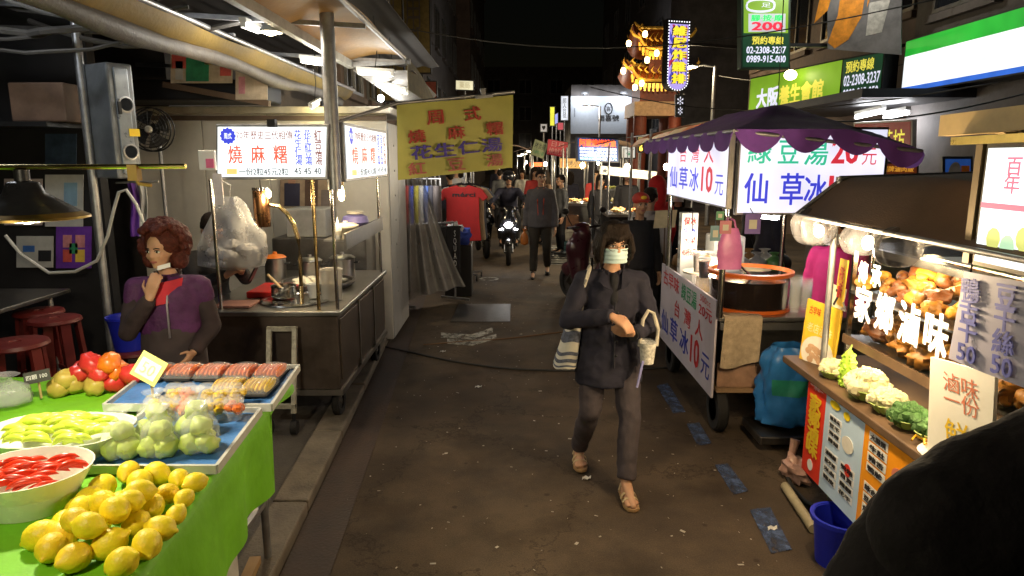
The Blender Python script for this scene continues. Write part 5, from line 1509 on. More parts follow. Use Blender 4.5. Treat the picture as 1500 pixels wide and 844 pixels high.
hr = thing('shirt_rail', 'ceiling rail with shirts behind the plastic curtain', 'rail', (-1.2, 10.2, 1.9))
zz = at(630, 272, Y=10.2).z + .1; MB().cyl((-1.8, 10.2, zz), (-1.05, 10.2, zz), .012).build('rail', GALV, hr)
t_ = MB().cyl((-1.6, 9.9, zz+.12), (-.9, 9.9, zz+.12), .016).build('tube', glow('assumed clothes stall tube', (1, .96, .88), 10), hr); MB().bar((-1.25, 9.9, zz+.13), (-1.25, 10.2, zz), .02).build('assumed_tube_arm', GALV, hr, smooth=False); lamp('assumed_tube_light', (-1.15, 9.8, zz+.06), 9, (1, .95, .86), hr, size=.15)  # tube lamp is assumed, put in behind the banner to light the t-shirts
for x in (-1.78, -1.06): MB().cyl((x, 10.2, 0), (x, 10.2, zz), .012).build('post', GALV, hr)
# folded stroller and bags behind the trousers
b = at(690, 372, Y=10.0); mb = MB()
r = thing('blue_bundle', 'blue and white bundle of clothes between the trousers and the shirts', 'clothes', (at(672, 350, Y=9.6).x, 9.6, .9))
c = at(672, 348, Y=9.6); st = MB(); st.ball(c, (.16, .1, .13), 18, 12, wob=.7, seed=4); st.build('blue_cloth', mat('blue cloth', (.03, .06, .35), .8, var=.3), r)
st = MB(); st.ball(c + V((-.06, -.03, .10)), (.11, .08, .10), 16, 10, wob=.7, seed=9); st.build('white_cloth', mat('printed cloth', (.4, .4, .42), .8, var=.5, scale=30), r)
bx = MB(); bx.bx(c.x-.2, 9.5, 0, c.x+.18, 9.9, c.z-.1); tag(bx.build('display_crate', SHOPW, smooth=False, bev=.01), 'dark display crate under the blue bundle', 'crate')
# ------------------------------------------------------------------ scooters
SCB = mat('black scooter paint', (.012, .012, .014), .25, var=.2, coat=.5)
SEATM = mat('scooter seat vinyl', (.02, .018, .018), .5, var=.3)
HEADL = glow('scooter headlamp', (1, .99, .95), 30)
def scooter(label, loc, rz, lights=True, paint=None, group=None):
    paint = paint or SCB
    r = thing('scooter', label, 'scooter', (0, 0, 0), group)       # faces -Y, wheels on z=0
    def wh(y):
        M = Matrix.Rotation(R(90), 3, 'Y')
        o = MB().lathe((0, y, .235), [(.15, -.045), (.215, -.045), (.235, -.02), (.235, .02), (.215, .045), (.15, .045), (.15, -.045)], 28, M=M).build('wheel', RUBBER, r)
        MB().lathe((0, y, .235), [(.001, -.05), (.04, -.05), (.05, -.02), (.15, -.02), (.15, .02), (.05, .02), (.04, .05), (.001, .05)], 20, M=M).build('rim', STEEL_D, o)
    wh(-.62); wh(.62)
    mb = MB(); cap(mb, V((0, -.36, .93)), V((0, -.46, .62)), .13, .16); cap(mb, V((0, -.46, .62)), V((0, -.40, .35)), .16, .13); mb.ball((0, -.44, .72), (.20, .13, .2), 16, 10)
    organic('front_shield', mb, paint, r, vox=.018, smooth=4)
    mb = MB(); mb.ball((0, -.60, .40), (.075, .24, .12), 16, 10); organic('front_fender', mb, paint, r, vox=.016, smooth=2)
    MB().bx(-.13, -.38, .27, .13, .12, .33).build('floorboard', BLACKP, r, smooth=False, bev=.02)
    mb = MB(); cap(mb, V((0, .12, .45)), V((0, .75, .62)), .14, .11); mb.ball((0, .42, .52), (.17, .38, .17), 18, 10); organic('rear_body', mb, paint, r, vox=.018, smooth=4)
    mb = MB(); cap(mb, V((0, .12, .73)), V((0, .72, .78)), .12, .10); mb.ball((0, .4, .73), (.15, .4, .07), 18, 10); organic('seat', mb, SEATM, r, vox=.016, smooth=3)
    MB().cyl((0, -.38, .85), (0, -.33, 1.02), .03).build('stem', BLACKP, r)
    MB().tube([(-.33, -.24, 1.03), (-.2, -.30, 1.03), (0, -.34, 1.01), (.2, -.30, 1.03), (.33, -.24, 1.03)], .017, 8).build('handlebar', BLACKP, r)
    mb = MB(); mb.ball((0, -.37, 1.0), (.15, .08, .08), 16, 10); mb.build('headset', paint, r)
    for s_ in (-1, 1):
        MB().tube([(s_*.2, -.3, 1.03), (s_*.25, -.32, 1.12), (s_*.29, -.32, 1.2)], .007, 6).build('mirror_stalk', BLACKP, r)
        mb = MB(); mb.ball((s_*.31, -.32, 1.24), (.06, .02, .04), 14, 8); mb.build('mirror', BLACKP, r)
        mb = MB(); mb.ball((s_*.13, -.575, .66), (.04, .015, .012), 12, 8, M=Matrix.Rotation(s_*.3, 3, 'Y')); mb.build('position_light', HEADL if lights else CLEARH, r)
        MB().cyl((s_*.07, -.38, .5), (s_*.07, -.62, .235), .022).build('fork_leg', STEEL_D, r)
    mb = MB(); mb.ball((0, -.60, .74), (.075, .03, .05), 18, 12); mb.build('headlight', HEADL if lights else CLEARH, r)
    MB().cyl((.17, .5, .3), (.17, .85, .36), .05).build('exhaust', STEEL_D, r)
    MB().box((0, .92, .55), (.17, .012, .1)).build('number_plate', WHITEP, r, smooth=False)
    if lights: lamp('beam', (0, -.68, .74), 1.2, (1, .97, .9), r, size=.05, kind='SPOT', spot=70).rotation_euler = (R(78), 0, R(180))
    r.location = loc; r.rotation_euler = (0, 0, rz)
    return r
# ------------------------------------------------------------------ grass jelly cart, right
RX0, RX1, RY0, RY1, RZ = 1.42, 2.5, 4.55, 6.25, .86
jc = thing('jelly_cart', 'wheeled drinks cart under a purple canopy at the right of the street', 'cart', (1.95, 5.4, 0))
MB().bx(RX0, RY0, RZ-.03, RX1, RY1, RZ).build('countertop', STEEL, jc, smooth=False, bev=.006)
MB().bx(RX0+.02, RY0+.25, .34, RX1-.02, RY1-.03, RZ-.03).build('cabinet', STEEL_D, jc, smooth=False, bev=.006)
MB().bx(RX0+.01, RY0, .32, RX1, RY1, .345).build('bottom_shelf', mat('worn plywood shelf', (.3, .19, .10), .7, var=.3), jc, smooth=False)
MB().bx(RX0+.02, RY0+.04, .35, RX0+.40, RY0+.06, .52).build('kick_board', mat('pinkish plywood', (.34, .2, .13), .7, var=.3), jc, smooth=False)
MB().bar((RX0+.01, RY0, RZ-.06), (RX1, RY0, RZ-.06), .03, .05).build('front_rail', STEEL, jc, smooth=False)
for x in (RX0+.06, RX1-.15):
    for y in (RY0+.12, RY1-.2):
        wheel(jc, (x, y, .165), .165, .075)
        MB().bar((x, y, .165), (x, y, .33), .05).build('axle_bracket', STEEL_D, jc, smooth=False)
for x, y in ((RX0, RY0), (RX1-.05, RY0+.02), (RX0, RY1-.1), (RX1-.05, RY1-.1)):
    MB().cyl((x, y, RZ), (x, y, 2.07), .021, n=14).build('post', CHROME, jc)
# lower board
LB = mat('pale lilac painted board', (.50, .47, .56), .5, var=.10, scale=3)
pl_ = Panel((RX0-.02, RY1+.05, .97), (RX0-.02, RY0+.03, .97), (RX0-.02, RY1+.05, .27))
lbo = pl_.face('menu_board', LB, jc, -.016, 0, bev=.003)
def lt(pan, st, u0, v0, u1, v1, m, par, **k): return pan.text(st, u0, v0, u1, v1, m, par, **k)
lt(pl_, '古早味', .06, .05, .40, .24, INK_RED, lbo, bold=.012); lt(pl_, '綠豆湯', .45, .06, .72, .25, INK_GREEN, lbo, bold=.012)
lt(pl_, '500cc', .77, .04, .93, .11, INK_RED, lbo); lt(pl_, '20元', .76, .14, .96, .26, INK_RED, lbo, bold=.015)
lt(pl_, '台', .33, .32, .43, .52, INK_RED, lbo, bold=.01); lt(pl_, '灣', .52, .32, .64, .52, INK_RED, lbo, bold=.01); lt(pl_, '人', .72, .32, .84, .52, INK_RED, lbo, bold=.01)
lt(pl_, '仙', .05, .58, .20, .86, INK_BLUE, lbo, bold=.015); lt(pl_, '草', .25, .58, .41, .86, INK_BLUE, lbo, bold=.015); lt(pl_, '冰', .46, .58, .62, .86, INK_BLUE, lbo, bold=.015)
lt(pl_, '10', .66, .56, .80, .86, INK_RED, lbo, bold=.025); lt(pl_, '元', .84, .62, .96, .86, INK_BLUE, lbo, bold=.01)
# lit sign boxes
SIGNR = glow('white lit sign face right', (.82, .82, 1.0), .95)
EMR2 = mat('lit crimson film', (.4, .02, .03), .5, var=0, emit=(.62, .03, .05), es=.85)
EMB2 = mat('lit ultramarine film', (.02, .03, .4), .5, var=0, emit=(.04, .05, .62), es=.85)
EMG2 = mat('lit sea green film', (.02, .3, .2), .5, var=0, emit=(.02, .5, .28), es=.85)
ps = Panel((RX0-.04, RY1-.12, 2.10), (RX0-.04, RY0-.10, 2.10), (RX0-.04, RY1-.12, 1.62))
mb = MB(); ps.box(mb, -.01, -.03, 1.005, 1.03, -.045, -.006); sb1 = mb.build('sign_box', STEEL_D, jc, smooth=False, bev=.004); sb1['label'] = 'white lit sign facing the street'
ps.face('sign_face', SIGNR, sb1, -.004, 0)
lt(ps, '台', .26, .16, .38, .42, EMR2, sb1, bold=.005); lt(ps, '灣', .47, .16, .60, .42, EMR2, sb1, bold=.005); lt(ps, '人', .68, .16, .82, .42, EMR2, sb1, bold=.005)
lt(ps, '仙', .06, .50, .21, .86, EMB2, sb1, bold=.015); lt(ps, '草', .26, .50, .42, .86, EMB2, sb1, bold=.015); lt(ps, '冰', .46, .50, .61, .86, EMB2, sb1, bold=.015); lt(ps, '10', .66, .48, .82, .84, EMR2, sb1, bold=.025); lt(ps, '元', .86, .58, .97, .86, EMB2, sb1)
pf = Panel((RX0+.05, RY0-.08, 2.11), (RX1-.10, RY0-.08, 2.11), (RX0+.05, RY0-.08, 1.58))
mb = MB(); pf.box(mb, -.01, -.03, 1.01, 1.03, -.06, -.006); sb2 = mb.build('sign_box', STEEL_D, jc, smooth=False, bev=.004); sb2['label'] = 'white lit sign facing the camera'
pf.face('sign_face', SIGNR, sb2, -.004, 0)
kx = .70      # lettering is on the part left of the neighbouring roof
for st, u0, u1, v0, v1, m, bo in (('綠', .05, .21, .10, .40, EMG2, .012), ('豆', .26, .40, .13, .40, EMG2, .012), ('湯', .44, .60, .13, .42, EMG2, .012), ('20', .63, .81, .12, .40, EMR2, .025), ('元', .84, .94, .22, .42, EMR2, 0),
                              ('仙', .04, .20, .52, .88, EMB2, .015), ('草', .29, .45, .52, .90, EMB2, .015), ('冰', .46, .61, .54, .90, EMB2, .015), ('10', .63, .81, .55, .88, EMR2, .02), ('元', .84, .94, .62, .86, EMR2, 0)):
    lt(pf, st, u0, v0, u1, v1, m, sb2, bold=bo)
# purple canopy
PURP = mat('purple canvas', (.15, .05, .30), .75, var=.2, scale=6, bump=.3, bscale=200)
cn = thing('purple_canopy', 'purple canvas canopy with a scalloped edge over the drinks cart', 'canopy', (2.0, 5.5, 2.05))
cx0, cx1, cy0, cy1 = 1.33, 2.46, 4.18, 6.9
def ez(x, y): return 2.10 - .18*max(0, (x-2.0)/.7)*max(0, 1-(y-cy0)/1.2)
def roofz(u, v):
    x = cx0 + (cx1-cx0)*u; y = cy0 + (cy1-cy0)*v
    k = min(1, min(u, 1-u)*2.2, min(v, 1-v)*3.4)
    return (x, y, ez(x, y) + .20*k**.9 - .03*math.sin(math.pi*k) + .008*noise.noise(V((x*5, y*5, 0))))
MB().sheet(roofz, 40, 50, thick=.004).build('roof_cloth', PURP, cn, angle=80)
def scal(a, b, n, drop):
    a, b = V(a), V(b); d = (b-a); nn = d.cross(V((0, 0, 1))).normalized()
    def fn(u, v):
        p = a + d*u; z = ez(p.x, p.y)
        s_ = abs(math.sin(u*math.pi*n))**.7
        return V((p.x, p.y, z - drop*v*(.25 + .75*s_))) + nn*(.02*v + .012*math.sin(u*n*6.3))
    return MB().sheet(fn, n*10, 5, thick=.003)
scal((cx0, cy0, 0), (cx1, cy0, 0), 4, .14).build('front_valance', PURP, cn, angle=80)
scal((cx0, cy1, 0), (cx0, cy0, 0), 8, .13).build('street_valance', PURP, cn, angle=80)
scal((cx1, cy0, 0), (cx1, cy1, 0), 8, .13).build('rear_valance', PURP, cn, angle=80)
for a, b in (((cx0, cy0), (cx1, cy0)), ((cx0, cy0), (cx0, cy1)), ((cx1, cy0), (cx1, cy1)), ((cx0, cy1), (cx1, cy1))):
    MB().cyl((a[0], a[1], ez(*a)-.01), (b[0], b[1], ez(*b)-.01), .012).build('frame_pipe', GALV, cn)
# beige towel
tw = MB()
def towel(u, v):
    if v < .12: return (RX0 + .03 + .26*u, RY0 + .10 - v*.9, RZ+.006)
    k = (v-.12)/.88
    return (RX0 + .03 + .26*u - .012*k, RY0 - .014 - .012*math.sin(u*8)*k, RZ + .004 - (.33 + .03*math.sin(u*3+1))*k)
tw.sheet(towel, 16, 20, thick=.006)
tag(tw.build('towel', mat('stained beige towel', (.46, .36, .24), .9, var=.25, scale=20, bump=.6, bscale=160), angle=80), 'stained beige towel draped over the front of the drinks cart', 'towel')
# blue bag with green print
bc2 = at(1143, 600, Y=4.4)
rb = thing('blue_sack', 'large blue plastic sack with a green print beside the cart wheel', 'sack', (bc2.x+.05, 4.4, .10))
def sack(u, v):
    a = u*2*math.pi
    z = .14 + .56*v
    w = (.20 if v > .02 else .02) * (1 + .22*noise.noise(V((math.cos(a)*2.2, math.sin(a)*2.2, v*3))) + .10*noise.noise(V((math.cos(a)*6, math.sin(a)*6, v*8))) - .5*max(0, v-.7) + .10*math.sin(a*7+v*5)*max(0, v-.35))
    if v > .94: w *= .82
    return V((bc2.x + .06 + math.cos(a)*w*1.0, 4.43 + math.sin(a)*w*.62, z))
MB().sheet(sack, 48, 24).build('bag', mat('blue plastic sack', (.025, .15, .42), .35, var=.2, scale=6, bump=.5, bscale=16), rb, angle=80)
MB().sheet(lambda u, v: sack(.62 + .22*u, .42 + .20*v) + V((0, -.004, 0)), 14, 6).build('print', mat('green sack print', (.02, .2, .14), .5, var=.3), rb, angle=80)
MB().bx(bc2.x-.18, 4.25, .06, bc2.x+.35, 4.62, .12).build('platform', STEEL_D, jc, smooth=False, bev=.01)
MB().bar((bc2.x+.08, 4.6, .12), (bc2.x+.08, 4.6, .34), .05).build('hanger_bar', STEEL_D, jc, smooth=False)
# tub of grass jelly
tb_ = V((1.735, 4.90, RZ+.001)); jr = .285
jt = thing('jelly_tub', 'clear round tub of black grass jelly with orange rims on the cart', 'tub', tb_)
ORG = mat('orange plastic rim', (.62, .13, .02), .4, var=.15)
MB().lathe(tb_, [(.001, .012), (jr-.016, .012), (jr-.012, .215), (.001, .215)], 40).build('jelly', mat('black jelly', (.012, .007, .006), .12, var=.2), jt)
MB().open_lathe(tb_, [(jr-.012, .02), (jr-.006, .26)], 40).build('wall', mat('thin clear wall', (.05, .05, .05), .25, var=0, alpha=.08), jt)
MB().open_lathe(tb_, [(jr-.02, 0), (jr+.004, 0), (jr+.006, .022), (jr-.014, .024)], 40).build('base_rim', ORG, jt)
MB().open_lathe(tb_, [(jr-.014, .25), (jr+.012, .25), (jr+.014, .275), (jr-.01, .28), (jr-.014, .25)], 40).build('top_rim', ORG, jt)
MB().cyl(tb_ + V((.05, .0, .18)), tb_ + V((-.12, -.08, .33)), .008).build('ladle', CHROME, jt)
# cups of dark drink on a small lit stand
ds = V((1.56, 5.5, RZ+.001)); st_ = thing('drink_stand', 'round tray stand holding the sample drinks on the cart', 'stand', ds)
MB().lathe(ds, [(.16, .15), (.165, .165), (.001, .165)], 28).build('tray', CREAM, st_); MB().cyl(ds, ds + V((0, 0, .15)), .06, .05).build('column', mat('yellow tin', (.5, .38, .1), .5), st_)
DRK = mat('dark tea', (.02, .008, .004), .1, var=0)
def cup(label, c, h=.13, r0=.038, r1=.048, fill=DRK, lid=True):
    r = thing('drink_cup', label, 'drink', c, 'sample drinks on the cart'); c = V(c)
    MB().lathe(c, [(.001, .003), (r0-.003, .003), (r1-.006, h*.86), (.001, h*.86)], 20).build('drink', fill, r)
    MB().open_lathe(c, [(r0, 0), (r1, h)], 20).build('cup', CLEARH, r)
    if lid: MB().lathe(c + V((0, 0, h)), [(r1+.002, 0), (r1, .006), (.001, .007)], 20).build('lid', mat('white cup lid', (.7, .68, .62), .4), r)
cup('tall dark drink cup left on the tray stand', ds + V((-.05, -.05, .166)), .16, .042, .054)
cup('amber drink cup right behind the tall dark one', ds + V((.06, .03, .166)), .15, .04, .05, mat('amber tea', (.4, .18, .02), .1, var=0))
cup('dark drink cup left of two before the jelly tub', V((1.49, 5.22, 1.02)), .15, .04, .05)
cup('dark drink cup right of two before the jelly tub', V((1.61, 5.30, 1.02)), .15, .04, .05)
mb = MB(); mb.bx(1.44, 5.17, RZ+.002, 1.68, 5.38, RZ+.158)
tag(mb.build('cup_rack', CLEARH, smooth=False), 'clear little rack carrying two dark drinks by the jelly tub', 'rack')
# the rack's lamp
lr = thing('counter_lamp', 'small warm lamp shining between the drinks on the cart', 'lamp', (1.52, 5.22, RZ+.16)); 
MB().lathe((1.55, 5.25, RZ+.159), [(.03, 0), (.03, .012), (.022, .018), (.001, .02)], 16).build('lens', glow('warm counter lamp', (1, .72, .42), 25), lr); lamp('lamp_light', (1.55, 5.25, RZ+.25), 4, (1, .7, .45), lr, size=.04)
MB().lathe((1.55, 5.25, RZ+.1586), [(.034, 0), (.034, .006), (.030, .008)], 16).build('housing', CREAM, lr)
# price list box lit by a lamp
pb_ = V((1.50, 5.75, RZ+.001)); r = thing('price_stand', 'white price stand with red and blue squares on the cart', 'price stand', pb_)
MB().bx(pb_.x-.07, pb_.y, RZ+.001, pb_.x+.07, pb_.y+.10, RZ+.62).build('column', WHITEP, r, smooth=False, bev=.005)
pq = Panel((pb_.x-.065, pb_.y-.002, RZ+.60), (pb_.x+.065, pb_.y-.002, RZ+.60), (pb_.x-.065, pb_.y-.002, RZ+.22))
pq.text('保冰', .1, .05, .9, .22, INK_RED, r, bold=.02); pq.text('刨冰', .1, .26, .9, .43, INK_BLUE, r, bold=.02); pq.text('水果', .1, .47, .9, .64, INK_RED, r, bold=.02); pq.text('45杯5元', .05, .74, .95, .9, INK_RED, r, bold=.02)
psd = Panel((pb_.x-.0705, pb_.y+.10, RZ+.60), (pb_.x-.0705, pb_.y, RZ+.60), (pb_.x-.0705, pb_.y+.10, RZ+.1))
for i in range(6):
    for j in range(2): psd.text('冰湯茶豆奶米花仁紅綠仙草'[i*2+j], .1+.42*j, .04+i*.155, .42+.42*j, .13+i*.155, INK_BLACK, r)
lamp('price_light', (pb_.x-.02, pb_.y-.16, RZ+.42), 2.5, (1, .85, .6), r, size=.03)
MB().ball((pb_.x-.02, pb_.y-.16, RZ+.45), (.016, .016, .022)).build('bulb', glow('tiny warm bulb', (1, .85, .6), 20), r); MB().tube([(pb_.x-.02, pb_.y-.16, RZ+.47), (pb_.x-.01, pb_.y-.1, RZ+.64), (pb_.x, pb_.y+.04, RZ+.62)], .004, 5).build('gooseneck', BLACKP, r)
r = thing('ice_machine', 'small white machine behind the drinks on the cart', 'machine', (1.80, 5.85, RZ))
MB().bx(1.72, 5.75, RZ+.002, 1.98, 6.05, RZ+.42).build('body', WHITEP, r, smooth=False, bev=.015); MB().bx(1.745, 5.743, RZ+.06, 1.955, 5.75, RZ+.38).build('door', mat('pale machine door', (.55, .56, .58), .3), r, smooth=False, bev=.004); MB().bx(1.93, 5.73, RZ+.18, 1.945, 5.743, RZ+.26).build('handle', BLACKP, r, smooth=False)
# steel pot, cup stacks, jar
b = V((1.98, 5.5, RZ+.001)); r = thing('steel_pot', 'lidded steel stock pot behind the jelly tub', 'pot', b)
MB().lathe(b, [(.12, 0), (.12, .17), (.126, .172), (.126, .18)], 28).build('pot', STEEL, r); MB().lathe(b + V((0, 0, .181)), [(.128, 0), (.10, .02), (.001, .025)], 28).build('lid', mat('yellowish lid', (.55, .45, .25), .4), r); MB().lathe(b + V((0, 0, .206)), [(.015, 0), (.018, .02), (.001, .022)], 12).build('knob', BLACKP, r)
for k, (x, y, n, lab) in enumerate([(1.90, 4.72, 9, 'left stack of clear cups at the cart corner'), (1.99, 4.70, 12, 'middle tall stack of clear cups at the cart corner'), (2.08, 4.74, 10, 'right stack of clear cups at the cart corner')]):
    r = thing('cup_stack', lab, 'cups', (x, y, RZ+.001), 'stacks of clear cups')
    for i in range(n):
        MB().open_lathe((x, y, RZ+.002+i*.0145), [(.032, 0), (.042, .10), (.0445, .102)], 18).build('cup', CLEARH, r)
b = V((1.80, 4.80, RZ+.001)); r = thing('glass_jar', 'small clear jar between the jelly tub and the cups', 'jar', b)
MB().open_lathe(b, [(.045, 0), (.05, .01), (.05, .13), (.04, .15), (.04, .17)], 20).build('jar', CLEARH, r); MB().lathe(b, [(.001, .004), (.045, .004), (.045, .05), (.001, .05)], 16).build('contents', mat('pink sugar', (.5, .25, .18), .8), r)
# pink bag, cards hanging from the front left post
c = at(1068, 365, Y=4.46); r = thing('pink_bag', 'pink plastic bag hanging from the front post of the drinks cart', 'plastic bag', (c.x, 4.46, c.z-.13))
def pbag(u, v):
    a = u*2*math.pi; w = (.045 + .035*min(1, v*2.5))*(1 + .12*noise.noise(V((math.cos(a)*2, math.sin(a)*2, v*4))))
    return V((c.x + math.cos(a)*w, 4.44 + math.sin(a)*w*.35, c.z + .14 - .27*v))
MB().sheet(pbag, 24, 14).build('bag', mat('pink bag plastic', (.58, .17, .40), .4, var=.15, alpha=.9, bump=.3, bscale=20), r, angle=80)
for s_ in (-1, 1): MB().tube([V((c.x+s_*.03, 4.44, c.z+.14)), V((c.x+s_*.02, 4.45, c.z+.19)), V((RX0+.0, 4.52, c.z+.21))], .006, 6).build('handle', MATS['pink bag plastic'], r)
MB().tube([(RX0, 4.5, c.z+.21), (RX0, 4.44, c.z+.21)], .005, 6).build('hook', GALV, jc)
for k, (px, py, w, h, m, lab) in enumerate([(1048, 342, .065, .10, mat('teal card', (.10, .2, .24), .5), 'teal payment card hanging left of the pink bag'), (1055, 316, .05, .055, mat('green card', (.05, .2, .09), .5), 'green card clipped above the teal payment card'), (1063, 333, .075, .085, mat('dusty pink card', (.4, .13, .16), .5), 'dusty pink card behind the pink bag'), (1103, 328, .10, .13, mat('violet card', (.13, .08, .28), .5), 'violet framed payment card under the front sign')]):
    q = at(px, py, Y=4.41 - .006*k); pan = Panel(q + V((-w/2, 0, h/2)), q + V((w/2, 0, h/2)), q + V((-w/2, 0, -h/2)))
    r = thing('payment_card', lab, 'card', pan.p(.5, 1)); pan.face('card', m, r, -.004, 0)
    mb = MB(); pan.box(mb, .25, .3, .75, .75, .0005, .002); mb.build('plain_patch', mat('pale card patch', (.4, .38, .3), .5), r, smooth=False)
    MB().tube([pan.p(.5, .02, -.001), V((q.x, 4.46, 1.61))], .003, 5).build('string', WIRE, r)
tube_lamp('short white tube glowing under the front sign of the drinks cart', at(1112, 317, Y=4.9), at(1138, 320, Y=5.0), 5, (1, .98, .95), 14)

# ------------------------------------------------------------------ braised food stall, near right
SX, SZ = 1.585, .82
bs = thing('braised_food_stall', 'brightly lit braised food stall at the right edge', 'stall', (2.1, 2.4, 0))
WOODC = mat('brown counter edge', (.11, .065, .035), .6, var=.3)
MB().bx(SX-.03, .9, SZ-.04, 2.7, 3.78, SZ).build('countertop', WOODC, bs, smooth=False, bev=.006)
MB().bx(SX+.03, 1.0, .3, 2.6, 3.44, SZ-.04).build('cabinet', STEEL_D, bs, smooth=False)
for y in (1.2, 3.3): wheel(bs, (SX+.16, y, .15), .15, .06); MB().bar((SX+.16, y, .15), (SX+.16, y, .31), .05).build('bracket', STEEL_D, bs, smooth=False)
for x in (2.5,):
    for y in (1.2, 3.3): wheel(bs, (x, y, .15), .15, .06); MB().bar((x, y, .15), (x, y, .31), .05).build('bracket', STEEL_D, bs, smooth=False)
# front menu board facing the street
pm = Panel((SX-.012, 3.46, SZ-.005), (SX-.012, 1.2, SZ-.005), (SX-.012, 3.46, .28))
fb = pm.face('front_board', mat('glossy board', (.5, .5, .5), .35), bs, -.015, 0)
def seg(y0, y1): return (3.46-y0)/2.26, (3.46-y1)/2.26
def band(y0, y1, m, d=.0015, v0=0, v1=1):
    u0, u1 = seg(y0, y1); mb = MB(); pm.box(mb, u0, v0, u1, v1, .0005, d); return mb.build('printed_panel', m, fb, smooth=False)
B_RED = mat('glossy red print', (.75, .045, .02), .35, var=.08); B_BLUE = mat('glossy sky print', (.5, .66, .85), .35, var=.10, scale=4); B_ORA = mat('glossy orange print', (.85, .32, .015), .35, var=.10, scale=4); B_YEL = mat('glossy yellow print', (.8, .6, .02), .35, var=.1)
band(3.46, 3.25, B_RED); band(3.25, 2.87, B_BLUE); band(2.87, 2.49, B_ORA); band(2.49, 2.1, B_YEL); band(2.1, 1.2, B_BLUE)
def bt2(st, y0, y1, v0, v1, m, **k):
    u0, u1 = seg(y0, y1); pm.text(st, u0, v0, u1, v1, m, fb, lift=.004, **k)
bt2('一傳承一', 3.43, 3.28, .06, .12, INK_WHITE); bt2('家\n鄉\n滷\n味', 3.42, 3.29, .16, .78, INK_YEL, bold=.04)
def tabs(y0, y1, v0, v1, rows, cols, words):
    for i in range(rows):
        for j in range(cols):
            ya = y0 + (y1-y0)*(j+.08)/cols; yb = y0 + (y1-y0)*(j+.92)/cols
            va = v0 + (v1-v0)*(i+.08)/rows; vb = v0 + (v1-v0)*(i+.9)/rows
            u0, u1 = seg(ya, yb); mb = MB(); pm.box(mb, u0, va, u1, vb, .002, .003); mb.build('menu_tab', mat('white tab', (.75, .75, .75), .5, var=.05), fb, smooth=False)
            bt2(words[(i*cols+j) % len(words)], ya + (yb-ya)*.1, yb - (yb-ya)*.1, va + (vb-va)*.18, vb - (vb-va)*.18, INK_BLACK, bold=.03)
tabs(3.21, 3.06, .22, .50, 4, 1, ['豬耳朵', '豆干', '海帶', '雞翅']); tabs(3.23, 2.90, .56, .88, 4, 2, ['滷豬腳', '鴨翅', '甜不辣', '百頁', '米血', '雞腳', '豬皮', '花干'])
tabs(2.84, 2.66, .10, .46, 4, 1, ['大腸頭', '牛肚', '豬舌', '鴨胗']); tabs(2.84, 2.56, .54, .92, 4, 2, ['綜合', '素雞', '豆皮', '貢丸', '魚板', '蘿蔔', '玉米', '蛋'])
tabs(2.44, 2.2, .2, .7, 4, 1, ['雞爪', '鴨頭', '牛腱', '鴨脖'])
def blob(y, v, ry, rv, m):
    u, _ = seg(y, y); c = pm.p(u, v, .003); poly = [(math.cos(2*math.pi*i/20)*ry, math.sin(2*math.pi*i/20)*rv) for i in range(20)]
    MB().prism(poly, c, pm.Rv, pm.Uv, pm.N*.002).build('printed_dish', m, fb, smooth=False)
blob(3.0, .38, .055, .04, mat('dish white', (.7, .68, .62), .4)); blob(2.98, .60, .03, .03, B_RED); blob(3.15, .12, .05, .02, B_YEL); blob(3.03, .14, .03, .02, B_YEL)
blob(2.58, .30, .05, .035, mat('dish pink', (.6, .2, .14), .4)); blob(2.76, .82, .06, .04, MATS['dish white']); blob(2.36, .14, .07, .05, mat('dish meat', (.5, .14, .07), .4)); blob(3.36, .88, .03, .03, INK_WHITE)
# glass case
GX = 1.69; gy0, gy1, gz0, gz1 = 1.75, 3.36, 1.05, 1.50
case = MB().bx(GX, gy0, gz0-.02, 2.35, gy1, gz0).build('lower_shelf', STEEL, bs, smooth=False)
MB().bx(GX-.012, gy0, gz0-.035, GX, gy1, gz0+.008).build('shelf_edge', WOODC, bs, smooth=False)
for y in (gy0, gy1-.02): MB().bx(GX, y, SZ, GX+.02, y+.02, gz1).build('upright', CHROME, bs, smooth=False)
for y in (gy0, gy1-.02): MB().bx(2.33, y, SZ, 2.35, y+.02, gz1).build('upright', CHROME, bs, smooth=False)
MB().bx(GX-.01, gy0-.02, gz1, 2.37, gy1+.02, gz1+.018).build('case_top', mat('clear case top', (.1, .1, .09), .15, var=0, alpha=.2), bs, smooth=False)
MB().bx(GX-.015, gy0-.02, gz1-.012, GX, gy1+.02, gz1+.02).build('top_rail', CHROME, bs, smooth=False)
MB().bx(GX, gy0, 1.27, 2.3, gy1, 1.28).build('upper_shelf', STEEL, bs, smooth=False)
GLASS = mat('case glass', (.01, .012, .01), .03, var=0, alpha=.06)
MB().bx(GX-.008, gy0, gz0+.01, GX-.004, gy1, gz1-.012).build('front_glass', GLASS, bs, smooth=False)
MB().bx(GX, gy1+.001, gz0+.01, 2.33, gy1+.005, gz1-.012).build('end_glass', GLASS, bs, smooth=False)
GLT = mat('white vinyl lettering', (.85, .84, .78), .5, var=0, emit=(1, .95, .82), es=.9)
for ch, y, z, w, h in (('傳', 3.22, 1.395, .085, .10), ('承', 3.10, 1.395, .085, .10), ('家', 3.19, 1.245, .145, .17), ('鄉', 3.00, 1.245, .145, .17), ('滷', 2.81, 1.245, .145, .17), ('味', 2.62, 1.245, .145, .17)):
    text(ch, (GX-.010, y, z), w, h, V((0, -1, 0)), V((0, 0, 1)), GLT, bs, bold=.035)
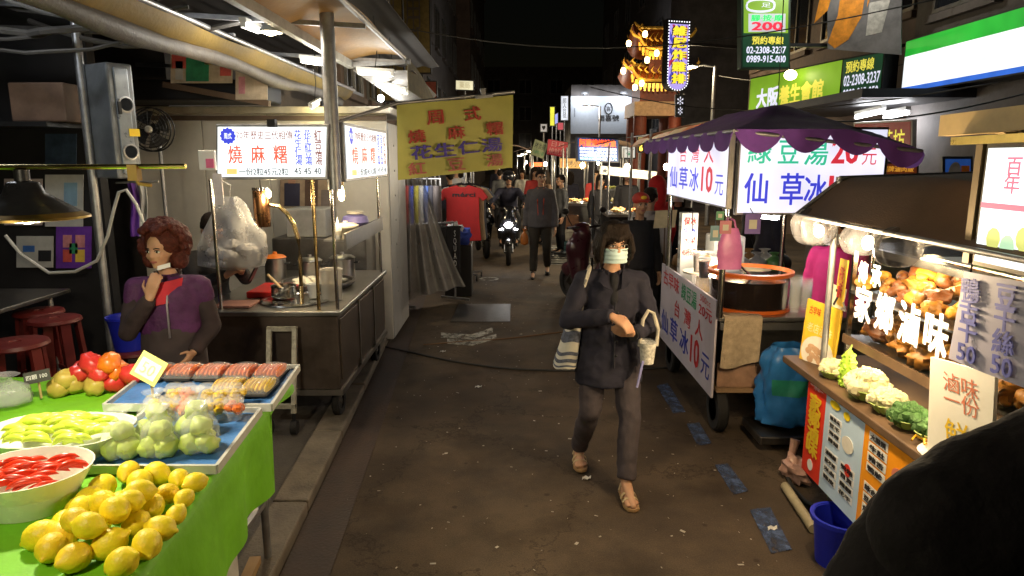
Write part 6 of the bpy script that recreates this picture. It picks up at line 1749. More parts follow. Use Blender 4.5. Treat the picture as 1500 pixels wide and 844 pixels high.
# strip lamps of the case
for z, y0, y1, e in ((gz1-.025, 1.85, 3.2, 18), (gz0-.05, 1.9, 3.2, 14)):
    t = MB().cyl((GX+.10, y0, z), (GX+.10, y1, z), .012, n=10).build('strip_lamp', glow('warm strip %d' % e, (1, .76, .40), e*.4), bs)
    MB().bx(GX+.08, y0-.02, z+.013, GX+.12, y1+.02, z+.024).build('lamp_holder', WHITEP, bs, smooth=False)
for y in (3.14, 2.70):
    MB().ball((1.415, y, 1.60), (.022, .022, .03)).build('eave_bulb', glow('warm eave bulb', (1, .8, .48), 16), bs); MB().cyl((1.415, y, 1.62), (1.42, y, 1.655), .008).build('eave_cord', WIRE, bs); lamp('eave_light', (1.32, y, 1.54), 16, (1, .74, .42), bs, size=.05)
lamp('case_light', (1.86, 3.0, 1.47), 3.5, (1, .74, .38), bs, size=.08); lamp('case_light', (1.86, 2.4, 1.47), 3.5, (1, .74, .38), bs, size=.08)
lamp('case_light', (1.74, 3.1, 1.0), 2.2, (1, .80, .46), bs, size=.05); lamp('case_light', (1.74, 2.5, 1.0), 2.2, (1, .80, .46), bs, size=.05)
# braised pieces
SAU = [mat('soy braised skin', (.30, .13, .02), .45, var=.4, scale=16), mat('golden fried skin', (.55, .26, .03), .4, var=.35, scale=18), mat('dark braised meat', (.15, .05, .015), .4, var=.4, scale=14)]
def piece(seed, L, r_, m):
    mb = MB(); q = random.Random(seed); c = q.uniform(.2, .7)
    mb.tube([(math.sin(c*(i-4)/4)*L*.5, 0, .15*L*math.cos(c*(i-4)/4*2)-.1*L) for i in range(9)], [r_*(.25 + .75*math.sin(math.pi*(i+.6)/9.2)**.5)*(1+.2*q.uniform(-1, 1)) for i in range(9)], 9)
    return mb.mesh('braised_piece', m, angle=80)
pcs = [[piece(s_*7+k, .16, .024, SAU[k]) for s_ in range(3)] for k in range(3)]
chk = []
for k in range(3):
    mb = MB(); mb.ball((0, 0, 0), (.05, .04, .032), 14, 9, wob=.8, seed=k*4.4); chk.append(mb.mesh('braised_piece', SAU[(0, 2, 0)[k]], angle=80))
rr = random.Random(31)
def putp(me, loc, rot, lab, grp, sc=1):
    o = bpy.data.objects.new('braised_piece', me); COL.objects.link(o); o.location = loc; o.rotation_euler = rot; o.scale = (sc,)*3
    tag(o, lab, 'braised food', grp)
for i in range(51):       # lower shelf: golden strips laid in rows
    y = 3.28 - (i % 17)*.085; lay = i//17
    putp(pcs[1][i % 3], (GX+.11+lay*.05 + rr.uniform(-.02, .02), y + rr.uniform(-.02, .02), gz0+.03+lay*.04), (rr.uniform(-.2, .2), rr.uniform(-.1, .2), 1.2 + rr.uniform(-.3, .3)), 'golden fried strip on the lower shelf of the glass case', 'golden strips on the lower shelf', 1.2)
for i in range(26):
    y = 3.28 - (i % 13)*.105; lay = i//13
    putp((chk[i % 3] if i % 2 else pcs[0][i % 3]), (GX+.08+lay*.10 + rr.uniform(-.02, .03), y + rr.uniform(-.03, .03), 1.105+lay*.03), (rr.uniform(-.6, .6), rr.uniform(-.4, .4), rr.uniform(0, 6)), 'brown braised chunk behind the golden strips of the lower shelf', 'brown chunks on the lower shelf', 1.35)
for i in range(105):       # upper shelf heap
    y = 3.29 - (i % 21)*.07; lay = i//21
    putp((chk[i % 3] if i % 4 == 0 else pcs[(0, 1, 0, 2)[i % 4]][i % 3]), (GX+.06+lay*.075 + rr.uniform(-.03, .03), y + rr.uniform(-.04, .04), 1.305+lay*.022+.03*rr.random()), (rr.uniform(-.6, .6), rr.uniform(-.4, .4), rr.uniform(0, 6)), 'brown braised piece heaped on the upper shelf of the glass case', 'braised pieces on the upper shelf', 1.12)
gr_ = MB()
for i in range(50):
    a = rr.uniform(0, 6.3); gr_.ball((1.92 + .13*math.cos(a)*rr.random(), 2.55 + .22*math.sin(a)*rr.random(), gz1+.03+.03*rr.random()), (.035, .012, .006), 8, 5, M=Matrix.Rotation(rr.uniform(0, 6), 3, 'Z'))
gt = thing('herb_tray', 'tray of chopped green herbs on top of the glass case', 'herbs', (1.92, 2.55, gz1+.018)); gr_.build('herbs', mat('chopped greens', (.14, .26, .04), .6, var=.4), gt); MB().bx(1.75, 2.28, gz1+.019, 2.1, 2.82, gz1+.026).build('tray', STEEL, gt, smooth=False)
# vegetables on the counter
VEGW = mat('cauliflower white', (.62, .58, .36), .7, var=.15, scale=30, bump=.8, bscale=50)
def cauliflower(label, c, s, m, nm='cauliflower', leafy=False):
    r = thing(nm, label, 'vegetable', c); c = V(c); q = random.Random(int(c.y*1000))
    mb = MB()
    for i in range(46):
        th, ph = q.uniform(0, 6.3), q.uniform(-.1, 1); k = math.sqrt(1-ph*ph)
        mb.ball(c + V((k*math.cos(th)*s*.75, k*math.sin(th)*s*.75, s*.55 + ph*s*.6)), s*q.uniform(.2, .32), 9, 6, wob=.5, seed=i)
    mb.ball(c + V((0, 0, s*.62)), (s*.72, s*.72, s*.62), 18, 12, wob=.25, seed=s*40)
    for i in range(26):
        a, q2 = q.uniform(0, 6.3), q.random()**.5*s*.5; mb.ball(c + V((math.cos(a)*q2, math.sin(a)*q2, s*(1.18 - .3*(q2/s)**2))), s*q.uniform(.12, .2), 8, 6, wob=.5, seed=i)
    mb.build('florets', m, r)
    mb = MB()
    for i in range(6):
        a = i*1.05; mb.sheet(lambda u, v: c + V((math.cos(a+(u-.5)*.9)*s*(.5+.45*v), math.sin(a+(u-.5)*.9)*s*(.5+.45*v), .004 + s*.5*v)), 5, 5, thick=.004)
    mb.build('leaves', mat('cabbage green leaf', (.3, .42, .10), .5, var=.3), r)
cauliflower('pale cauliflower at the left end of the stall counter', (1.645, 3.36, SZ+.001), .075, VEGW)
cauliflower('large white cauliflower in the middle of the counter', (1.66, 3.05, SZ+.001), .105, VEGW)
cauliflower('second white cauliflower right of the large one', (1.66, 2.87, SZ+.001), .085, VEGW)
cauliflower('dark green broccoli right of the cauliflowers', (1.655, 2.70, SZ+.001), .08, mat('broccoli green', (.05, .13, .03), .7, var=.3, bump=.8), nm='broccoli')
cauliflower('second dark green broccoli further right', (1.67, 2.56, SZ+.001), .07, MATS['broccoli green'], nm='broccoli')
c = V((1.65, 3.22, SZ+.002)); r = thing('bitter_gourd', 'knobbly bright green gourd standing between the cauliflowers', 'vegetable', c)
mb = MB(); q = random.Random(2)
mb.lathe(c, [(.02, 0), (.032, .02), (.037, .07), (.033, .13), (.022, .17), (.008, .19), (.001, .195)], 18)
for i in range(90):
    z = q.uniform(.01, .17); a = q.uniform(0, 6.3); rad = .036*math.sin(math.pi*min(1, (z+.05)/.25))**.5
    mb.ball(c + V((math.cos(a)*rad, math.sin(a)*rad, z)), .009, 6, 4)
mb.build('gourd', mat('bright gourd green', (.30, .50, .05), .45, var=.2), r); MB().cyl(c + V((0, 0, .19)), c + V((.01, 0, .215)), .006, .004).build('stalk', mat('cabbage green leaf', (.3, .42, .1)), r)
nd = thing('noodle_heap', 'heap of yellow noodles on the counter near the white poster', 'noodles', (1.67, 2.42, SZ)); mb = MB(); q = random.Random(8)
for i in range(80):
    a = q.uniform(0, 6.3); x, y = 1.67 + q.gauss(0, .025), 2.42 + q.gauss(0, .06); z = SZ + .012 + .07*math.exp(-((x-1.67)**2/.002 + (y-2.42)**2/.009))*q.random()
    mb.tube([(x, y, z), (x + .03*math.cos(a), y + .03*math.sin(a), z+.012), (x + .05*math.cos(a+.6), y + .05*math.sin(a+.6), z)], .0045, 5)
mb.build('noodles', mat('yellow noodle', (.68, .38, .02), .45, var=.15), nd, kind='stuff'); MB().lathe((1.67, 2.42, SZ+.001), [(.10, 0), (.12, .008), (.11, .01), (.001, .006)], 24).build('plate', WHITEP, nd)
# yellow bowl poster on the end shelf
py_ = Panel(at(1183, 437, Y=3.72), at(1233, 455, Y=3.50), at(1169, 532, Y=3.72))
r = thing('bowl_poster', 'yellow poster with a bowl of dumplings standing at the stall end', 'poster', py_.p(.5, 1)); r.location.z = SZ
py_.face('board', mat('yellow poster board', (.78, .5, .04), .4, var=.12), r, -.014, 0, bev=.003)
py_.text('古早味', .12, .08, .46, .2, mat('poster brick red', (.5, .08, .02), .5), r, bold=.02); py_.text('老店滷味', .12, .32, .85, .46, mat('poster light', (.8, .7, .4), .5), r)
mb = MB(); mb.prism([(math.cos(2*math.pi*i/24)*.11, math.sin(2*math.pi*i/24)*.095) for i in range(24)], py_.p(.5, .74, .001), py_.Rv, py_.Uv, py_.N*.002); mb.build('printed_bowl', mat('bowl white print', (.72, .68, .6), .4), r, smooth=False)
mb = MB(); q = random.Random(4)
for i in range(15): mb.prism([(math.cos(2*math.pi*j/12)*.022, math.sin(2*math.pi*j/12)*.018) for j in range(12)], py_.p(.5 + q.uniform(-.27, .27), .76 + q.uniform(-.11, .11), .0035 + i*.0002), py_.Rv, py_.Uv, py_.N*.001)
mb.build('printed_dumpling', mat('dumpling print', (.52, .33, .2), .45, var=.4), r, smooth=False)
MB().bar(py_.p(.5, .6, -.016), (py_.p(.5, 1, -.1).x, py_.p(.5, 1, -.1).y, SZ+.006), .012).build('prop', WOODC, r, smooth=False)
# vertical yellow strip and white card behind it
for (tl, tr, bl0, Y0, Y1, m, st, mt, lab) in [((1231, 378), (1243, 382), (1222, 444), 3.60, 3.5, mat('strip yellow', (.75, .5, .05), .5), '好吃\n滷味', INK_RED, 'narrow yellow strip sign left of the glass case'),
                                           ((1215, 414), (1240, 424), (1208, 446), 3.66, 3.52, mat('strip cream', (.7, .66, .5), .5), '17', INK_BLACK, 'small cream card numbered above the bowl poster')]:
    pan = Panel(at(*tl, Y=Y0), at(*tr, Y=Y1), at(*bl0, Y=Y0)); r = thing('strip_sign', lab, 'sign', pan.p(.5, 1)); pan.face('card', m, r, -.004, 0); pan.text(st, .2, .15, .8, .85, mt, r, bold=.02)
    MB().bar(pan.p(.9, .9, -.006), V((GX+.0, 3.38, SZ+.35)), .008).build('arm', GALV, r, smooth=False)
# bright white poster and lilac menu
pw_ = Panel((SX-.02, 2.46, 1.20), (SX-.02, 2.12, 1.24), (SX+.01, 2.46, SZ+.002)); r = thing('white_poster', 'bright white menu card standing on the counter behind the dark coat', 'poster', pw_.p(.5, 1))
pw_.face('board', mat('white card', (.8, .79, .72), .45, var=.04), r, -.012, 0); pw_.text('滷味\n一份', .25, .1, .8, .45, mat('pale red print', (.6, .2, .12), .5), r); pw_.text('鮮', .3, .55, .7, .85, INK_YEL, r)
MB().bar(pw_.p(.5, .5, -.014), (SX+.12, 2.3, SZ+.004), .012).build('prop', WOODC, r, smooth=False)
pmn = Panel((1.49, 2.22, 1.565), (1.47, 1.55, 1.60), (1.50, 2.26, 1.255)); r = thing('lilac_menu', 'pale lilac menu sheet hanging from the brown stall roof', 'menu', pmn.p(.5, 1))
MB().sheet(lambda u, v: pmn.p(u, 1-v, .006*math.sin(u*6)), 10, 4, thick=.002).build('sheet', mat('lilac sheet', (.40, .39, .52), .6, var=.06), r)
for j, (st, m) in enumerate((('鴨\n舌\n干\n50', INK_BLUE), ('豆\n干\n絲\n50', INK_BLUE), ('花\n干\n串\n40', INK_GREEN), ('海\n帶\n結\n40', INK_GREEN))):
    pmn.text(st, .06+.25*j, .06, .2+.25*j, .94, mat('faded ' + m.name, tuple(min(1, k*1.0+.10) for k in m.node_tree.nodes['Principled BSDF'].inputs['Base Color'].default_value[:3]), .6), r, bold=.02, lift=.010)
for u in (.05, .9): MB().tube([pmn.p(u, 0, 0), pmn.p(u, -.3, 0)], .003, 5).build('string', WIRE, r)
# brown canvas roof of the stall and its frame
BRN = mat('brown canvas roof', (.13, .08, .052), .75, var=.2, scale=5, bump=.3, bscale=150)
rfz = thing('brown_canopy', 'brown canvas canopy of the braised food stall seen edge on', 'canopy', (2.1, 2.4, 1.7))
def brf(u, v):
    y = .4 + 3.05*v
    x = 1.42 + 1.6*u
    z = 1.655 + (.19*min(1, u/.14)) + .05*max(0, u-.14) - .012*math.sin(v*14)*(1-u)
    return (x, y, z)
MB().sheet(brf, 40, 30, thick=.005).build('roof_cloth', BRN, rfz, angle=60)
MB().cyl((1.42, .4, 1.652), (1.42, 3.45, 1.652), .010).build('eave_pipe', GALV, rfz)
for x, y in ((1.62, 3.42), (2.6, 3.42), (2.6, 1.0)): MB().cyl((x, y, SZ), (x, y, 1.84), .016).build('post', GALV, rfz)
MB().cyl((1.42, 3.42, 1.655), (1.62, 3.42, 1.82), .010).build('strut', GALV, rfz); MB().cyl((1.62, 3.42, 1.835), (2.98, 3.42, 1.88), .010).build('rear_pipe', GALV, rfz)
# lit sign at the right edge with its tan frame
prs = Panel((1.45, 2.12, 1.96), (1.45, .9, 1.96), (1.45, 2.12, 1.615)); r = thing('edge_sign', 'white lit menu sign in a tan frame at the right edge', 'sign', prs.p(.5, 1))
mb = MB(); prs.box(mb, -.012, -.04, 1.01, 1.04, -.10, -.005); mb.build('case', mat('dark bronze case', (.1, .085, .06), .45, .5), r, smooth=False)
prs.face('sign_face', glow('white lit sign face edge', (.90, .98, 1.0), 1.35), r, -.004, 0)
prs.text('百\n年', .075, .08, .125, .38, mat('lit pink film', (.5, .1, .2), .5, var=0, emit=(.85, .22, .32), es=.8), r, bold=.02)
mb = MB(); prs.box(mb, .0, .47, 1, .52, .001, .002); mb.build('pink_line', MATS['lit pink film'], r, smooth=False)
for i in range(6): 
    mb = MB(); c = prs.p(.06+.05*i, .78 + .05*math.sin(i*2), .0015); mb.prism([(math.cos(2*math.pi*j/10)*.03, math.sin(2*math.pi*j/10)*.035) for j in range(10)], c, prs.Rv, prs.Uv, prs.N*.001*(1+i*.2)); mb.build('printed_leaf', mat('lit leaf film %d' % (i % 2), (.5, .6, .2), .5, var=0, emit=((.75, .75, .2), (.5, .85, .6))[i % 2], es=.8), r, smooth=False)
TAN = mat('tan painted timber', (.46, .33, .15), .5, var=.2, scale=6)
fr_ = thing('tan_frame', 'tan timber beams above the lit sign at the right edge', 'frame', (1.5, 1.7, 1.85))
MB().bar((1.50, 2.42, 2.04), (1.50, .6, 2.07), .05, .07).build('beam', TAN, fr_, smooth=False); MB().bar((1.46, 2.30, 1.985), (1.46, .6, 2.0), .03, .025).build('lower_beam', mat('brass strip', (.6, .45, .12), .3, .8), fr_, smooth=False)
MB().bar((1.60, 2.19, 1.83), (1.60, 2.19, 2.02), .06, .07).build('upright', TAN, fr_, smooth=False); MB().bar((1.475, 2.17, 1.60), (1.475, 2.17, 1.99), .04, .03).build('corner_post', mat('bronze post', (.25, .18, .09), .45, .4), fr_, smooth=False)
MB().bar((1.50, 2.38, 2.04), (2.3, 2.38, 2.05), .05, .06).build('cross_beam', TAN, fr_, smooth=False); MB().bar((1.6, 2.19, 2.0), (1.5, 2.19, 2.04), .04).build('bracket', TAN, fr_, smooth=False)
# clear bags hanging from the eave
for k, (px, py, Y, s_, lab) in enumerate([(1195, 332, 3.38, .105, 'leftmost clear plastic bag hanging from the brown canopy'), (1262, 350, 2.9, .08, 'middle clear plastic bag hanging from the brown canopy'), (1316, 362, 2.55, .085, 'rightmost clear plastic bag hanging from the brown canopy')]):
    c = at(px, py, Y=Y); r = thing('clear_bag', lab, 'plastic bag', (c.x, c.y, c.z-s_), 'clear bags under the canopy')
    def fn(u, v, c=c, s_=s_, k=k):
        a = u*2*math.pi; th = v*math.pi*.94 + .1
        w = math.sin(th)**.7*(1 + .25*noise.noise(V((math.cos(a)*2 + k*5, math.sin(a)*2, v*3))) + .08*math.sin(a*7))
        return c + V((math.cos(a)*s_*w, math.sin(a)*s_*.7*w, s_*.9*math.cos(th)))
    MB().sheet(fn, 30, 18).build('bag', mat('crumpled clear bag', (.13, .13, .145), .22, var=.3, alpha=.5, bump=.6, bscale=28), r, angle=80)
    MB().tube([c + V((0, 0, s_*.85)), V((1.45, c.y+.02, 1.66))], .004, 5).build('tie', WIRE, r)
    MB().tube([c + V((s_*.8, 0, 0)), c + V((s_*1.4, -.06, .02)), c + V((s_*2.2, -.16, .0))], .003, 5).build('strap', mat('white elastic', (.6, .58, .52), .6), r)
# bits on the road beside the stall
c = at(1165, 690, Z=.06); r = thing('meat_bag', 'pinkish plastic bag lying on the road at the stall foot', 'plastic bag', (c.x, c.y, 0))
mb = MB(); mb.ball((c.x, c.y, .07), (.07, .11, .07), 18, 12, wob=.7, seed=3); mb.build('bag', mat('pinkish bag', (.5, .3, .24), .35, var=.35), r); mb = MB(); mb.cyl((c.x-.0, c.y+.08, .10), (c.x+.03, c.y+.10, .22), .016, .03); mb.build('neck', MATS['pinkish bag'], r)
p, q = at(1150, 712, Z=.03), at(1192, 775, Z=.03); tag(MB().cyl(p, q, .026, n=12).build('plastic_pipe', mat('dirty cream pipe', (.38, .32, .2), .5, var=.3)), 'dirty cream pipe lying on the road along the stall', 'pipe')
tag(MB().tube([at(1150, 690, Z=.02), at(1162, 715, Z=.02), at(1180, 735, Z=.02), at(1200, 745, Z=.02)], .012, 6).build('stall_cable', WIRE), 'dark cable lying along the foot of the braised food stall', 'cable')
c = at(1222, 790, Z=.15); r = thing('blue_tub', 'blue plastic tub on the road in front of the dark coat', 'tub', (c.x, c.y, 0))
MB().open_lathe((c.x+.05, c.y+.05, 0), [(.001, .003), (.10, 0), (.125, .24), (.135, .245), (.12, .24), (.095, .01), (.001, .01)], 26).build('tub', BLUEB, r); MB().open_lathe((c.x+.05, c.y+.05, .225), [(.125, 0), (.14, 0), (.14, .02), (.125, .02), (.125, 0)], 26).build('rim', BLUEB, r)
# ------------------------------------------------------------------ shop signs, right side of the street
BKT = DARKEDGE
# convenience store fascia
X = 6.55
pf_ = Panel((X, at(1327, 68, X=X).y, 3.83), (X, 5.5, 3.83), (X, at(1327, 68, X=X).y, 3.02))
r = thing('store_fascia', 'long white store fascia with green top band and blue bottom line', 'sign', pf_.p(.5, 1))
mb = MB(); pf_.box(mb, -.004, -.03, 1, 1.03, -.34, -.006); mb.build('case', DARKEDGE, r, smooth=False)
for v0, v1, m, nm in ((0, .30, glow('lit green band', (.02, .48, .04), .75), 'green_band'), (.30, .91, glow('lit white band', (.93, .98, 1), 1.1), 'white_band'), (.91, 1, glow('lit blue band', (.03, .16, .75), .8), 'blue_band')):
    mb = MB(); pf_.box(mb, 0, v0, 1, v1, -.004, 0); mb.build(nm, m, r, smooth=False)
# massage house signs, green
LGR = glow('lit lime face', (.26, .50, .03), .62); DGR = glow('lit dark green face', (.012, .07, .03), .55)
LWH = mat('lit white lettering', (.6, .6, .7), .5, var=0, emit=(.8, .82, 1), es=.8); LYE = mat('lit yellow lettering', (.7, .6, .1), .5, var=0, emit=(.75, .68, .08), es=.8); LRE = mat('lit red lettering', (.6, .02, .05), .5, var=0, emit=(.75, .02, .06), es=.9)
a, b = at(1100, 116, Y=15.9), at(1234, 88, Y=13.2); c = at(1096, 168, Y=15.9)
p1 = Panel(a, V((b.x, b.y, b.z)), c)
r = sign_box('lime_sign', 'lime green shop sign with white and yellow characters above the purple canopy', p1, LGR, DARKEDGE, .3, [('大阪', .10, .34, .36, .86, LWH, dict(bold=.04)), ('養生會館', .38, .36, .84, .86, LYE, dict(bold=.04))])
a2_, b2_ = at(1236, 88, Y=13.15), at(1294, 77, Y=12.2); c2_ = at(1231, 151, Y=13.15)
p2 = Panel(a2_, b2_, c2_)
sign_box('phone_sign', 'dark green telephone number sign right of the lime sign', p2, DGR, DARKEDGE, .3, [('預約專線', .08, .06, .80, .32, LYE, dict(bold=.02)), ('02-2308-3237', .05, .38, .97, .62, LWH, dict(bold=.02)), ('0989-915-050', .05, .70, .95, .94, LWH, dict(bold=.02))])
p3 = Panel(at(1088, -70, Y=12.6), at(1157, -70, Y=12.6), at(1088, 98, Y=12.6)); 
r = sign_box('tall_green_sign', 'tall hanging green sign with the number 200 and telephone numbers', p3, DGR, mat('dark green case', (.02, .05, .03), .5), .22, [])
mb = MB(); p3.box(mb, 0.02, 0, .98, .70, .001, .004); mb.build('lime_panel', LGR, r, smooth=False)
mb = MB(); p3.box(mb, .12, .53, .92, .69, .006, .010); mb.build('price_panel', glow('lit pale panel', (.6, .62, .66), .8), r, smooth=False)
p3.text('腳·按·摩', .18, .54, .86, .595, mat('lit green led', (.02, .5, .1), .5, var=0, emit=(.02, .8, .15), es=1), r, bold=.02, lift=.014); p3.text('200', .2, .605, .85, .675, LRE, r, bold=.03, lift=.014)
p3.text('預約專線', .2, .73, .88, .80, LYE, r, bold=.02, lift=.008); p3.text('02-2308-3237', .08, .82, .93, .88, LWH, r, bold=.02, lift=.008); p3.text('0989-915-080', .08, .90, .93, .96, LWH, r, bold=.02, lift=.008)
MB().tube([p3.p(.38, .46, .01) + p3.Rv*(math.cos(t)*.24) + p3.Uv*(abs(math.sin(t))**.6*(1 if math.sin(t) > 0 else -1)*.10) for t in [2*math.pi*i/24 for i in range(25)]], .02, 6).build('emblem_ring', LWH, r); p3.text('足', .40, .435, .60, .475, LWH, r, lift=.008)
for z in (3.9, 5.2): MB().bar(p3.p(1, 0, -.1)*1.0 + V((0, 0, z-p3.p(1, 0).z)), V((7.25, 12.75, z)), .06).build('bracket', DARKEDGE, r, smooth=False)
# orange poster on the wall above
p4 = Panel(at(1212, -60, Y=12.35), at(1322, -60, Y=11.6), at(1212, 72, Y=12.35)); r = thing('wall_poster', 'big wall poster with orange shapes on grey, top right', 'poster', p4.p(.5, 1))
p4.face('sheet', mat('grey poster', (.16, .16, .17), .6, var=.5, scale=2), r, -.05, 0)
for st in ([(.28, .2), (.62, .2), (.66, .6), (.56, .85), (.40, .96), (.28, .9), (.33, .6)], [(.02, .2), (.2, .2), (.17, .55), (.02, .7)], [(.66, .3), (.74, .3), (.70, .5)]):
    mb = MB(); mb.prism([(u*p4.w, -v*p4.h) for u, v in st][::-1], p4.p(0, 0, .001), p4.Rv, p4.Uv, p4.N*.004); mb.build('orange_shape', mat('poster orange', (.62, .24, .02), .6, var=.35), r, smooth=False)
mb = MB(); mb.prism([(u*p4.w, -v*p4.h) for u, v in [(.72, .45), (.98, .4), (.98, .75), (.78, .8)]][::-1], p4.p(0, 0, .001), p4.Rv, p4.Uv, p4.N*.004); mb.build('pale_shape', mat('poster pale grey', (.4, .4, .38), .6, var=.4), r, smooth=False)
MB().box(p4.p(.5, -.12, .75), (.3, .14, .1)).build('floodlight', DARKEDGE, r, smooth=False); MB().bar(p4.p(.5, -.12, .75), p4.p(.5, -.02, 0), .04).build('lamp_arm', DARKEDGE, r, smooth=False); lamp('flood', p4.p(.5, .0, .85), 26, (1, .93, .8), r, size=.1)  # assumed floodlight out of view, added with its arm to light the poster
MB().bar(p4.p(.5, .2, -.05), V((6.95, 12.1, p4.p(.5, .2).z)), .1).build('bracket', DARKEDGE, r, smooth=False)
lp = at(1158, 110, Y=14.2); r = thing('sign_spotlight', 'small warm spotlight glowing at the top of the lime sign', 'lamp', lp); MB().ball(lp, (.13, .08, .10)).build('lens', glow('warm spot', (1, .85, .45), 6), r); MB().bar(lp + V((0, .05, .05)), lp + V((.1, .5, .5)), .04).build('arm', DARKEDGE, r, smooth=False)
# arcade tubes, tea house sign, glowing menu boards
for (a, b, Ya, Yb, lab) in [((1254, 172), (1294, 163), 12.6, 12.0, 'left white tube under the arcade behind the phone sign'), ((1296, 172), (1330, 165), 12.2, 11.7, 'right white tube under the arcade behind the phone sign')]:
    p, q = at(*a, Y=Ya), at(*b, Y=Yb); r = thing('arcade_tube', lab, 'lamp', (p+q)/2); MB().cyl(p, q, .035).build('tube', glow('arcade tube', (.95, .97, 1), 6), r); MB().bar(p + V((0, 0, .07)), q + V((0, 0, .07)), .1, .06).build('fitting', WHITEP, r, smooth=False); lamp('lamp_light', (p+q)/2 - V((0, 0, .12)), 18, (.95, .97, 1), r, size=.2)
rf_ = MB(); rf_.bx(5.2, 10.5, 2.82, 7.2, 15.5, 2.95); tag(rf_.build('arcade_roof', DARKEDGE, smooth=False), 'dark arcade roof under the green signs', 'roof')
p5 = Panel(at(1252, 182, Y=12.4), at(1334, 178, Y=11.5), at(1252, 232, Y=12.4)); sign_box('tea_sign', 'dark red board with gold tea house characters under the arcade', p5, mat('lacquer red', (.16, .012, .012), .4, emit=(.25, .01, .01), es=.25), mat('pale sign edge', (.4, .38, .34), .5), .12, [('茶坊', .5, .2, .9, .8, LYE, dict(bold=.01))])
p6 = Panel(at(1234, 238, Y=10.6), at(1284, 238, Y=10.6), at(1234, 266, Y=10.6)); sign_box('led_menu', 'glowing orange led menu board beside the purple canopy corner', p6, glow('led orange face', (.55, .08, .005), .9), DARKEDGE, .1, [('滷肉飯', .25, .1, .95, .48, mat('led yellow', (.6, .4, .02), .5, var=0, emit=(1, .62, .06), es=1.3), dict(bold=.03)), ('雞肉飯湯', .1, .55, .95, .92, MATS['led yellow'], dict(bold=.03))], base=(at(1259, 266, Y=10.6).x, 10.7, 0))
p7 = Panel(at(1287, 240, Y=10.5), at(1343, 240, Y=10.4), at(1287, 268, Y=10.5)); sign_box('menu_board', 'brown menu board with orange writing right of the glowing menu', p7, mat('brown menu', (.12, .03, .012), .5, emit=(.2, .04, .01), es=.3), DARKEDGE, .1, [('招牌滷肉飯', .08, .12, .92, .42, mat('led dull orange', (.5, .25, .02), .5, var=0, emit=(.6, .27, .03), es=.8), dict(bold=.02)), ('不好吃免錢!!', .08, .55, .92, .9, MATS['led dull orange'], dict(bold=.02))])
for p_, nm in ((p6, 'a'), (p7, 'b')):
    q = p_.p(.5, 1, -.06); tag(MB().bx(q.x-.5, q.y-.04, 0, q.x+.5, q.y+.5, q.z-.04).build('shop_counter', STEEL_D, smooth=False), ('left' if nm == 'a' else 'right') + ' dark shop counter under the menu boards', 'counter')
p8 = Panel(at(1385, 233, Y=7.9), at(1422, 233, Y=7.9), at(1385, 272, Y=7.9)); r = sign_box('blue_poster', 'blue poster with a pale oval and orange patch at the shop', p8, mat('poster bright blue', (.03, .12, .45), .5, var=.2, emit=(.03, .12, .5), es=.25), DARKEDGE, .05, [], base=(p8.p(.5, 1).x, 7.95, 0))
mb = MB(); p8.box(mb, .62, .25, .95, .7, .001, .003); mb.build('orange_patch', mat('poster strong orange', (.75, .2, .02), .5, var=.2), r, smooth=False)
mb = MB(); mb.prism([(math.cos(2*math.pi*i/18)*.07, math.sin(2*math.pi*i/18)*.11) for i in range(18)], p8.p(.36, .48, .001), p8.Rv, p8.Uv, p8.N*.002); mb.build('pale_oval', mat('poster pale oval', (.45, .4, .35), .5, var=.3), r, smooth=False)
MB().bx(p8.p(.5, 1).x-.25, 7.93, 0, p8.p(.5, 1).x+.25, 8.2, p8.p(.5, 1).z-.03).build('stand', BLACKP, r, smooth=False)
# orange striped tent behind the purple canopy
ot = thing('orange_tent', 'orange and white striped tent roof behind the purple canopy', 'canopy', (3.0, 9.6, 2.2))
ORT = [mat('orange canvas', (.45, .10, .02), .7, var=.2), mat('pale stripe canvas', (.5, .34, .2), .7, var=.2)]
for i in range(16):
    x0, x1 = 1.75 + i*.18, 1.75 + (i+1)*.18
    def stp(u, v):
        x = x0 + (x1-x0)*u; k = (x-1.75)/2.88
        return (x, 8.9 + 1.5*v, 2.18 + .26*math.sin(math.pi*k)**.8 + .22*v*(1-v) - .1*v)
    MB().sheet(stp, 4, 10, thick=.004).build('stripe', ORT[i % 2], ot, angle=80)
for x in (1.78, 4.6):
    for y in (8.95, 10.35): MB().cyl((x, y, 0), (x, y, 2.3), .02).build('post', GALV, ot)
lamp('tent_light', (3.2, 9.6, 2.05), 9, (1, .72, .4), ot, size=.1); MB().ball((3.2, 9.6, 2.1), .06).build('bulb', glow('tent bulb', (1, .78, .45), 18), ot); MB().cyl((3.2, 9.6, 2.15), (3.2, 9.6, 2.5), .006).build('cord', WIRE, ot)
# ------------------------------------------------------------------ temple gate with two curled roofs
tmx, tmy = 5.05, 24.0
tp = thing('temple_gate', 'ornate temple gate with two curled red roofs and lanterns', 'temple', (tmx, tmy, 0))
TRED = mat('temple red', (.13, .028, .014), .6, var=.3); TGOLD = mat('temple gold', (.55, .34, .06), .4, .5, var=.3); TTILE = mat('orange roof tile', (.38, .10, .02), .45, var=.35, scale=12); TWALL = mat('temple stone', (.30, .2, .12), .7, var=.3)
for x, y in ((4.25, 23.3), (4.25, 24.7), (5.4, 23.3), (5.4, 24.7)): MB().cyl((x, y, 0), (x, y, 3.5), .22, n=16).build('column', TRED, tp)
MB().bx(4.0, 23.0, 3.3, 5.6, 25.0, 3.75).build('lower_beam', TWALL, tp, smooth=False); MB().bx(4.2, 23.2, 3.75, 5.5, 24.8, 4.35).build('middle_wall', TRED, tp, smooth=False); MB().bx(4.5, 23.4, 4.7, 5.4, 24.6, 5.35).build('upper_wall', TRED, tp, smooth=False)
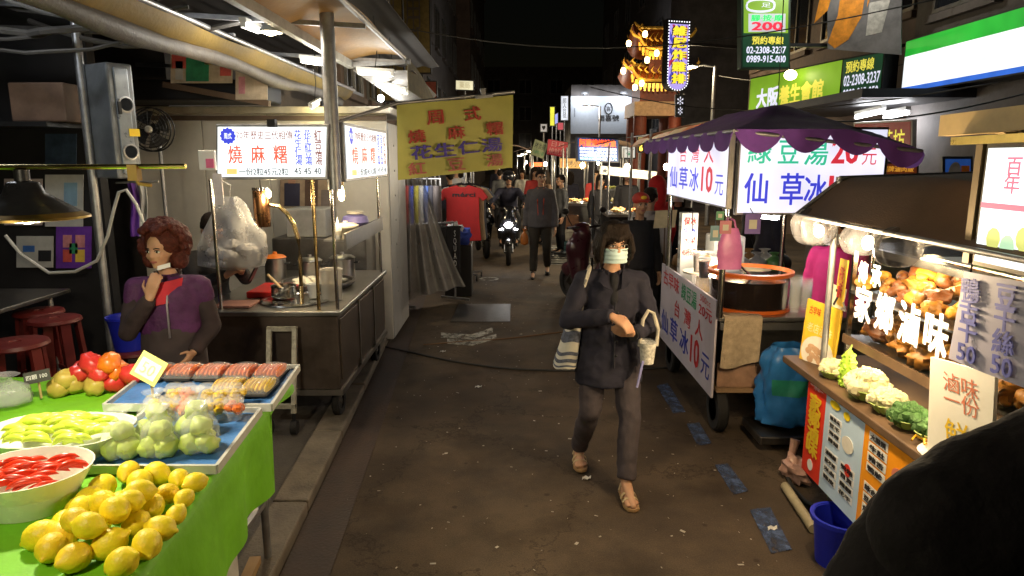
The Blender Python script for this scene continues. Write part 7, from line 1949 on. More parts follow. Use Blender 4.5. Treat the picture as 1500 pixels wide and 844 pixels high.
def troof(z, x0, x1, y0, y1, rise, nm):
    def fn(u, v):
        k = abs(v-.5)*2; e = abs(u-.5)*2
        return (x0 + (x1-x0)*u, y0 + (y1-y0)*v, z + rise*(1-k)**1.35 + .42*e**5*(k**.5*.6+.4))
    o = MB().sheet(fn, 36, 24, thick=.05).build(nm, TTILE, tp, angle=80)
    for i in range(25):
        u = i/24
        MB().tube([V(fn(u, v*.5)) + V((0, 0, .03)) for v in [j/8 for j in range(9)]], .035, 6).build('tile_row', TTILE, o)
    MB().tube([V(fn(i/20, .5)) + V((0, 0, .06)) for i in range(21)], .075, 8).build('ridge', TGOLD, o)
    MB().tube([V(fn(i/20, 0)) for i in range(21)], .05, 8).build('eave', TGOLD, o)
    q = random.Random(int(z*10))
    for i in range(9):
        b = V(fn((i+.3)/9, 0)) + V((0, 0, .05)); MB().tube([b, b + V((.06, 0, .16)), b + V((-.05, 0, .26)), b + V((.05, 0, .36 + .1*q.random()))], [.05, .045, .035, .015], 7).build('finial', TGOLD, o)
    for i in range(14):
        b = V(fn((i+.5)/14, .04)) - V((0, 0, .18)); m2 = MB(); m2.box(b, (.10, .10, .16)); m2.box(b - V((0, 0, .12)), (.06, .06, .1)); m2.build('carved_bracket', TGOLD, o, smooth=False)
    for uu in (0.02, .98):
        b = V(fn(uu, 0)); s_ = -1 if uu < .5 else 1
        MB().tube([b, b + V((s_*.18, 0, .06)), b + V((s_*.30, 0, .22)), b + V((s_*.26, 0, .36))], [.06, .05, .04, .015], 8).build('upturned_tip', TGOLD, o)
    return fn
f1 = troof(4.38, 3.8, 5.7, 22.7, 25.3, .55, 'lower_roof'); f2 = troof(5.38, 4.05, 5.6, 22.9, 25.1, .75, 'upper_roof')
TL = glow('temple lantern', (1, .66, .22), 9)
for k, pxy in enumerate([(921, 64), (913, 104), (945, 50), (948, 88), (940, 122), (930, 128), (962, 78)]):
    c = at(*pxy, Y=22.6); l_ = MB(); l_.lathe(c, [(.001, -.10), (.06, -.08), (.08, 0), (.06, .08), (.001, .1)], 12); l_.build('lantern', TL, tp)
    MB().cyl(c + V((0, 0, .09)), c + V((0.0, .35, .32)), .012).build('lantern_hook', TGOLD, tp)
lamp('lantern_light', at(935, 95, Y=22.2), 10, (1, .62, .25), tp, size=.3); lamp('lantern_light', at(955, 60, Y=22.0), 9, (1, .62, .25), tp, size=.3); lamp('lantern_light', (5.2, 22.4, 3.0), 6, (1, .55, .25), tp, size=.3)
# vertical fried chicken sign
pv = Panel(at(979, 27, Y=19), at(1011, 29, Y=19.2), at(976, 133, Y=19)); vr = thing('vertical_neon_sign', 'tall violet sunburst sign with yellow characters beside the temple', 'sign', pv.p(.5, 1))
def vout(s_):
    out = []
    for i in range(13): a = math.pi + math.pi*i/12; out.append((.5 + .5*s_*math.cos(a), .86 - .14*s_*math.sin(a)))
    return [(.5-.5*s_, .5-.5*s_)] + out + [(.5+.5*s_, .5-.5*s_)]
def pol(pts, d0, d1, m, nm): return MB().prism([(u*pv.w, -v*pv.h) for u, v in pts], pv.p(0, 0, d0), pv.Rv, pv.Uv, pv.N*(d1-d0)).build(nm, m, vr, smooth=False)
pol(vout(1.0), -.25, 0, DARKEDGE, 'case'); pol(vout(.86), .001, .01, glow('lilac face', (.48, .38, .95), .95), 'sign_face')
for i in range(14):
    a0 = 2*math.pi*i/14; a1 = a0 + .2; pts = []
    for a in (a0, a1):
        k = 99
        dx, dy = math.cos(a), math.sin(a)
        k = min(.41/max(1e-3, abs(dx)), .40/max(1e-3, abs(dy)))
        pts.append((.5 + dx*k, .48 + dy*k))
    pol([(.5, .48), pts[0], pts[1]], .012, .016, glow('ray red' if i % 3 == 0 else 'ray blue', (.5, .03, .10) if i % 3 == 0 else (.08, .08, .62), .8), 'ray')
for i, ch in enumerate('維尼炸雞排'):
    v = .10 + i*.165; pv.text(ch, .2, v, .8, v+.135, mat('lit deep outline', (.02, .02, .05), .5, var=0), vr, bold=.085, lift=.02); pv.text(ch, .2, v, .8, v+.135, mat('lit gold lettering', (.7, .55, .02), .5, var=0, emit=(.9, .72, .05), es=.95), vr, bold=.04, lift=.05)
LEDW = glow('led dot', (.9, .92, 1), 2.2); dm = MB(); dm.ball((0, 0, 0), .016, 6, 4); dme = dm.mesh('led_dot', LEDW)
oo = vout(.93); per = []
for i in range(len(oo)):
    a, b = V(oo[i]), V(oo[(i+1) % len(oo)]); L_ = V(((b.x-a.x)*pv.w, (b.y-a.y)*pv.h, 0)).length if len(a) == 2 else 0
    n_ = max(1, int(math.hypot((b[0]-a[0])*pv.w, (b[1]-a[1])*pv.h)/.075))
    for j in range(n_): t = j/n_; per.append((a[0]+(b[0]-a[0])*t, a[1]+(b[1]-a[1])*t))
for u, v in per:
    o = bpy.data.objects.new('led_dot', dme); COL.objects.link(o); o.parent = vr; o.location = pv.p(u, v, .012) - V(vr.location)
MB().bar(pv.p(.5, .3, -.25), V((7.3, 20.6, pv.p(.5, .3).z)), .08).build('bracket', DARKEDGE, vr, smooth=False)
sn = Panel(at(991, 140, Y=19.3), at(1002, 140, Y=19.3), at(991, 170, Y=19.3)); r = sign_box('small_led_sign', 'small white snowflake light sign under the violet sign', sn, DARKEDGE, DARKEDGE, .1, [('✻', .1, .05, .9, .5, LWH, {}), ('✻', .2, .55, .8, .95, LWH, {})]); MB().bar(sn.p(.5, 0, -.05), pv.p(.5, .97, -.12), .04).build('bracket', DARKEDGE, r, smooth=False)
# street lamps
LAMPW = glow('street lamp lens', (1, .82, .5), 18)
def street_lamp(label, base, top_z, arm, col=(1, .82, .5), power=60, gp=None, s=1.0):
    r = thing('street_lamp', label, 'street lamp', (base[0], base[1], 0), gp)
    MB().cyl((base[0], base[1], 0), (base[0], base[1], top_z), .07*s, .045*s, 12).build('pole', GALV, r)
    e = V((base[0]+arm, base[1], top_z + .02)); MB().tube([(base[0], base[1], top_z-.02), (base[0]+arm*.5, base[1], top_z+.03), e], .03*s, 8).build('arm', GALV, r)
    mb = MB(); mb.ball(e + V((arm*.12, 0, 0)), (.26*s, .11*s, .06*s)); h_ = mb.build('head', GALV, r)
    mb = MB(); mb.ball(e + V((arm*.12, 0, -.035*s)), (.20*s, .085*s, .05*s)); mb.build('lens', glow('street lens %.2f' % col[2], col, 16), h_)
    if power: lamp('lamp_light', e + V((arm*.12, 0, -.14)), power, col, r, size=.12)
street_lamp('added street lamp out of view, on the left facade high above the banner', (-2.95, 11.0), 4.7, .5, col=(1, .8, .5), power=70)  # unseen lamp added to brighten the left signs and the lane
bp_ = at(1043, 180, Y=20); street_lamp('street lamp with a warm head right of the violet sign', (bp_.x, 20), at(1043, 97, Y=20).z, -.62, power=110)
bq = at(878, 200, Y=26); street_lamp('street lamp standing in front of the grey billboard', (bq.x, 26), at(878, 156, Y=26).z, -.42, col=(1, .9, .78), power=60, s=.8)
for k, (px, py, Y) in enumerate([(804, 216, 34), (786, 219, 42), (774, 222, 52), (766, 226, 64), (760, 228, 78), (752, 231, 90)]):
    p = at(px, py, Y=Y); street_lamp('street lamp %s in the far row down the street' % ['nearest', 'second', 'third', 'fourth', 'fifth', 'farthest'][k], (p.x+.7, Y), p.z+.05, -.55, col=(1, .8, .5), power=25, gp='far row of street lamps', s=1.0+k*.15)
# grey billboard and its neighbours
pg = Panel(at(836, 141, Y=32), at(932, 141, Y=32), at(836, 196, Y=32)); r = thing('billboard', 'large pale grey billboard with dark brush characters at the street end', 'billboard', (pg.p(.5, 1).x, 32.2, 0))
pg.face('board', mat('pale grey board', (.40, .43, .48), .6, var=.05), r, -.1, 0); pg.text('雨喜號', .42, .50, .74, .66, INK_BLACK, r, bold=.01, lift=.01)
MB().tube([pg.p(.58, .33, .02) + pg.Rv*(.17*math.cos(t)) + pg.Uv*(.24*math.sin(t)) for t in [2*math.pi*i/20 for i in range(21)]], .025, 5).build('emblem_ring', INK_BLACK, r); pg.text('喜', .545, .27, .615, .40, INK_BLACK, r, lift=.01)
for u in (.06, .94): pg.text('本\n店', u-.01, .3, u+.01, .55, INK_BLACK, r, lift=.01)
for u in (.2, .78):
    c = pg.p(u, -.06, .5); MB().box(c, (.35, .12, .1)).build('floodlight', DARKEDGE, r, smooth=False); MB().bar(c, pg.p(u, -.02, 0), .05).build('lamp_arm', DARKEDGE, r, smooth=False); lamp('flood', c - V((0, .1, .12)), 40, (.9, .95, 1), r, size=.1)
MB().bx(pg.p(0, 1).x, 32.1, 0, pg.p(1, 1).x, 36, pg.p(0, 0).z+.5).build('backing_block', WALL_D, r, smooth=False)
for (tl, tr, bl0, Y, m, its, lab) in [((822, 141), (832, 141), (822, 176), 30, glow('lit pale vertical', (.75, .8, .9), .9), [('郭\n人\n台\n號', .25, .08, .75, .92, INK_BLACK)], 'narrow white vertical sign left of the grey billboard'),
                                    ((806, 157), (812, 157), (806, 184), 28, glow('lit yellow vertical', (.75, .75, .05), .8), [], 'slim yellow vertical sign at the street end'),
                                    ((813, 168), (817, 166), (813, 182), 28.5, glow('lit blue vertical', (.35, .4, .95), .8), [], 'small bluish lit sign right of the slim yellow one'),
                                    ((817, 180), (825, 180), (817, 190), 29, glow('lit red panel', (.5, .03, .06), .7), [], 'small red lit panel below the white vertical sign'),
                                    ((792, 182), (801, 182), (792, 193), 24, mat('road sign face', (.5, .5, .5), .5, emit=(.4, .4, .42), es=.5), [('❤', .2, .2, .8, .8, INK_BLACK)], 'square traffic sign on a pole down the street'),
                                    ((911, 215), (930, 215), (911, 231), 17, glow('lit cream box', (.75, .75, .7), .7), [('冰品', .1, .08, .9, .3, INK_BLACK), ('❀', .35, .4, .75, .9, INK_GREEN)], 'small cream light box right of the led menu sign'),
                                    ((935, 201), (942, 201), (935, 211), 16, glow('lit gold box', (.55, .42, .16), .6), [('營', .1, .1, .9, .9, INK_BLACK)], 'small gold character box under the temple'),
                                    ((936, 212), (942, 212), (936, 222), 15.9, DARKEDGE, [('6', .15, .1, .85, .9, mat('lit amber digit', (.9, .5, .05), .5, var=0, emit=(1, .6, .08), es=2), dict(bold=.05))], 'round amber number six light under the gold box'),
                                    ((668, 118), (693, 119), (668, 131), 22, glow('lit ivory box', (.85, .78, .5), .9), [('藥局', .2, .15, .8, .85, mat('lit faint print', (.5, .4, .2), .5, var=0, emit=(.6, .5, .25), es=.5))], 'small ivory light box high on the left over the banner')]:
    pan = Panel(at(*tl, Y=Y), at(*tr, Y=Y), at(*bl0, Y=Y)); rr_ = sign_box('street_sign', lab, pan, m, DARKEDGE, .12, its, base=(pan.p(.5, 1).x, Y, 0))
    MB().cyl((pan.p(.5, 1).x, Y+.1, 0), (pan.p(.5, 1).x, Y+.1, pan.p(0, .3).z), .03).build('pole', GALV, rr_)
# ------------------------------------------------------------------ stalls down the right side
FOODY = mat('fried heap', (.6, .40, .16), .6, var=.5, scale=30)
def food_stall(label, x0, x1, y0, y1, z, wall, power, col, roof=None, wares=()):
    r = thing('food_stall', label, 'stall', ((x0+x1)/2, (y0+y1)/2, 0))
    MB().bx(x0, y0, z-.05, x1, y1, z).build('counter', STEEL, r, smooth=False); MB().bx(x0+.04, y0+.04, .05, x1-.04, y1-.04, z-.05).build('base', wall, r, smooth=False)
    for x in (x0, x1):
        for y in (y0, y1): MB().cyl((x, y, z), (x, y, 2.15), .018).build('post', GALV, r)
    MB().sheet(lambda u, v: (x0-.15 + (x1-x0+.3)*u, y0-.3 + (y1-y0+.5)*v, 2.18 + .16*math.sin(math.pi*u)), 10, 4, thick=.01).build('roof', roof or BRN, r)
    rq = random.Random(int(x0*100+y0*10))
    for k in range(int((x1-x0)/.32)):
        c = V((x0 + .2 + k*.32, y0 + .25, z)); mb = MB()
        for j in range(26): mb.ball(c + V((rq.gauss(0, .06), rq.gauss(0, .08), .03+.06*rq.random())), (.05, .03, .02), 8, 5, M=Matrix.Rotation(rq.uniform(0, 6), 3, 'Z'), wob=.4, seed=j)
        mb.build('food_heap', [FOODY, mat('orange seafood', (.55, .2, .05), .5, var=.4), mat('green produce', (.3, .33, .08), .6, var=.4), mat('pale produce', (.6, .55, .4), .6, var=.3)][(k + len(wares)) % 4], r)
        MB().lathe(c, [(.14, .001), (.15, .02), (.13, .012), (.001, .008)], 18).build('plate', WHITEP, r)
    for k in range(max(1, int((x1-x0)/.7))):
        c = V((x0 + .35 + k*.7, y0+.15, 1.78)); MB().ball(c, (.05, .05, .06)).build('bulb', glow('stall bulb %.1f' % col[2], col, 24), r); MB().cyl(c + V((0, 0, .05)), c + V((0, 0, .45)), .006).build('cord', WIRE, r); lamp('bulb_light', c - V((0, 0, .1)), power, col, r, size=.06)
    return r
WRM = (1, .82, .5)
food_stall('brightly lit fried seafood stall under the led menu sign', 1.15, 2.5, 14.6, 15.6, .98, STEEL_D, 38, WRM)
food_stall('lit produce stall behind the red hooded person', 1.7, 3.2, 12.2, 13.2, .95, BLACKC, 30, (1, .84, .56), roof=mat('dark tarp', (.05, .05, .06), .7))
food_stall('stall with warm lamps at the middle of the street end', .55, 1.15, 18.5, 19.5, .98, STEEL_D, 24, WRM)
food_stall('left hand lit stall far behind the scooter', -.4, .4, 21.5, 22.5, .95, STEEL_D, 22, (1, .85, .6))
food_stall('far left lit stall in the distance past the shirts', -1.9, -1.0, 17, 18, .95, STEEL_D, 10, (1, .92, .8), roof=mat('dark tarp', (.05, .05, .06), .7))
food_stall('distant lit stall at the centre of the street', .2, 1.4, 27, 28, .95, STEEL_D, 16, (1, .9, .7))
food_stall('distant lit stall on the right past the seafood stall', 2.4, 3.6, 22, 23, .95, STEEL_D, 16, (1, .75, .45))
# led menu sign on its pole
pl2 = Panel(at(846, 202, Y=13), at(905, 204, Y=13.1), at(847, 235, Y=13)); r = thing('led_menu_sign', 'led sign on a pole with a red headline and white and cyan lines', 'sign', (pl2.p(.4, 1).x, 13.1, 0))
mb = MB(); pl2.box(mb, -.03, -.05, 1.03, 1.05, -.12, -.006); mb.build('case', DARKEDGE, r, smooth=False); pl2.face('screen', glow('led screen', (.02, .05, .16), .7), r, -.004, 0)
pl2.text('阿嬤燒烤魷魚', .05, .04, .95, .36, mat('led red', (.8, .1, .02), .5, var=0, emit=(1, .10, .02), es=1.6), r, bold=.03, lift=.006)
for i, (st, m) in enumerate((('營業時間週一至週日歡迎光臨', 'w'), ('現烤魷魚大隻小隻花枝', 'w'), ('烤香腸烤玉米烤米血', 'w'), ('電話訂購外帶 五六', 'c'))): pl2.text(st, .04, .42+i*.145, .96, .53+i*.145, mat('led ' + m, (.5, .6, .9), .5, var=0, emit=(.75, .82, 1) if m == 'w' else (.05, .75, .75), es=1.3), r, bold=.03, lift=.006)
MB().cyl((pl2.p(.4, 1).x, 13.15, 0), (pl2.p(.4, 1).x, 13.15, pl2.p(.4, .5).z), .025).build('pole', BLACKP, r); lamp('screen_light', pl2.p(.5, .6, .3), 5, (.8, .8, 1), r, size=.2)
# cloth and board signs
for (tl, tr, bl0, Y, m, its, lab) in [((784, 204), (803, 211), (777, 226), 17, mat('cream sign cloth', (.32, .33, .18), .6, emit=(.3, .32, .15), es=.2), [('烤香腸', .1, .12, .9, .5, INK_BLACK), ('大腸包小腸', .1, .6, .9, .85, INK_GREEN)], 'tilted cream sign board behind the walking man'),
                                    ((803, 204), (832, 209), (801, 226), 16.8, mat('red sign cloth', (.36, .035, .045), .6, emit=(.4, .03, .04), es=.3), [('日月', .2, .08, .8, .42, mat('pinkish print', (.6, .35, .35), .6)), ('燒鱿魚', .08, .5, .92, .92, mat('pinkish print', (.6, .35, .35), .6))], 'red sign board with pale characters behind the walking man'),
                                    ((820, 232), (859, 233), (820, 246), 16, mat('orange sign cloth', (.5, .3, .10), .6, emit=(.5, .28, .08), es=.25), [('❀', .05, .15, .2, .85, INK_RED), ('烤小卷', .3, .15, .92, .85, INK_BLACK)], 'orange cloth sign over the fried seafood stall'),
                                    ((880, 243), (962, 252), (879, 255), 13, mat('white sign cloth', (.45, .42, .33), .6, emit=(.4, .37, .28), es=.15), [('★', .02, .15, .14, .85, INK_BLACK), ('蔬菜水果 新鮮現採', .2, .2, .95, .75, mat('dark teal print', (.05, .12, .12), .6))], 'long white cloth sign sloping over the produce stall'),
                                    ((776, 238), (797, 238), (776, 244), 20, glow('led red strip', (.95, .14, .02), 1.3), [('燒烤海鮮', .1, .15, .9, .85, INK_YEL)], 'small red led strip over a far stall')]:
    pan = Panel(at(*tl, Y=Y), at(*tr, Y=Y), at(*bl0, Y=Y)); r = sign_box('cloth_sign', lab, pan, m, DARKEDGE, .04, its, border=.01, base=(pan.p(.5, 1).x, Y, 0))
    for u in (.04, .96): MB().cyl((pan.p(u, 1).x, Y+.05, 0), (pan.p(u, 1).x, Y+.05, pan.p(u, .1).z), .012).build('post', STEEL_D, r)
# crates and bags at the stall foot
for k, (px, py, Y, w, h, c, lab) in enumerate([(838, 348, 14.0, .34, .26, (.12, .25, .24), 'teal crate at the foot of the seafood stall'), (836, 334, 14.1, .3, .24, (.42, .38, .3), 'cream crate stacked on the teal crate'), (834, 318, 14.15, .36, .26, (.2, .09, .04), 'brown wooden crate at the top of the crate stack')]):
    zz = (0, .265, .51)[k]; x = at(px, py, Y=Y).x; r = thing('crate', lab, 'crate', (x, Y, zz), 'crates at the seafood stall')
    m = mat('crate %d' % k, c, .6, var=.25)
    MB().bx(x-w/2, Y-.15, zz+.001, x+w/2, Y+.15, zz+.02).build('floor', m, r, smooth=False)
    for i in range(3):
        za, zb = zz+.025+i*h*.31, zz+.025+i*h*.31+h*.26
        for s_ in (-1, 1): MB().bx(x-w/2, Y+s_*.15-.008, za, x+w/2, Y+s_*.15+.008, zb).build('slat', m, r, smooth=False); MB().bx(x+s_*w/2-.008, Y-.14, za, x+s_*w/2+.008, Y+.14, zb).build('slat', m, r, smooth=False)
    for s_ in (-1, 1):
        for t_ in (-1, 1): MB().bx(x+s_*(w/2-.02)-.01, Y+t_*.135-.01, zz+.02, x+s_*(w/2-.02)+.01, Y+t_*.135+.01, zz+h-.005).build('post', m, r, smooth=False)
r = thing('bag_post', 'dark post with hooks beside the drain, carrying shopping bags', 'post', (at(866, 350, Y=11).x, 11, 0)); xx = at(868, 350, Y=11).x
MB().cyl((xx, 11, 0), (xx, 11, 1.35), .018).build('post', BLACKP, r); MB().lathe((xx, 11, 0), [(.14, 0), (.14, .02), (.03, .03)], 20).build('foot', BLACKP, r)
for k, (dx, s_, lab) in enumerate([(-.13, 1.15, 'white plastic shopping bag with orange fruit hanging left on the dark post'), (.10, .9, 'smaller white plastic shopping bag right on the dark post')]):
    c = V((xx+dx, 10.95, .62)); r = thing('shopping_bag', lab, 'plastic bag', c - V((0, 0, .28)))
    def fn(u, v, c=c, s_=s_, k=k):
        a = u*2*math.pi; w = (.03 + .14*v**.8)*s_*(1+.15*noise.noise(V((math.cos(a)*2+k, math.sin(a)*2, v*4))))
        if v > .95: w *= .3
        return c + V((math.cos(a)*w, math.sin(a)*w*.6, .26 - .55*v))
    MB().sheet(fn, 26, 14).build('bag', CLOUDY, r, angle=80); mb = MB()
    for i in range(5): mb.ball(c + V((random.uniform(-.07, .07), 0, -.2+.1*random.random())), .05, 10, 7)
    mb.build('fruit', mat('bagged orange', (.6, .17, .04), .5), r); MB().tube([c + V((0, 0, .25)), V((xx, 11, .98))], .006, 5).build('handle', CLOUDY, r)
# goods table right behind the masked woman
gt_ = thing('goods_table', 'table of bagged goods and papers beyond the drinks cart', 'table', (2.1, 7.3, 0)); MB().bx(1.75, 6.95, .72, 2.9, 7.8, .76).build('tabletop', WOODC, gt_, smooth=False); MB().bx(1.78, 6.98, .03, 2.87, 7.77, .72).build('skirt', mat('dark grey skirt', (.06, .06, .065), .8), gt_, smooth=False)
rq = random.Random(77)
for i in range(12):
    c = V((1.85 + (i % 6)*.18, 7.08 + (i//6)*.3, .762)); mb = MB(); mb.sheet(bagfn(c, .10, .09, .2, i*2.2), 16, 10)
    tag(mb.build('goods_bag', mat('bag goods %d' % (i % 4), [(.3, .3, .32), (.1, .25, .08), (.35, .2, .08), (.5, .5, .5)][i % 4], .35, var=.3), angle=80), ['grey', 'green', 'brown', 'white'][i % 4] + ' bag of goods on the table beyond the drinks cart', 'bag', ['grey', 'green', 'brown', 'white'][i % 4] + ' bags on the goods table')
q = at(977, 322, Y=7.0); pan = Panel(q + V((-.12, 0, .09)), q + V((.10, 0, .10)), q + V((-.13, .02, -.09))); r = thing('cream_card', 'cream card standing among the bagged goods', 'card', (q.x, 7.0, .95)); pan.face('card', mat('cream card', (.6, .5, .3), .6), r, -.01, 0); MB().bar(pan.p(.5, .5, -.012), (q.x, 7.06, .77), .012).build('prop', WOODC, r, smooth=False)
for k, (a, b, sag) in enumerate([((6.9, 9.0, 3.0), (1.9, 17.0, 3.6), .5), ((6.9, 11.0, 4.4), (-3.3, 15.0, 4.8), .7), ((6.95, 10.5, 3.6), (5.8, 19.9, 4.2), .35), ((6.9, 8.5, 2.9), (3.2, 9.0, 2.4), .2)]):
    a, b = V(a), V(b); tag(MB().tube([a + (b-a)*(i/14) - V((0, 0, sag*math.sin(math.pi*i/14))) for i in range(15)], .011, 5).build('overhead_wire', WIRE), ['thin black wire sagging past the white store fascia', 'thin black wire crossing high over the street', 'thin black wire running to the warm street lamp', 'thin black wire from the store to the striped tent'][k], 'wire')
# dark parked cars / scooters behind the drinks cart
scooter('dark parked scooter behind the drinks cart on the right', (at(1170, 400, Y=7.6).x, 7.8, 0), R(75), lights=False)
scooter('dark parked scooter right behind the masked woman', (at(880, 400, Y=8.6).x, 8.9, 0), R(-150), lights=False, paint=mat('maroon scooter paint', (.05, .012, .02), .3, coat=.4))
# ------------------------------------------------------------------ people
# masked woman walking towards the camera
h = 1.57
JW = skel(h,
    pel=(0, 0, .53), waist=(0, -.005, .62), chest=(0, -.01, .73), neckb=(0, -.012, .82), neckt=(0, -.03, .86), head=(.0, -.045, .925),
    sha=(-.105, -.005, .785), ela=(-.165, -.05, .645), wra=(-.025, -.165, .685),
    shb=(.105, -.005, .785), elb=(.155, -.02, .625), wrb=(.06, -.15, .615),
    hipa=(-.055, 0, .515), kna=(-.075, -.05, .295), ana=(-.085, .14, .062), toea=(-.09, .045, .022),
    hipb=(.055, 0, .515), knb=(.065, -.10, .285), anb=(.045, -.165, .055), toeb=(.048, -.27, .020))
JKT = mat('dark blue grey overshirt', (.017, .016, .030), .85, var=.25, scale=14, bump=.4, bscale=220)
def woman_extra(root, J, P, s, Rm):
    t = [c for c in root.children if c.name.startswith('jacket')][0]
    # open front edges with a dark inner shirt
    mb = MB()
    mb.ball(J['chest'] + V((0, -.062, .02)), (.042, .062, .13), 14, 10)
    o = organic('inner_shirt', mb, mat('black knit', (.012, .012, .016), .9), root, vox=.012, smooth=2)
    for k in (-1, 1):
        def lap(u, v, k=k):
            a = J['neckb'] + V((k*.052, -.035, .02)); b = J['neckb'] + V((k*.03, -.092, -.085))
            c = J['neckb'] + V((k*.098, -.075, -.055))
            p = a + (b-a)*v
            return p + (c - p)*u*(.9 - .3*v) + V((0, -.018 - .034*v, 0))
        mb = MB(); mb.sheet(lap, 6, 8, thick=.005*k); mb.build('lapel', JKT, t)
    mb = MB(); mb.tube([J['waist'] + V((.0, -.143 - .004*max(0, i-3), .16 - i*.055)) for i in range(8)], .005, 6); mb.build('placket', mat('seam dark', (.012, .012, .02), .8), t)
    for i in range(4): 
        mb = MB(); mb.ball(J['waist'] + V((.014, -.149, .10 - i*.085)), (.007, .004, .007), 10, 6); mb.build('button', BLACKP, t)
    # bare feet in sandals
    for k in 'ab':
        an, to = J['an'+k], J['toe'+k]; d = (to-an); d.z = 0; d.normalize(); sd = V((-d.y, d.x, 0)); dn = V((0, 0, -1))
        tilt = (to.z - an.z + .055)
        mb = MB()
        base = V((an.x, an.y, an.z-.075))
        out = [(-.055, -.03), (.06, -.040), (.13, -.046), (.178, -.03), (.192, .005), (.172, .036), (.12, .045), (.05, .038), (-.055, .03)]
        def Q(a, b, c): return V((an.x, an.y, 0)) + d*a + sd*b + V((0, 0, max(.0, an.z-.085) + c))
        mb.prism(out, Q(0, 0, 0), d, sd, V((0, 0, .022))); so = mb.build('sandal', mat('tan sandal', (.34, .2, .09), .6), root, smooth=False, bev=.006)
        mb = MB()
        cap(mb, an, Q(.09, 0, .045), .032, .028); cap(mb, Q(.0, 0, .045), Q(.12, 0, .038), .032, .03)
        for b, L, r_ in ((-.030, .162, .0125), (-.012, .168, .010), (.004, .163, .0095), (.019, .153, .009), (.032, .140, .0085)): cap(mb, Q(.10, b*.8, .036), Q(L, b, .034), r_*1.2, r_)
        ft_ = organic('foot', mb, SKIN, root, vox=.006, smooth=2)
        for aa in (.055, .10):
            mb = MB(); mb.sheet(lambda u, v, aa=aa: Q(aa + .022*v + .012*math.sin(math.pi*u), -.044 + .088*u, .024 + (.050 if aa < .08 else .036)*math.sin(math.pi*u)**.6), 12, 3, thick=.004); mb.build('strap', mat('cream sandal strap', (.5, .38, .22), .6), so)
        mb = MB(); mb.tube([Q(-.02, -.036, .03), Q(-.045, -.02, .06), Q(-.05, .0, .065), Q(-.045, .02, .06), Q(-.02, .036, .03)], .006, 6); mb.build('heel_strap', MATS['cream sandal strap'], so)
    # phone-dark bag strap hand: watch on the wrist
    mb = MB(); w = J['wrb']; e = J['elb']; dd = (w-e).normalized()
    mb.cyl(w - dd*.005, w + dd*.02, .030, n=16); mb.build('watch', BLACKP, root)
W1 = person('woman in a dark overshirt and pale blue face mask walking toward the camera', (.575, 3.92, 0), R(3), h, JW, JKT, DENIMD, hair='bob', girth=1.03, vox=.009, hem=.40, yaw=R(6), pitch=R(6), mask=MASKM, glasses=mat('brown spectacle frame', (.06, .035, .02), .4),
       hands=dict(a=dict(d=(.75, -.45, -.38), pn=(.2, .35, -.9), side=1, curl=.5), b=dict(d=(-.8, -.30, .18), pn=(0, .55, .6), side=-1, curl=.35)), shoes=None, extra=woman_extra, fold=.012, legw=.96, seed=3)
# her tote bag and cup carrier
TOTE = mat('white and blue tote canvas', (.55, .53, .46), .85, var=.12, bump=.2, bscale=150)
wp = V((.575, 3.92, 0))
tc2 = wp + V((-.205, .0, .87))
r = thing('tote_bag', 'white and blue striped tote bag hanging from the walking woman\'s shoulder', 'tote bag', (tc2.x, tc2.y, tc2.z-.22))
def tote(u, v):
    a = u*2*math.pi; w = .045 + .025*v
    return tc2 + V((math.cos(a)*w*1.0 - .055*v, math.sin(a)*w*1.5, .11 - .26*v + .008*math.sin(a*3)))
MB().sheet(tote, 28, 16).build('body', TOTE, r, angle=80)
for v0, v1 in ((.15, .40), (.62, .70), (.78, .86), (.92, .96)):
    MB().sheet(lambda u, v: tc2 + (tote(u, v0 + (v1-v0)*v) - tc2)*1.0 + V((math.cos(u*6.283)*.003, math.sin(u*6.283)*.003, 0)), 28, 3).build('stripe', mat('slate tote print', (.08, .09, .13), .85, var=.6, scale=40), r, angle=80)
MB().sheet(lambda u, v: tc2 + V((-.055*1 + math.cos(u*6.283)*.07*v, math.sin(u*6.283)*.105*v, -.15)), 20, 3).build('base', TOTE, r)
for dy in (-.05, .05): MB().tube([tc2 + V((.02, dy*.7, .10)), wp + V((-.195, dy*.6-.02, 1.08)), wp + V((-.150, dy*.5-.055, 1.25)), wp + V((-.125, dy*.3-.02, 1.312)), wp + V((-.14, .07, 1.24))], .011, 7).build('strap', mat('cream rope strap', (.5, .46, .38), .9, bump=.6, bscale=200), r)
cc = wp + V((.19, -.20, .79)); r = thing('cup_carrier', 'patterned white paper cup in a white rope carrier on the woman\'s arm', 'cup', (cc.x, cc.y, cc.z))
MB().open_lathe(cc, [(.001, .002), (.036, 0), (.048, .12), (.051, .123), (.046, .12), (.034, .004)], 24).build('cup', mat('patterned paper cup', (.58, .56, .5), .6, var=.6, scale=45), r)
MB().lathe(cc + V((0, 0, .121)), [(.050, 0), (.048, .012), (.001, .014)], 20).build('lid', CLEARH, r)
MB().tube([cc + V((.05, 0, .10)), cc + V((.056, .01, .2)), cc + V((.03, .02, .285)), cc + V((-.0, .02, .30)), cc + V((-.03, .01, .25)), cc + V((-.047, 0, .10))], .011, 7).build('rope_handle', MATS['cream rope strap'], r)
MB().tube([cc + V((-.03, -.03, .02)), cc + V((-.05, -.04, -.08)), cc + V((-.06, -.04, -.13))], .007, 6).build('blue_ribbon', mat('lilac ribbon', (.3, .3, .6), .7), r)

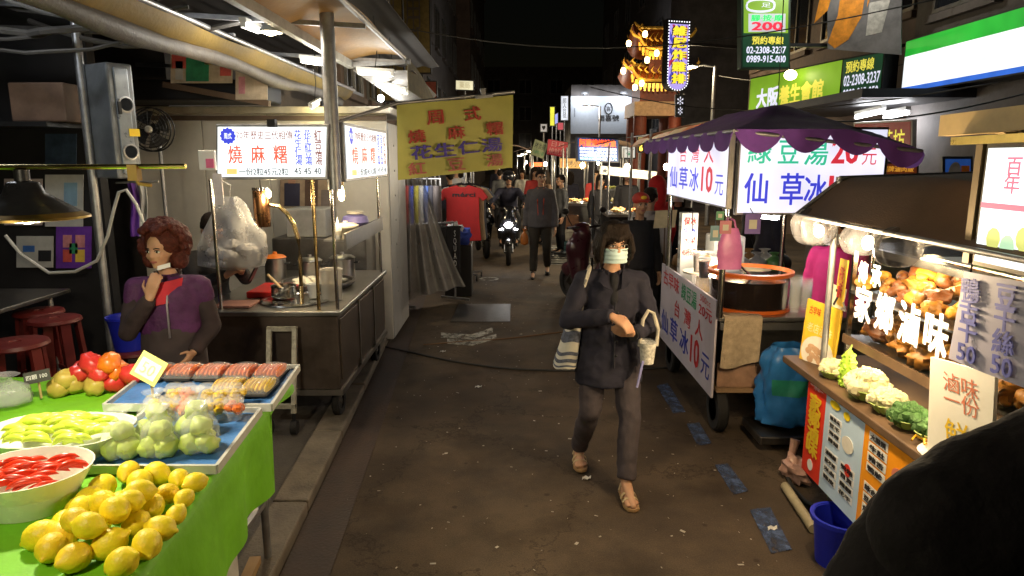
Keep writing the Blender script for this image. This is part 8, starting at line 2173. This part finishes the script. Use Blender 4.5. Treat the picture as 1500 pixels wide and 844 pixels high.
# vendor with permed hair, hand at her chin
h = 1.50
JV = skel(h, chest=(0, .0, .73), head=(-.008, -.02, .925), sha=(-.108, 0, .785), ela=(-.135, -.055, .63), wra=(-.035, -.115, .765), shb=(.108, 0, .785), elb=(.14, .0, .625), wrb=(.09, -.10, .555))
def vendor_extra(root, J, P, s, Rm):
    t = [c for c in root.children if c.name.startswith('jacket')][0]
    VEST = mat('purple quilted vest', (.07, .015, .075), .7, var=.35, scale=12, bump=.4, bscale=60)
    mb = MB(); g = s*1.08
    mb.ball(J['chest'] + V((0, 0, 0)), (.172*g, .128*g, .165*g), 20, 12); frus(mb, J['chest'] - V((0, 0, .18)), (.17*g, .13*g), J['chest'], (.172*g, .128*g))
    for k in 'ab': cap(mb, J['neckb'] - V((0, 0, .06)), J['sh'+k], .072*s, .068*s); cap(mb, J['sh'+k], J['sh'+k] + (J['el'+k]-J['sh'+k])*.3, .068*s, .064*s)
    v = organic('vest', mb, VEST, root, vox=.012, smooth=4, amp=.006, fs=10)
    mb = MB(); mb.sheet(lambda u, w: J['neckb'] + V((-.03 + .12*u - .02*w, -.125 - .03*w + .05*u*u, -.015 - .12*w + .02*u)), 8, 8, thick=.008); mb.build('red_yoke', mat('red quilted yoke', (.45, .015, .03), .7, var=.2), v)
    mb = MB(); mb.tube([J['neckb'] + V((.02, -.125, -.06)), J['chest'] + V((.02, -.138, 0)), J['chest'] + V((.02, -.14, -.18))], .006, 6); mb.build('zip', mat('grey zip', (.2, .18, .2), .4, .5), v)
    AP = mat('grey brown apron', (.05, .036, .038), .85, var=.2)
    mb = MB(); frus(mb, (0, 0, .40*h), (.185*g, .14*g), J['waist'] + V((0, 0, .04)), (.165*g, .13*g)); o = organic('apron', mb, AP, root, vox=.014, smooth=3, amp=.006)
    mb = MB(); mb.sheet(lambda u, w: P(.015 + .055*u, -.073 + .045*u - .004*w, -.082 - .026*w + .012*u), 6, 5, thick=.003); mb.build('lowered_mask', MASKW, root)
vx = at(245, 400, Y=3.75).x
person('vendor with permed auburn hair in a purple vest resting her hand at her chin', (vx, 3.75, GZ), R(12), h, JV, mat('dark brown sleeve', (.035, .022, .024), .85, var=.3), DENIMD, hair='curly', hairmat=HAIR_BR, girth=1.03, vox=.011, hem=.50, yaw=R(-22), pitch=R(4),
       hands=dict(a=dict(d=(.30, -.02, .95), pn=(.25, .95, .1), side=1, curl=.28)), extra=vendor_extra, seed=5)
# person sitting behind the cart with a phone
h = 1.62
JS = skel(h, pel=(0, 0, .345), waist=(0, -.01, .44), chest=(0, -.03, .55), neckb=(0, -.035, .64), neckt=(0, -.05, .685), head=(0, -.085, .745), sha=(-.1, -.03, .615), shb=(.1, -.03, .615),
          ela=(-.13, -.11, .50), wra=(-.05, -.26, .55), elb=(.13, -.12, .50), wrb=(.02, -.27, .56), hipa=(-.055, -.03, .34), kna=(-.07, -.26, .33), ana=(-.07, -.26, .06), hipb=(.055, -.03, .34), knb=(.07, -.26, .33), anb=(.07, -.26, .06))
sp = V((at(330, 400, Y=5.1).x - .22, 5.28, GZ+.14))
person('seated person in black holding a phone behind the hanging bag', sp, R(52), h, JS, BLACKC, BLACKC, hair='short', vox=.014, hem=.34, pitch=R(25), hands=dict(a=dict(d=(.3, -.7, .5), pn=(.8, 0, -.3), curl=.5), b=dict(d=(-.3, -.7, .5), pn=(-.8, 0, -.3), curl=.5)), seed=8)
stool('dark red plastic stool under the seated person in black', sp.x+.05, sp.y-.02, h=.58, s=.15)
ph = MB(); c = at(372, 400, Y=4.98); ph.box(c + V((0, .01, .01)), (.012, .08, .15), Matrix.Rotation(.5, 3, 'Y')); tag(ph.build('phone', BLACKP, smooth=False, bev=.006), 'black phone held over the left cart counter', 'phone')
# man walking with a grey jacket
h = 1.74
JM = skel(h, kna=(-.06, -.06, .285), ana=(-.065, -.11, .045), knb=(.06, -.02, .29), anb=(.065, .10, .075), toeb=(.07, .02, .03), ela=(-.135, .03, .625), wra=(-.14, -.02, .475), elb=(.135, -.01, .625), wrb=(.14, -.06, .475))
def man_extra(root, J, P, s, Rm):
    t = [c for c in root.children if c.name.startswith('jacket')][0]
    for k in (-1, 1):
        mb = MB(); mb.tube([J['neckb'] + V((k*.045, -.075, .03)), J['neckb'] + V((k*.055, -.135, -.09)), J['chest'] + V((k*.05, -.142, -.02)), J['waist'] + V((k*.04, -.138, -.02)), J['pel'] + V((k*.05, -.142, -.02))], .011, 6); mb.build('red_piping', mat('red jacket piping', (.42, .06, .03), .7), t)
    mb = MB(); mb.ball(J['waist'] + V((0, -.07, .06)), (.045, .066, .28), 16, 12); mb.build('dark_shirt', BLACKC, root)
GREYJ = mat('slate grey jacket', (.075, .07, .078), .8, var=.2, bump=.3)
mp = at(794, 404, Z=0)
person('man in a slate grey jacket with red piping walking with a small bag', (at(792, 330, Y=11.25).x, 11.25, 0), R(-4), h, JM, GREYJ, mat('dark olive trousers', (.03, .026, .02), .85, var=.2), hair='short', girth=1.16, vox=.016, hem=.47, yaw=R(14), glasses=BLACKP, extra=man_extra, fold=.008, seed=11)
bxm = at(768, 370, Y=11.1); mb = MB(); mb.sheet(bagfn(V((bxm.x, 11.1, .53)), .065, .05, .27, 2.2), 16, 12); tag(mb.build('orange_bag', mat('orange plastic bag', (.5, .16, .03), .4, alpha=.85), angle=80), 'small orange plastic bag carried by the man in grey', 'plastic bag')
# scooter rider
so_ = at(745, 397, Z=0); scx, scy = at(745, 360, Y=12.7).x, 13.0
scooter('scooter with its headlight on riding toward the camera', (scx, scy, 0), 0, lights=True)
h = 1.7
JR = skel(h, pel=(0, .30, .50), waist=(0, .29, .60), chest=(0, .26, .71), neckb=(0, .24, .80), neckt=(0, .225, .845), head=(0, .20, .91), sha=(-.105, .25, .77), shb=(.105, .25, .77), ela=(-.19, .08, .66), wra=(-.18, -.10, .625), elb=(.19, .08, .66), wrb=(.18, -.10, .625),
          hipa=(-.06, .28, .49), kna=(-.10, .02, .47), ana=(-.085, -.02, .235), hipb=(.06, .28, .49), knb=(.10, .02, .47), anb=(.085, -.02, .235))
def rider_extra(root, J, P, s, Rm):
    mb = MB(); mb.ball(P(0, .015, .045), (.125*s, .14*s, .115*s), 20, 14); mb.build('helmet', mat('dark helmet', (.03, .03, .035), .25, coat=.5), root)
    mb = MB(); mb.ball(P(0, -.085, .095), (.10*s, .06*s, .02*s), 16, 8); mb.build('helmet_peak', BLACKP, root)
    mb = MB(); mb.tube([P(-.08, -.02, -.02), P(-.05, -.05, -.10), P(0, -.06, -.115), P(.05, -.05, -.10), P(.08, -.02, -.02)], .007, 6); mb.build('chin_strap', BLACKP, root)
person('helmeted scooter rider in a dark jacket', (scx, scy, 0), 0, h, JR, NAVY, BLACKC, hair=None, girth=1.1, vox=.018, hem=.48, glasses=BLACKP, extra=rider_extra, seed=13)
# dark second scooter to the left of the rider
scooter('dark scooter standing left of the riding scooter', (scx-.55, 13.9, 0), R(10), lights=False)
# right side crowd
h = 1.55
def cap_extra(root, J, P, s, Rm):
    mb = MB(); mb.ball(P(0, .01, .065), (.095*s, .105*s, .075*s), 20, 12, M=Rm); o = mb.build('cap', mat('red baseball cap', (.42, .03, .02), .7, var=.2), root)
    mb = MB(); mb.sheet(lambda u, v: P((u-.5)*.15, -.085 - .065*v*math.sin(math.pi*u)**.5, .055 - .012*v), 10, 5, thick=.006); mb.build('peak', MATS['red baseball cap'], o)
    mb = MB(); mb.ball(P(0, -.095, .085), (.035*s, .012*s, .02*s), 12, 8, M=Rm); mb.build('badge', INK_YEL, o)
person('man in a red cap and dark jacket behind the masked woman', (at(938, 300, Y=7.2).x, 7.2, 0), R(8), 1.56, skel(1.56), BLACKC, BLACKC, hair=None, vox=.016, extra=cap_extra, seed=15, skin=SKIN2)
person('man in a white and grey shirt seen from behind', (at(952, 310, Y=7.75).x, 7.75, 0), R(160), 1.60, skel(1.60), mat('grey white shirt', (.40, .37, .36), .8, var=.1), BLACKC, hair='short', vox=.016, seed=17)
person('person in a red hooded top seen from behind', (at(962, 300, Y=8.6).x, 8.6, 0), R(200), 1.68, skel(1.68), mat('red hooded cloth', (.42, .012, .015), .85, var=.15), BLACKC, hair=None, vox=.016, seed=19, hood=mat('red hooded cloth', (.42, .012, .015)), puff=1.05)
person('dark clothed woman in a white mask right of the red hood', (at(972, 300, Y=9.4).x+.02, 9.4, 0), R(10), 1.66, skel(1.66), BLACKC, BLACKC, hair='long', mask=MASKM, vox=.018, seed=21)
person('shorter person in black with a pale mask by the cart post', (at(990, 300, Y=9.0).x+.03, 9.0, 0), R(-20), 1.58, skel(1.58), BLACKC, BLACKC, hair='long', mask=MASKW, vox=.018, seed=23)
# drinks seller in magenta
sx = at(1200, 370, Y=5.1)
person('drinks seller in a magenta shirt with a lowered mask', (sx.x+.12, 5.05, 0), R(-35), 1.55, skel(1.55, head=(-.02, -.05, .915), neckt=(-.01, -.02, .86)), mat('magenta shirt', (.42, .015, .13), .8, var=.15), BLACKC, hair='short', vox=.012, mask=MASKW, yaw=R(-15), pitch=R(20), seed=25, girth=1.05)
# passers-by behind the drinks cart
person('passer-by in dark shorts walking behind the drinks cart', (at(1128, 380, Y=8.2).x, 8.3, 0), R(100), 1.7, skel(1.7, kna=(-.05, -.06, .285), ana=(-.05, -.10, .05), anb=(.05, .10, .05)), NAVY, None, hair='short', vox=.018, seed=27, hem=.33, shoes=mat('pale shoe', (.5, .45, .4), .6))
person('passer-by in black trousers behind the payment cards', (at(1098, 380, Y=8.8).x, 8.8, 0), R(80), 1.7, skel(1.7, ana=(-.05, .08, .05), anb=(.05, -.08, .05)), BLACKC, BLACKC, hair='short', vox=.018, seed=29)
# far crowd
labs = [('distant passer-by in navy under the led sign', 1.45, 17.2, 0), ('distant cook in a red top behind the seafood stall', 1.95, 16.2, 1), ('distant cook in black behind the produce stall', 2.3, 13.8, 2), ('distant shopper in grey left of the street centre', -.35, 19.5, 3), ('distant shopper in black past the scooter', .1, 24.5, 2), ('distant shopper in brown beyond the seafood stall', .95, 21.0, 4), ('distant helper in black beside the produce stall', 1.75, 13.7, 2), ('distant shopper in blue behind the t-shirts', -1.3, 14.5, 0),
        ('distant shopper in a red top before the far lit stall', .55, 17.0, 1), ('distant shopper in grey facing the seafood stall', 1.0, 14.0, 3), ('distant shopper in brown left of the seafood stall', .75, 15.6, 4), ('distant stallholder in white behind the far left stall', -1.5, 18.6, 5), ('distant walker in white in the middle of the lane', .3, 20.2, 5), ('distant walker in navy by the far street lamps', -.6, 26, 0)]
cm = [NAVY, mat('far red top', (.35, .03, .03), .8), BLACKC, mat('far grey coat', (.12, .12, .12), .8), mat('far brown coat', (.10, .06, .04), .8), mat('far white shirt', (.45, .43, .4), .8)]
for k, (lab, x, y, c) in enumerate(labs):
    person(lab, (x, y, 0), R([170, 10, -10, 185, 175, 160, 15, 200, 20, -70, -60, 10, -5, 8][k]), 1.6 + .05*(k % 3), skel(1.6 + .05*(k % 3)), cm[c], BLACKC, hair='short' if k % 2 else 'long', vox=.022, seed=40+k)
# dark coat at the right edge, close to the camera
DC = mat('black padded coat', (.008, .0065, .007), .9, ior=1.25, var=.3, bump=.3, bscale=60)
h = 1.87
JD = skel(h, chest=(0, -.01, .73), sha=(-.13, 0, .765), shb=(.13, 0, .765), ela=(-.185, -.01, .61), elb=(.225, .02, .62), wra=(-.13, -.14, .55), wrb=(.13, -.14, .55), head=(0, -.03, .93))
dp = V((.80, .80, 0))
def coat_extra(root, J, P, s, Rm):
    mb = MB(); mb.ball(J['neckb'] + V((0, .02, .02)), (.15, .14, .12), 18, 12)
    for k in 'ab': cap(mb, J['neckb'] + V((0, .0, .04)), J['sh'+k] + V((0, .02, .03)), .115, .10)
    organic('hood', mb, DC, root, vox=.016, smooth=5, amp=.012, fs=9)
    OL = mat('olive camouflage sleeve', (.030, .026, .013), .85, var=.6, scale=9, bump=.4, bscale=70); mb = MB(); a, b = J['shb'], J['elb']; cap(mb, a + (b-a)*.55, b, .094*s, .088*s); cap(mb, b, b + (J['wrb']-b)*.5, .088*s, .075*s); organic('sleeve_band', mb, OL, root, vox=.012, smooth=3, amp=.008, fs=12)
    mb = MB(); mb.tube([J['shb'] + V((-.10, -.05, .085)), J['shb'] + V((-.11, .06, .06)), J['chest'] + V((.0, .17, .0)), J['waist'] + V((-.12, .17, -.1))], .022, 8); mb.build('strap', mat('olive strap', (.035, .03, .016), .8), root)
person('person in a black padded coat close by at the right edge, seen from behind', dp, R(178), h, JD, DC, BLACKC, hair='short', girth=1.2, vox=.013, hem=.42, puff=1.35, extra=coat_extra, seed=33, fold=.010)
